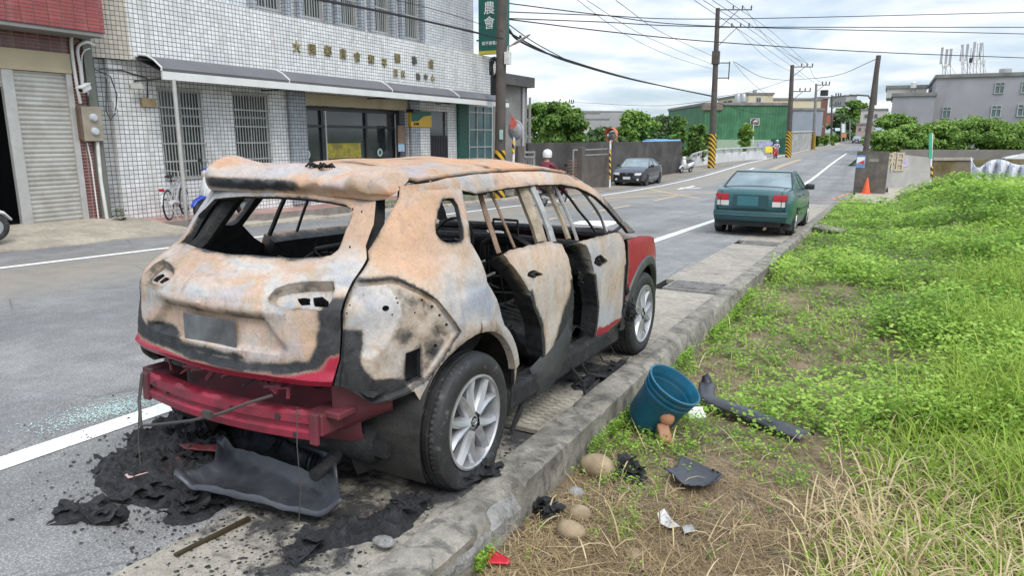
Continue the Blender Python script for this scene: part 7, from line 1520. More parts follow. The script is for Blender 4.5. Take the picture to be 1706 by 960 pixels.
q=G(1429,236); q=DP(1428,238,140); car('distant_car','tiny dark car rounding the far bend',(q[0],q[1],q[2]),math.pi,MAT['darkblue'],MAT['wheelblack'])
# ================================================================ two-wheelers
def col_(n,c,r=.3): return MAT.setdefault(n,simple(n,c,r,0,.12,4))
def scooter(label,loc,rot,body,seat=None,accent=None,group='scooters'):
    t=thing('scooter',loc,label,'scooter',group,rot,world=False); acc=accent or body
    # y forward, rear wheel at y=0, front wheel at y=1.24
    for y,nm in((0,'rear_wheel'),(1.24,'front_wheel')):
        w=bpy.data.objects.new(nm,None); COL.objects.link(w); w.parent=t; w.location=(0,y,.225); ORG[w.name]=np.zeros(3)
        m=MB(); m.lathe([(.13,.04),(.17,.055),(.21,.045),(.225,.02),(.225,-.02),(.21,-.045),(.17,-.055),(.13,-.04)],n=28,axis='x'); m.build('tyre',MAT['tyre'],w,smooth=.9); m=MB(); m.lathe([(0,.045),(.05,.05),(.06,.03),(.135,.035),(.14,-.035),(.06,-.03),(0,-.045)],n=20,axis='x'); m.build('rim',MAT['wheelgrey'],w,smooth=.7)
    def loft(secs,name,mat,n=12,par=t):
        m=MB(); rows=[]
        for (y,z,hx,hz) in secs: rows.append([(hx*math.copysign(abs(math.cos(a))**.7,math.cos(a)),y,z+hz*math.copysign(abs(math.sin(a))**.7,math.sin(a))) for a in np.linspace(0,2*math.pi,n+1)])
        m.grid(np.array(rows)); m.add(rows[0][:-1],[tuple(range(n))]); m.add(rows[-1][:-1],[tuple(range(n))]); return m.build(name,mat,par,smooth=.9)
    loft([(-.42,.72,.05,.03),(-.32,.68,.12,.09),(-.1,.62,.16,.13),(.15,.56,.17,.16),(.38,.48,.15,.16),(.46,.42,.12,.12)],'rear_body',body)
    loft([(-.36,.79,.09,.035),(-.15,.79,.14,.045),(.1,.76,.145,.05),(.38,.74,.12,.045),(.47,.72,.08,.03)],'seat',seat or MAT['black'])
    m=MB(); m.b2((-.17,.40,.24),(.17,.92,.31),bev=.03); m.build('floorboard',MAT['clad'],t)
    m=MB(); rows=[]
    for z,y,hx in((.28,.90,.15),(.40,.98,.19),(.55,1.02,.21),(.72,1.02,.19),(.86,1.0,.13),(.96,.98,.08)): rows.append([(hx*s,y+.10*(1-s*s)+.02,z) for s in np.linspace(-1,1,9)])
    m.grid(np.array(rows)); rows2=[[(a,b-.07,c) for a,b,c in r] for r in rows]; m.grid(np.array(rows2)); m.build('leg_shield',body,t,smooth=.9)
    loft([(1.02,.40,.07,.03),(1.20,.50,.08,.04),(1.40,.43,.07,.03),(1.50,.32,.05,.02)],'front_mudguard',acc)
    m=MB(); m.tube([(0,.98,.98),(0,1.12,.62),(0,1.24,.24)],.03,8); m.build('fork',MAT['alu'],t)
    loft([(.86,1.02,.16,.05),(.98,1.03,.15,.085),(1.06,1.0,.10,.075),(1.09,.98,.05,.04)],'headset',acc)
    m=MB(); m.lathe([(0,.03),(.06,.02),(.075,0)],(0,1.085,.99),14,'y'); m.build('headlight',MAT['tailclear'],t)
    m=MB(); m.tube([(-.34,.82,1.04),(-.15,.92,1.04),(.15,.92,1.04),(.34,.82,1.04)],.016,6); m.build('handlebar',MAT['black'],t)
    for s in(1,-1):
        m=MB(); m.tube([(s*.20,.90,1.05),(s*.28,.88,1.22)],.007,5); m.box((s*.30,.875,1.27),(.12,.02,.08),None,0,.008); m.build('mirror',MAT['black'],t)
    m=MB(); m.b2((-.07,-.475,.62),(.07,-.40,.69),bev=.01); m.build('tail_light',MAT['tailred'],t); m=MB(); m.b2((-.09,-.46,.42),(.09,-.45,.54)); m.build('rear_plate',MAT['plate'],t)
    m=MB(); m.tube([(.14,.35,.24),(.16,.0,.26),(.17,-.32,.33)],[.03,.05,.055],8); m.build('exhaust_pipe',MAT['alu'],t)
    m=MB(); m.b2((-.10,-.30,.30),(.09,.32,.42),bev=.03); m.build('engine_block',MAT['black'],t)
    return t
white=col_('scooter_white',(.68,.69,.70)); blue=col_('scooter_blue',(.03,.07,.40)); red=col_('scooter_red',(.45,.02,.04)); dk=col_('scooter_dark',(.05,.03,.035)); pinkp=col_('scooter_pink',(.55,.08,.14))
q=G(413,372); scooter('white and blue scooter parked in front of the barred office window',(-13.05,11.42,gz(10.8)+.10),math.pi+.12,white,accent=blue)
scooter('red scooter cut off by the left edge before the dark doorway',(-12.25,4.57,gz(5)+.10),-.05,red,accent=white)
q=G(1145,289); scooter('white scooter parked by the end of the yard wall',(q[0]-.1,q[1]+1.2,gz(q[1])),math.pi-.25,white)
q=G(905,344); sc_mid=scooter('dark red scooter ridden away along the far lane',(q[0],q[1],gz(q[1])),-.1,dk,accent=pinkp)
q=G(1290,264); sc_far=scooter('bright red scooter coming towards us past the bridge',(q[0],q[1]+1.3,gz(q[1])),math.pi-.02,red)
# ---- riders
def skinbody(name,J,E,mat,parent=None,sub=2):
    me=bpy.data.meshes.new(name); me.from_pydata([j[0] for j in J],E,[]); o=bpy.data.objects.new(name,me); COL.objects.link(o); me.materials.append(mat)
    md=o.modifiers.new('skin','SKIN'); 
    if not me.skin_vertices: me.attributes.new if False else None
    sl_=me.skin_vertices[0].data if me.skin_vertices else None
    bm=bmesh.new(); bm.from_mesh(me); L_=bm.verts.layers.skin.verify(); bm.verts.ensure_lookup_table()
    for v,j in zip(bm.verts,J): v[L_].radius=(j[1],j[1] if len(j)<3 else j[2]); v[L_].use_root=(v.index==0)
    bm.to_mesh(me); bm.free(); s=o.modifiers.new('sub','SUBSURF'); s.levels=sub; s.render_levels=sub
    dg=bpy.context.evaluated_depsgraph_get(); m2=bpy.data.meshes.new_from_object(o.evaluated_get(dg)); o.modifiers.clear(); o.data=m2; m2.polygons.foreach_set('use_smooth',[True]*len(m2.polygons))
    if parent is not None: o.parent=parent
    ORG[o.name]=np.zeros(3); return o
SKIN=simple('skin',(.42,.24,.16),.55,0,.08,6); 
def rider(label,loc,rot,top,legs,helmet):
    t=thing('person',loc,label,'person',None,rot,world=False)
    # one continuous figure seated on a scooter, y forward
    J=[((0,.05,.86),.15,.12),((0,.08,1.02),.15,.11),((0,.13,1.20),.18,.12),((0,.17,1.34),.12,.09),((0,.20,1.42),.055),((0,.22,1.50),.085),((0,.22,1.60),.085),
       ((.10,.12,.84),.09),((.13,.48,.80),.075),((.14,.55,.45),.052),((.14,.52,.36),.045),((.14,.66,.33),.04),
       ((-.10,.12,.84),.09),((-.13,.48,.80),.075),((-.14,.55,.45),.052),((-.14,.52,.36),.045),((-.14,.66,.33),.04),
       ((.20,.17,1.30),.062),((.27,.36,1.12),.047),((.30,.68,1.06),.036),((.30,.78,1.06),.034),((-.20,.17,1.30),.062),((-.27,.36,1.12),.047),((-.30,.68,1.06),.036),((-.30,.78,1.06),.034)]
    E=[(0,1),(1,2),(2,3),(3,4),(4,5),(5,6),(0,7),(7,8),(8,9),(9,10),(10,11),(0,12),(12,13),(13,14),(14,15),(15,16),(3,17),(17,18),(18,19),(19,20),(3,21),(21,22),(22,23),(23,24)]
    b=skinbody('body',J,E,top,t)
    me=b.data; me.materials.append(legs); me.materials.append(SKIN)
    for p in me.polygons:
        c=p.center; p.material_index=1 if c.z<.90 and abs(c.x)<.24 else (2 if (c.z>1.40 or c.y>.70 and c.z>.9) else 0)
    for s in(1,-1):
        for k in range(4): m=MB(); x=s*(.285+.018*k); m.tube([(x,.77,1.075),(x,.825,1.07),(x,.835,1.045),(x,.80,1.035)],.0095,6); m.build('finger',SKIN,b,smooth=.9)
        m=MB(); m.tube([(s*.275,.76,1.05),(s*.265,.80,1.03),(s*.285,.825,1.025)],.011,6); m.build('thumb',SKIN,b,smooth=.9)
    m=MB(); 
    m.lathe([(.135,-.10),(.15,-.03),(.148,.04),(.12,.11),(.06,.148),(0,.155)],(0,.21,1.62),24); h=m.build('helmet',helmet,t,smooth=.9)
    m=MB(); rows=[[(.153*math.sin(a),.21+.153*math.cos(a)*1.03,1.62+z) for a in np.linspace(-1.15,1.15,14)] for z in(-.06,.0,.055)]; m.grid(np.array(rows)); m.build('visor',MAT['cglass'],h,smooth=.9)
    m=MB(); m.tube([(0,.31,1.50),(0,.335,1.49),(0,.315,1.475)],.012,6); m.build('nose',SKIN,b)
    return t
plaid=simple('dark_red_jacket',(.20,.03,.05),.8,0,.6,14); q=G(905,344)
rider('person in a white helmet and dark red jacket riding away on a scooter',(q[0],q[1],gz(q[1])),-.1,plaid,dk,col_('helmet_white',(.72,.72,.72),.25))
q=G(1290,264); rider('person in pale clothes and helmet riding the bright red scooter towards us',(q[0],q[1]+1.3,gz(q[1])),math.pi-.02,simple('pale_jacket',(.55,.52,.55),.8),simple('grey_trousers',(.16,.16,.18),.8),col_('helmet_pale',(.55,.62,.62),.3))
# ---- bicycle
bc=thing('bicycle',(-13.35,9.72,gz(9.7)+.10),'silver bicycle with a white chain guard leaning by the canopy post','bicycle',None,.62,world=False)
for y in(0,1.04):
    w=bpy.data.objects.new('wheel',None); COL.objects.link(w); w.parent=bc; w.location=(0,y,.32); ORG[w.name]=np.zeros(3); m=MB(); t=np.linspace(0,2*math.pi,41); m.tube([(0,.305*math.cos(a),.305*math.sin(a)) for a in t],.020,6,caps=False); m.build('tyre',MAT['tyre'],w); m=MB(); m.tube([(0,.282*math.cos(a),.282*math.sin(a)) for a in t],.011,6,caps=False)
    for k in range(18): a=k*math.pi/9; m.tube([(.02*(-1)**k,0,0),(0,.28*math.cos(a),.28*math.sin(a))],.0022,4)
    m.lathe([(0,.035),(.02,.035),(.02,-.035),(0,-.035)],n=10,axis='x'); m.build('rim',MAT['alu'],w)
m=MB()
for a,b,r in [((0,.42,.30),(0,.32,.78),.016),((0,.42,.30),(0,.86,.72),.018),((0,.34,.66),(0,.84,.80),.016),((0,.82,.92),(0,.90,.62),.018),((.05,0,.32),(.03,.42,.30),.010),((-.05,0,.32),(-.03,.42,.30),.010),((.05,0,.32),(.01,.34,.66),.009),((-.05,0,.32),(-.01,.34,.66),.009),((.05,1.04,.32),(.03,.90,.62),.012),((-.05,1.04,.32),(-.03,.90,.62),.012)]: m.tube([a,b],r,7)
m.build('frame',simple('silver_red_frame',(.50,.50,.52),.3,.3),bc)
m=MB(); m.tube([(-.29,.68,1.0),(-.22,.80,1.0),(0,.83,.98),(.22,.80,1.0),(.29,.68,1.0)],.012,6); m.tube([(0,.82,.9),(0,.83,.98)],.014,6); m.build('handlebar',MAT['alu'],bc)
m=MB(); m.tube([(0,.18,.90),(0,.30,.915),(0,.44,.90)],[.09,.075,.03],8,flat=.35); m.tube([(0,.32,.78),(0,.31,.90)],.014,6); m.build('saddle',MAT['black'],bc,smooth=.9)
m=MB(); m.tube([(.045,.02,.36),(.045,.25,.36),(.045,.46,.33)],.05,8,flat=.9); m.build('chain_guard',white,bc); m=MB(); m.b2((-.05,-.32,.62),(.05,-.28,.68)); m.build('rear_reflector',MAT['tailred'],bc)
m=MB(); m.tube([(0,-.36*math.cos(a)+0,.32+.345*math.sin(a)) for a in np.linspace(.1,1.9,12)],.025,6,flat=.5); m.tube([(0,-.3,.70),(0,.25,.70)],.012,5); m.build('mudguard',white,bc); m=MB(); m.tube([(.05,0,.32),(.20,-.05,.0)],.01,5); m.build('stand',MAT['alu'],bc)
m=MB(); 
for s in(-1,1): m.tube([(s*.03,.42,.30),(s*.09,.42+s*.12,.30-s*.11)],.011,5); m.b2((s*.09,.36+s*.12,.285-s*.11),(s*.17,.46+s*.12,.31-s*.11))
m.build('pedals',MAT['black'],bc)
# ================================================================ foreground objects
MAT['blueplastic']=simple('blue_bucket_plastic',(.008,.115,.20),.48,0,.35,7,.05,(.07,.12,.13)); MAT['stone']=simple('river_stone',(.34,.26,.165),.9,0,.45,14,.25,(.24,.18,.12)); MAT['brick']=simple('worn_brick',(.34,.16,.085),.9,0,.3,12,.4,(.40,.30,.22))
MAT['meltblack']=simple('melted_black_plastic',(.016,.017,.019),.42,0,.5,14,.5,(.05,.05,.052)); MAT['trimgrey']=simple('dark_grey_trim',(.050,.053,.063),.36,0,.55,6,.2,(.012,.012,.013)); MAT['ashgrey']=simple('ash_grey',(.30,.30,.29),.95,0,.3,14,.4)
def gp(px,py,dz=0.): return G(px,py,dz)
def fz(x,y): return fieldz(x,y)
def fg_(px,py):
    q=G(px,py,-.15)
    for _ in range(4): q=G(px,py,fz(q[0],q[1])-gz(q[1]))
    return q
# bucket, tilted towards the viewer's right
q=fg_(1074,714); bk=thing('bucket',q,'blue plastic bucket tilted in the weeds beside the kerb','bucket')
ax_=np.array([.52,-.05,.85]); ax_/=np.linalg.norm(ax_); s1=np.cross(ax_,[0,1,0]); s1/=np.linalg.norm(s1); s2=np.cross(ax_,s1); RM=np.stack([s1,s2,ax_],1)
prof=[(0,.012),(.125,.012),(.135,.03),(.158,.27),(.170,.27),(.172,.285),(.161,.288),(.163,.31),(.174,.31),(.176,.322),(.165,.326),(.168,.352),(.182,.352),(.184,.366),(.172,.368),(.166,.355),(.150,.06),(.13,.03),(0,.03)]
m=MB(); m.lathe(prof,q+np.array([0,0,.035]),48,R=RM); V=np.array(m.v); 
m.build('shell',MAT['blueplastic'],bk,smooth=.6)
m=MB(); m.box(q+RM@np.array([.0,-.181,.30])+[0,0,.035],(.035,.016,.04),RM,bev=.004); m.build('handle_lug',MAT['blueplastic'],bk)
def rock(name,c,size,seed,mat,label,cat='stone',group=None,rot=0.,n=3):
    bm=bmesh.new(); bmesh.ops.create_icosphere(bm,subdivisions=n,radius=1.); P=np.array([v.co[:] for v in bm.verts]); fs=[tuple(v.index for v in f.verts) for f in bm.faces]; bm.free()
    d=1+.16*fbm(P,1.3,seed,3)+.02*fbm(P,7,seed,2); P=P*d[:,None]*np.array(size)@rotz(rot).T; m=MB(); m.add(P+np.array(c),fs); return tag(m.build(name,mat,smooth=.9),label,cat,group)
def onf(px,py,h): q=fg_(px,py); return q+np.array([0,0,h])
rock('stone',onf(995,790,.045),(.092,.075,.072),1,MAT['stone'],'largest smooth tan stone by the kerb just left of the bucket',group='stones along the kerb')
rock('stone',onf(966,862,.02),(.055,.045,.040),2,MAT['stone'],'small tan stone between the other kerbside stones',group='stones along the kerb')
rock('stone',onf(950,893,.028),(.070,.055,.045),3,MAT['stone'],'speckled tan stone nearest us on the dry grass',group='stones along the kerb')
rock('stone',onf(1060,925,-.01),(.06,.05,.03),4,MAT['stone'],'half buried tan stone in the straw',group='stones along the kerb')
rock('stone',onf(960,825,.012),(.045,.04,.028),5,MAT['ashgrey'],'pale grey ashy lump right behind the small tan stone',cat='ash lump')
rock('brick',q+np.array([.175,-.125,.15]),(.050,.045,.055),6,MAT['brick'],'rounded brick lump leaning on the bucket',cat='brick')
m=MB(); q=onf(1106,738,.05); m.box(q,(.075,.15,.06),rotz(.5)@np.array([[1,0,0],[0,.9,-.42],[0,.42,.9]]),bev=.012); tag(m.build('brick',MAT['brick'],smooth=.9),'worn orange brick lying on the weeds below the bucket','brick')
q=fg_(1158,698); m=MB(); m.box(q+[0,0,.03],(.12,.10,.05),rotz(.6)@np.array([[1,0,0],[0,.86,-.5],[0,.5,.86]]),bev=.004); tag(m.build('white_carton',simple('white_carton',(.70,.70,.70),.6)),'small crushed white carton between the bucket and black strip','carton')
# black wheel-arch trim strip
pts=[fg_(1176,664)+[0,0,.10],fg_(1180,682)+[0,0,.06],fg_(1215,705)+[0,0,.045],fg_(1280,728)+[0,0,.04],fg_(1343,744)+[0,0,.04]]
pts=np.array(pts); pts[1:]=[pts[1]+(pts[4]-pts[1])*t_ for t_ in(0,.33,.66,1.)]; C=hermite(np.linspace(0,4,36),np.arange(5.),pts.T).T; rows=[]
for i,p in enumerate(C):
    d=C[min(35,i+1)]-C[max(0,i-1)]; d/=np.linalg.norm(d); s=np.cross(d,[0,0,1]); s/=np.linalg.norm(s); u=np.cross(s,d); w=.060+.022*sstep(i,4,16); rows.append([p+s*w*math.cos(a)+u*(w*.48*math.sin(a)+.012) for a in np.linspace(.12,math.pi-.05,12)])
m=MB(); m.grid(np.array(rows)); e=C[2]; 
m.grid(np.array([[C[0]+[-.035,0,.07],C[0]+[0,.0,.10],C[0]+[.03,0,.06]],[C[1]+[-.05,0,0],C[1]+[0,0,.02],C[1]+[.05,0,-.01]],[C[5]+[-.06,0,-.03],C[5],C[5]+[.05,0,-.03]]]))
st_=m.build('wheel_arch_trim',MAT['trimgrey'],smooth=.7); md=st_.modifiers.new('s','SOLIDIFY'); md.thickness=.005; tag(st_,'long black curved plastic trim strip lying on the grass right of the bucket','car trim')
# black plate shard
def sheetobj(name,outline,bulge,mat,label,cat,th=.006,lift=.02,rough=.006,seed=1,curl=0.,base=fg_):
    P=np.array([base(*p) for p in outline]); c=P.mean(0); V2=P[:,:2]; V,T=cdt(V2,[],max(.012,np.ptp(V2,axis=0).max()/22)); d=segdist(V,V2); z=np.array([ (c[2]) ]*len(V)); 
    A=np.c_[P[:,:2],np.ones(len(P))]; co_=np.linalg.lstsq(A,P[:,2],rcond=None)[0]; z=np.c_[V,np.ones(len(V))]@co_+lift+bulge*np.clip(d/ (np.ptp(V2,axis=0).min()*.3),0,1)+rough*fbm(np.c_[V,0*V[:,0]],9,seed,4)*2
    if curl: z=z+curl*(1-np.clip(d/.05,0,1))**2*(.5+vnoise(np.c_[V,0*V[:,0]],6,seed+3))
    m=MB(); m.add(np.c_[V,z],[tuple(int(i) for i in f) for f in T]); o=m.build(name,mat,smooth=3.2); md=o.modifiers.new('s','SOLIDIFY'); md.thickness=th; md.offset=-1
    return tag(o,label,cat)
sheetobj('plastic_shard',[(1133,778),(1180,800),(1203,812),(1196,822),(1170,830),(1140,825),(1105,800),(1125,797)],-.008,MAT['trimgrey'],'dark flat plastic shard with upturned rim on the dry grass','plastic shard',.006,.05,.003,3,.035)
sheetobj('red_shard',[(803,925),(812,918),(824,930),(850,944),(848,952),(812,950),(801,938)],.006,simple('red_plastic',(.50,.02,.035),.3),'bright red plastic shard at the foot of the near kerb','plastic shard',.006,.03,.002,4,.01)
sheetobj('white_scrap',[(1094,866),(1106,858),(1118,876),(1132,888),(1114,890),(1098,882)],.006,simple('dirty_white_scrap',(.58,.58,.57),.8),'dirty white paper scrap on the straw near the dark shard','scrap',.004,.02,.004,5,.02)
sheetobj('white_scrap',[(1135,884),(1152,880),(1158,890),(1140,896)],.004,MAT['ashgrey'],'small grey paper scrap right of the white one','scrap',.004,.015,.004,6,.02)
# burnt melted heaps
def heap(label,outline,h,seed,mat=None,base=None,cat='burnt debris',shreds=11):
    b=base or (lambda x,y:G(x,y)); P=np.array([b(*p) for p in outline]); V2=resample(smoothpoly(P[:,:2],1),.012); rr=np.random.default_rng(seed); cc=V2.mean(0)
    V2=V2+(V2-cc)/np.linalg.norm(V2-cc,axis=1)[:,None]*(.07*fbm(np.c_[V2,0*V2[:,0]],7,seed+9,4))[:,None]
    st=max(.008,np.ptp(V2,axis=0).max()/85); V,T=cdt(V2,[],st); d=segdist(V,V2); Q=np.c_[V,0*V[:,0]]
    rid=1-np.abs(fbm(Q,5,seed,3))*3.2; rid2=1-np.abs(fbm(Q,13,seed+2,3))*3.2; e=np.clip(d/.045,0,1)**.55
    z0=P[:,2].mean()+(V[:,1]-P[:,1].mean())*-.028
    z=z0+.003+e*h*(.35+.75*np.clip(rid,0,1)**1.5+.45*np.clip(rid2,0,1)**2+.5*np.clip(fbm(Q,2.5,seed+5,2),-.5,.8))+.010*e*fbm(Q,40,seed+1,2)
    m=MB(); m.add(np.c_[V,z],[tuple(int(i) for i in f) for f in T])
    for k in range(shreds):
        i=rr.integers(0,len(V)); p=np.array([V[i][0],V[i][1],z[i]+.004]); a=rr.uniform(0,6.28); L=rr.uniform(.04,.16); w=L*rr.uniform(.25,.7); dr=np.array([math.cos(a),math.sin(a),0]); sd_=np.array([-math.sin(a),math.cos(a),0]); rows=[]; cu=rr.uniform(-.5,1.); tw=rr.normal(0,.8)
        for t in np.linspace(-.5,.5,7):
            c=p+dr*L*t+[0,0,abs(t)*L*cu*.6+rr.normal(0,.002)]; an=tw*t; r_=[c+(sd_*math.cos(an)+np.array([0,0,1])*math.sin(an))*w*s+[0,0,.006*math.cos(s*6+t*9)] for s in(-.5,-.17,.17,.5)]; rows.append(r_)
        m.grid(np.array(rows))
    o=m.build('burnt_debris',mat or MAT['meltedheap'],smooth=.8); return tag(o,label,cat,'burnt debris behind the car')
def m_heap():
    m=NT('melted_heap'); n=m.noise(22,7,.7,.8); f=m.noise(80,5,.7); g=m.noise(7,5); c=m.ramp(n,(.32,(.006,.006,.007)),(.55,(.02,.02,.022)),(.7,(.05,.05,.055))); c=m.mix(m.math('MULTIPLY',m.ramp(f,(.64,0.),(.70,1.)),m.ramp(g,(.5,0.),(.6,1.))),c,(.30,.29,.28)); c=m.mix(m.math('MULTIPLY',m.ramp(m.noise(5,4,.6,.4),(.64,0.),(.68,.8)),m.ramp(n,(.5,0.),(.6,1.))),c,(.16,.05,.045))
    m.col(c).rough(m.ramp(g,(.4,(.35,)*3),(.6,(.75,)*3))); m.bump(m.math('ADD',n,m.math('MULTIPLY',f,.4)),1.,.02); return m.m
MAT['meltedheap']=m_heap()
heap('big black melted heap under the red bumper beam',[(305,690),(340,700),(420,712),(445,730),(400,750),(370,770),(300,775),(265,765),(215,758),(225,735),(270,715)],.085,1)
heap('long melted lump left of the fallen bumper skin',[(155,778),(185,766),(240,765),(300,765),(380,780),(400,800),(330,822),(260,815),(200,825),(155,815),(165,795)],.06,2)
heap('burnt matting joining the heap to the fallen bumper skin',[(210,775),(300,745),(400,745),(440,775),(410,815),(330,838),(280,850),(230,842),(190,815)],.045,12)
heap('thin burnt scraps trailing left along the asphalt',[(150,790),(210,770),(250,790),(300,830),(250,850),(190,838),(160,812)],.022,13)
heap('separate flat melted slab farthest left on the asphalt',[(82,855),(110,842),(170,845),(215,850),(205,868),(190,878),(130,872),(90,862)],.04,3)
heap('melted ribbon lying in front of the fallen bumper skin',[(262,868),(300,845),(340,832),(385,838),(380,852),(330,872),(280,880)],.05,4)
heap('thick black melted strips along the near edge of the drain covers',[(480,930),(530,890),(600,865),(660,845),(700,830),(720,845),(705,865),(690,890),(640,905),(590,915),(540,918),(500,945)],.055,5)
heap('thin black melt draped over the kerb at the rear wheel',[(745,800),(790,782),(850,775),(885,768),(893,785),(850,790),(800,800),(770,812)],.025,6,base=lambda x,y:G(x,y,.03))
heap('crumpled black ash clump between the kerb and the small stones',[(880,845),(915,838),(945,850),(935,870),(900,872)],.05,7,base=fg_)
heap('black ash clump right of the largest tan stone',[(1025,785),(1050,775),(1080,792),(1070,806),(1035,800)],.05,8,base=fg_)
heap('black melt at the foot of the open front door',[(950,640),(1000,615),(1040,600),(1045,612),(1000,640),(960,655)],.02,9,cat='burnt debris')
# fallen bumper skin
B0=G(450,700); pts_o=dict(a=(430,722),b=(548,775),c=(566,870),d=(320,822),e=(395,780))
A_=np.array([G(424,757)+[0,0,.12],G(560,822)+[0,0,.13],G(573,890)+[0,0,.035],G(298,840)+[0,0,.035]])
rows=[]; 
for i,t in enumerate(np.linspace(0,1,36)):
    top=A_[0]*(1-t)+A_[1]*t; bot=A_[3]*(1-t)+A_[2]*t; r=[]
    for j,s in enumerate(np.linspace(0,1,22)):
        p=top*(1-s)+bot*s; bow=.0; z=0
        ridge=.035*math.exp(-((s-.42)/.05)**2)+.02*math.exp(-((s-.96)/.03)**2); dish=-.035*math.sin(math.pi*min(1,s/.42))*(s<.42)-.03*math.sin(math.pi*max(0,(s-.42)/.58))
        ends=.10*max(0,(t-.84)/.16)**1.5+.05*max(0,(.1-t)/.1); rip=.006*math.sin(t*60)*(s<.4)*(.4<t<.8 or t<.1)
        r.append(p+[0,0,ridge+dish+ends+.02+rip+.02*math.sin(3*t+1)+.005*math.sin(t*37+s*9)*math.sin(s*23+t*11)*(1-t*.6)+.045*max(0,.35-t)*float(fbm(np.array([[t*9.,s*5.,.3]]),1.,77,3)[0])*3+.012*float(fbm(np.array([[t*7.,s*6.,.9]]),1.,78,4)[0])]-(A_[0]-A_[1])*.10*max(0,.15-t)/.15*float(fbm(np.array([[s*7.,.1,.2]]),1.,79,3)[0])*2)
    rows.append(r)
m=MB(); m.grid(np.array(rows)); bs_=m.build('fallen_bumper_skin',MAT['trimgrey'],smooth=.8); md=bs_.modifiers.new('s','SOLIDIFY'); md.thickness=.007; tag(bs_,'fallen dark grey bumper skin lying inside out behind the burnt car','car bumper')
rows=[]
for t in np.linspace(0,1,24):
    p=A_[0]*(1-t)+A_[1]*t; h=.16*(1-.45*t)*min(1,(1-t)*6+.2)*(1-.4*math.exp(-t*14)); rows.append([p+[0,0,.0],p+[-.01,.02,h*.5],p+[.01,.05,h],p+[.03,.045,h+.01]])
m=MB(); m.grid(np.array(rows)); o=m.build('upper_lip',MAT['trimgrey'],bs_,smooth=.9); md=o.modifiers.new('s','SOLIDIFY'); md.thickness=.006
for f in(.35,.40,.72,.76,.80): m=MB(); i=int(f*35); m.tube([np.array(rows_) for rows_ in [A_[0]*(1-f)+A_[1]*f+[0,0,.03]]]+[ (A_[0]*(1-f)+A_[1]*f)*.6+(A_[3]*(1-f)+A_[2]*f)*.4+[0,0,.04]],.006,5); m.build('stiffening_rib',MAT['meltblack'],bs_)
for f,t in((.42,.30),(.42,.7)):
    pass
q=G(458,832); m=MB(); m.box(q+[0,0,.06],(.045,.035,.028),rotz(.5),bev=.004); cn2=m.build('connector',simple('cream_connector',(.62,.60,.45),.5),bs_); m=MB(); m.tube([q+[.02,.01,.07],q+[.05,.03,.09],q+[.03,.05,.06]],.006,5); m.build('connector_wire',MAT['black'],cn2)
ORG[bs_.name]=np.zeros(3)
sheetobj('red_melted_scrap',[(300,765),(340,762),(380,768),(400,775),(385,785),(345,778),(310,775)],.03,simple('red_melted',(.22,.03,.03),.5,0,.5,14,.3,(.03,.03,.03)),'red and black melted scrap at the left end of the fallen bumper skin','burnt debris',.006,.07,.01,9,.03,base=G)
sheetobj('pink_shard',[(210,812),(248,803),(250,808),(216,818)],.0,simple('pink_shard',(.55,.36,.34),.6),'thin pinkish shard lying on the black melt','plastic shard',.004,.065,.002,8,base=G)
m=MB(); a,b=G(292,930),G(416,870); m.box((a+b)/2+[0,0,.012],(np.linalg.norm(b-a),.02,.016),rotz(math.atan2(*(b-a)[1::-1]))); tag(m.build('burnt_strip',simple('burnt_brass_strip',(.055,.042,.02),.5,.3,.4,12)),'thin straight charred strip lying on the drain cover edge','strip')
# scattered crumbs: countless char flakes and glass crumbs
rng=np.random.default_rng(12); V=[];F_=[]
def flake(p,s):
    b=len(V); k=5; a0=rng.uniform(0,6.28); h=s*rng.uniform(.2,.6)
    for i in range(k): a=a0+i*6.283/k; r=s*rng.uniform(.5,1.1); V.append((p[0]+r*math.cos(a),p[1]+r*math.sin(a),p[2]))
    V.append((p[0],p[1],p[2]+h)); F_.extend([(b+i,b+(i+1)%k,b+k) for i in range(k)])
for k in range(3600):
    c=[(-2.3,2.1,.75,.4),(-1.95,1.75,.4,.25),(-3.2,2.15,.7,.3),(-1.8,4.7,.3,.5),(-1.7,2.8,.15,.4),(-2.7,1.7,.5,.2)][rng.integers(0,6)]; x=rng.normal(c[0],c[2]*.6); y=rng.normal(c[1],c[3]*.7)
    if x>KX0-.02 or y<1.2: continue
    flake((x,y,gz(y)+.006),.0025+.012*rng.uniform()**5)
o=bigmesh('char_crumbs',V,np.array(F_),MAT['meltblack']); tag(o,'tiny black char crumbs scattered behind the burnt car','debris',kind='stuff')
V=[];F_=[]
for k in range(1500):
    t=rng.uniform(); c=G(95,706)*(1-t)+G(270,662)*t; x=c[0]+rng.normal(0,.09); y=c[1]+rng.normal(0,.09+.04*math.sin(t*9)); flake((x,y,gz(y)+.004),.004+.004*rng.uniform())
gm_=NT('tempered_glass_crumbs'); gm_.col((.40,.52,.50)).rough(.2); o=bigmesh('glass_crumbs',V,np.array(F_),gm_.m); tag(o,'pale green crumbs of broken car glass on the asphalt','glass crumbs',kind='stuff')
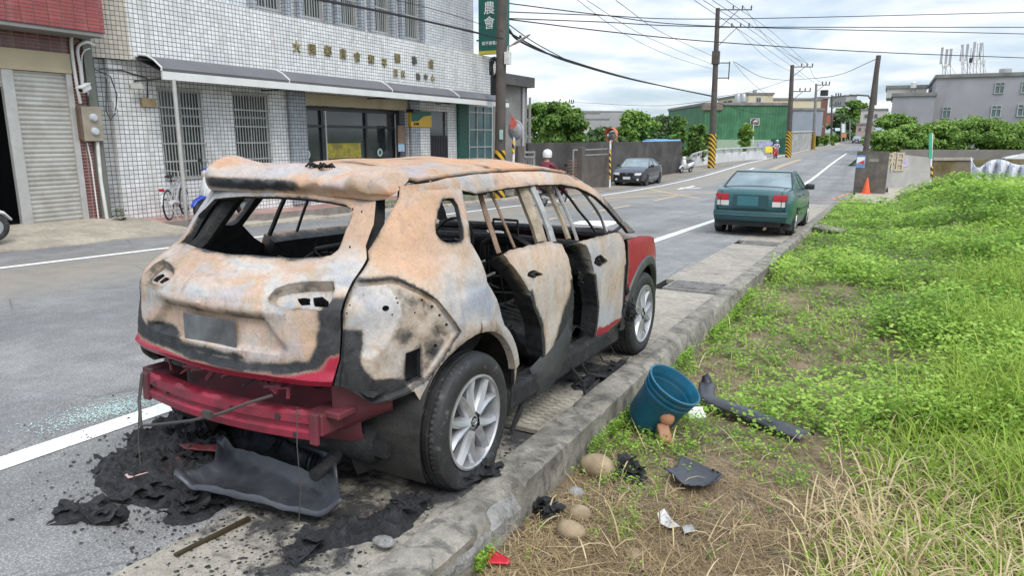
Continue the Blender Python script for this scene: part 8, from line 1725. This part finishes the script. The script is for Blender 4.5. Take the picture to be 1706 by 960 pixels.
# pale concrete chips by the near kerb
rng=np.random.default_rng(5)
for k,(px,py,s) in enumerate([(640,905,.035),(790,915,.03),(760,930,.04),(815,885,.02),(740,880,.03)]):
    q=fg_(px,py) if px>700 else G(px,py,.03); 
    rock('concrete_chip',q+[0,0,.005],(s*1.5,s,s*.6),30+k,MAT['kerbchip'],'pale chip of broken concrete beside the near kerb',cat='concrete chip',group='concrete chips',rot=k,n=2)
m=MB(); rows=[]; 
for y in np.arange(1.75,2.72,.03):
    s=.5+.5*math.sin(y*23)*math.sin(y*9); rows.append([(KX1-.075-.02*s+rng.normal(0,.004),y,gz(y)+kerbtop(y)-.008),(KX1-.03+rng.normal(0,.006),y,gz(y)+kerbtop(y)-.012-.01*s),(KX1+.022+rng.normal(0,.006),y,gz(y)-.05-.03*s),(KX1+.02+rng.normal(0,.005),y,gz(y)-.12)])
m.grid(np.array(rows)); tag_s(m.build('kerb_break',MAT['kerbchip'],smooth=.5))
sheetobj('broken_slab',[(1350,382),(1362,388),(1400,393),(1410,390),(1390,384),(1365,379)],.03,MAT['kerb'],'broken concrete slab lying in the weeds right of the teal saloon','concrete slab',.05,.10,.01,11,base=fg_)
# ================================================================ vegetation of the field
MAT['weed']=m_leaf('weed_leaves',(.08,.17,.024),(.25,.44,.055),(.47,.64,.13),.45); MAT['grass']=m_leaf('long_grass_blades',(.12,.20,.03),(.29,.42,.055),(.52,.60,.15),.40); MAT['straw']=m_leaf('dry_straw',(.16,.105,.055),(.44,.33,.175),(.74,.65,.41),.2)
rng=np.random.default_rng(99)
def FZ(x,y):
    x=np.asarray(x);y=np.asarray(y); b=np.interp(y,_GY,_GZ)-.15; t=np.clip((y-9)/14,0,1); b=b-.04*(1-t)+.12*t; b=b+.62*sstep(y,10,31)*sstep(x,.1,2.6); r=np.maximum(0,x-.6); return b+.16*(1-np.exp(-r*.35))*np.clip((y-2.5)/4,0,1)+.02*np.sin(x*1.7+y*.9)+.015*np.sin(x*3.3-y*2.1)
def inview(x,y,pad=480):
    P=np.stack([x,y,FZ(x,y)],1)-CAM; z=P@FW; px=853+F_PX*(P@RT)/z; py=480-F_PX*(P@UP)/z; return (z>.5)&(px>-pad)&(px<1706+pad)&(py<960+260)
def scatter(n,y0,y1,dens,xmax=None,pw=1.6):
    y=y0*(y1/y0)**(rng.uniform(0,1,n)) if y0>0 else rng.uniform(y0,y1,n)
    x=KX1+.05+(np.minimum(.2+y*.48+.8,40)-KX1)*rng.uniform(0,1,n); ok=inview(x,y)&((y<29.2)|(x>.6)); x,y=x[ok],y[ok]; k=rng.uniform(0,1,len(x))<dens(x,y); return x[k],y[k]
fr=lambda x,y: (x+1.4)/(1.78+.135*y)
HOLES=[(*fg_(px,py)[:2],r) for px,py,r in [(1362,655,.17),(1345,600,.13),(1480,580,.12),(1105,560,.10),(1255,572,.13),(1195,605,.15),(1350,745,.12),(1130,640,.10),(1205,705,.07),(1235,714,.08),(1265,723,.08),(1295,731,.08),(1325,739,.08),(1140,800,.12),(1180,812,.12),(1210,790,.25)]]
def holes_(x,y):
    k=np.ones_like(x)
    for hx,hy,r in HOLES: k=k*(1-.93*np.exp(-((x-hx)/r)**2-((y-hy)/(r*1.7))**2))
    return k
def g2(x,y): # patchy greenness 0..1
    P=np.stack([x,y,0*x],1); e=.5*fbm(P,.9,31,4)+.35*fbm(P,3.,33,3); near=sstep(y-.55*np.clip(x+.4,-1,2.2),2.9,4.9); return np.clip(near*1.0+e*.75-.02,0,1)
def rosettes(x,y,size,per,hgt,seed):
    r=np.random.default_rng(seed); n=len(x); X=np.repeat(x,per);Y=np.repeat(y,per);S=np.repeat(size,per)*r.uniform(.6,1.2,n*per); a=r.uniform(0,6.28,n*per); H=np.repeat(hgt,per)*r.uniform(.05,1,n*per); rad=np.repeat(size,per)*r.uniform(.3,2.6,n*per); b=r.uniform(0,6.28,n*per)
    C=np.stack([X+rad*np.cos(b),Y+rad*np.sin(b),0*X],1); C[:,2]=FZ(C[:,0],C[:,1])+H+.02
    C[:,0]=np.maximum(C[:,0],KX1+.02)
    til=r.uniform(-.25,.55,n*per); D=np.stack([np.cos(a)*np.cos(til),np.sin(a)*np.cos(til),np.sin(til)],1); Sd=np.stack([-np.sin(a),np.cos(a),r.uniform(-.3,.3,n*per)],1)
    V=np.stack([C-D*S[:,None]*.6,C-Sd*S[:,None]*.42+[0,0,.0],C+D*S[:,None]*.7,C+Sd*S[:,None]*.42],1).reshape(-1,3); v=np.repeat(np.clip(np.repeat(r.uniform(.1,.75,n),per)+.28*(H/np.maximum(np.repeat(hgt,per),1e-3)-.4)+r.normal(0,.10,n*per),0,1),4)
    return V,np.arange(4*n*per).reshape(-1,4),v
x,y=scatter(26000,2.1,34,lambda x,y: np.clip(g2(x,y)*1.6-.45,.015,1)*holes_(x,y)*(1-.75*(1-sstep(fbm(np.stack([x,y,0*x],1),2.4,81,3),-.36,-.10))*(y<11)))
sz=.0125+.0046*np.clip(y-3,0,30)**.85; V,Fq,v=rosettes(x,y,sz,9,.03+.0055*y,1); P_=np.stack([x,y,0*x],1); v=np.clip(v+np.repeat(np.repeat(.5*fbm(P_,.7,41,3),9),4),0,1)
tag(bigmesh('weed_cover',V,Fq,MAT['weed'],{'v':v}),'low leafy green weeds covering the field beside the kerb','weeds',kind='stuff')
# grass blades and straw as bent ribbons
def ribbons(x,y,length,width,lean,bend,seed,seg=4,z0=0.,flat=False,vv=None):
    r=np.random.default_rng(seed); n=len(x); a=r.uniform(0,6.28,n); L=length*r.uniform(.55,1.2,n); w=width*r.uniform(.7,1.3,n); th=np.pi/2-np.abs(r.normal(lean,.25,n)); kink=r.uniform(.3,.8,n); bd=bend*r.uniform(.3,1.4,n)
    P=np.stack([x,y,FZ(x,y)+z0],1); D0=np.stack([np.cos(a),np.sin(a),0*a],1); S=np.stack([-np.sin(a),np.cos(a),0*a],1); rows=[]
    ang=th.copy(); q=P.copy()
    for k in range(seg+1):
        t=k/seg; ww=w*(1-t**1.7)+.0006; rows.append(np.stack([q-S*ww[:,None]*.5,q+S*ww[:,None]*.5],1)); step=L/seg; q=q+(D0*np.cos(ang)[:,None]+np.array([0,0,1])*np.sin(ang)[:,None])*step[:,None]; ang=ang-bd*(1.6 if not flat else .3)/seg*(1+1.5*(t>kink)); q[:,2]=np.maximum(q[:,2],FZ(q[:,0],q[:,1])+.006); q[:,0]=np.maximum(q[:,0],KX1+.01)
    V=np.stack(rows,1); n2=2*(seg+1); V=V.reshape(n,n2,3); F0=np.array([(2*k,2*k+1,2*k+3,2*k+2) for k in range(seg)]); Fq=(np.arange(n)[:,None,None]*n2+F0[None]).reshape(-1,4); vb=np.clip((r.normal(.5,.22,n) if vv is None else vv+r.normal(0,.12,n)),0,1); return V.reshape(-1,3),Fq,np.repeat(vb,n2)
tall=lambda x,y: np.clip(sstep(fr(x,y)+.5*fbm(np.stack([x,y,0*x],1),.6,51,3),.50,.92)*.7+.03*g2(x,y),0,1)*holes_(x,y)
x,y=scatter(60000,2.4,34.5,lambda x,y: tall(x,y)*sstep(y,3.3,4.8)); P_=np.stack([x,y,0*x],1)
V,Fq,v=ribbons(x,y,.13+.02*np.clip(y,0,16)**.9*np.clip(.6+fbm(P_,.4,55,3),.3,1.3),.004+.0011*y,.45,.9,2,vv=.45+.5*fbm(P_,.5,57,3)); tag(bigmesh('long_grass',V,Fq,MAT['grass'],{'v':v}),'taller light green grass over the right of the field','grass',kind='stuff')
x,y=scatter(26000,3.4,34,lambda x,y: np.clip(sstep(fbm(np.stack([x,y,0*x],1),.8,71,3)+.5*(fr(x,y)-.35),.10,.32)*sstep(y,4.0,5.6),0,1)*holes_(x,y)); V,Fq,v=rosettes(x,y,.020+.0058*np.clip(y-3,0,30)**.85,9,.17+.014*np.clip(y,0,20),17); P_=np.stack([x,y,0*x],1); v=np.clip(v+np.repeat(np.repeat(.6*fbm(P_,.6,73,3),9),4),0,1)
tag(bigmesh('tall_weeds',V,Fq,MAT['weed'],{'v':v}),'taller leafy weed clumps rising over the field','weeds',kind='stuff')
y=rng.uniform(4.,13.,9000); f_=.97+rng.normal(0,.10,9000)+.10*np.sin(y*2.1)+np.where(rng.uniform(0,1,9000)<.3,rng.uniform(.1,.8,9000),0); x=f_*(1.78+.135*y)-1.4; ok=inview(x,y); x,y=x[ok],y[ok]; V,Fq,v=ribbons(x,y,.50*(.6+.6*np.abs(np.sin(y*1.3))),.011,.35,1.0,19,seg=6,vv=.55+0*x); tag(bigmesh('edge_grass',V,Fq,MAT['grass'],{'v':v}),'tall bright grass clumps at the right edge of the field','grass',kind='stuff')
# coarse dry stalks at the lower right
x,y=scatter(17000,2.2,9,lambda x,y: np.clip(sstep(fr(x,y)+.3*fbm(np.stack([x,y,0*x],1),1.5,83,2),.46,.78)*(1-sstep(y,4.2,5.2))*.9+.025,0,1)); V,Fq,v=ribbons(x,y,.34,.0075,.5,1.7,3,seg=6,vv=.62+0*x); tag(bigmesh('dry_stalks',V,Fq,MAT['straw'],{'v':v}),'bent dry straw coloured stalks at the lower right','dry grass',kind='stuff')
x,y=scatter(26000,2.4,8,lambda x,y: np.clip(sstep(fr(x,y)+.3*fbm(np.stack([x,y,0*x],1),1.2,85,2),.55,.9)*(1-sstep(y,6.5,9.))*.8,0,1)); V,Fq,v=ribbons(x,y,.24,.010,.55,1.1,13,seg=6,vv=.5+0*x); tag(bigmesh('green_stalks',V,Fq,MAT['grass'],{'v':v}),'broad green blades among the dry stalks','grass',kind='stuff')
# straw litter lying on the bare soil
x,y=scatter(95000,1.9,9,lambda x,y: np.clip(1.0-g2(x,y)*.9,.06,1)); V,Fq,v=ribbons(x,y,.085,.0027,1.36,.5,4,seg=3,z0=.012,flat=True,vv=.36+.5*fbm(np.stack([x,y,0*x],1),2.2,61,3)); tag(bigmesh('straw_litter',V,Fq,MAT['straw'],{'v':v}),'flattened brown straw litter on the bare soil','straw',kind='stuff')
x,y=scatter(1100,2.0,7,lambda x,y: np.clip(1.0-g2(x,y)*.8,.1,1)); V,Fq,v=ribbons(x,y,.22,.0045,1.33,.5,5,seg=4,z0=.02,flat=True,vv=.6+0*x); tag(bigmesh('long_straw',V,Fq,MAT['straw'],{'v':v}),'long pale straws strewn over the litter','straw',kind='stuff')
# denser weed tufts hugging the kerb and the bucket
tx=[];ty=[]
for px,py,sd_,n in [(1135,705,.03,14),(1035,700,.06,70),(960,745,.05,40),(1008,722,.05,50),(1145,690,.03,30),(1170,555,.16,160),(1245,690,.04,30),(1060,640,.10,60),(1225,505,.18,160),(770,945,.035,40),(1040,890,.05,25),(1300,440,.35,220),(1100,600,.10,80),(1195,530,.15,110)]:
    q=fg_(px,py); tx+=list(q[0]+rng.normal(0,sd_,n)); ty+=list(q[1]+rng.normal(0,sd_*1.6,n))
tx=np.array(tx);ty=np.array(ty); tx=np.maximum(tx,KX1+.03); V,Fq,v=rosettes(tx,ty,.011+.0016*np.clip(ty-3,0,20),10,.075+.004*ty,7); tag(bigmesh('kerb_weeds',V,Fq,MAT['weed'],{'v':np.clip(v+.08,0,1)}),'bright green weed tufts growing along the kerb and around the bucket','weeds',kind='stuff')
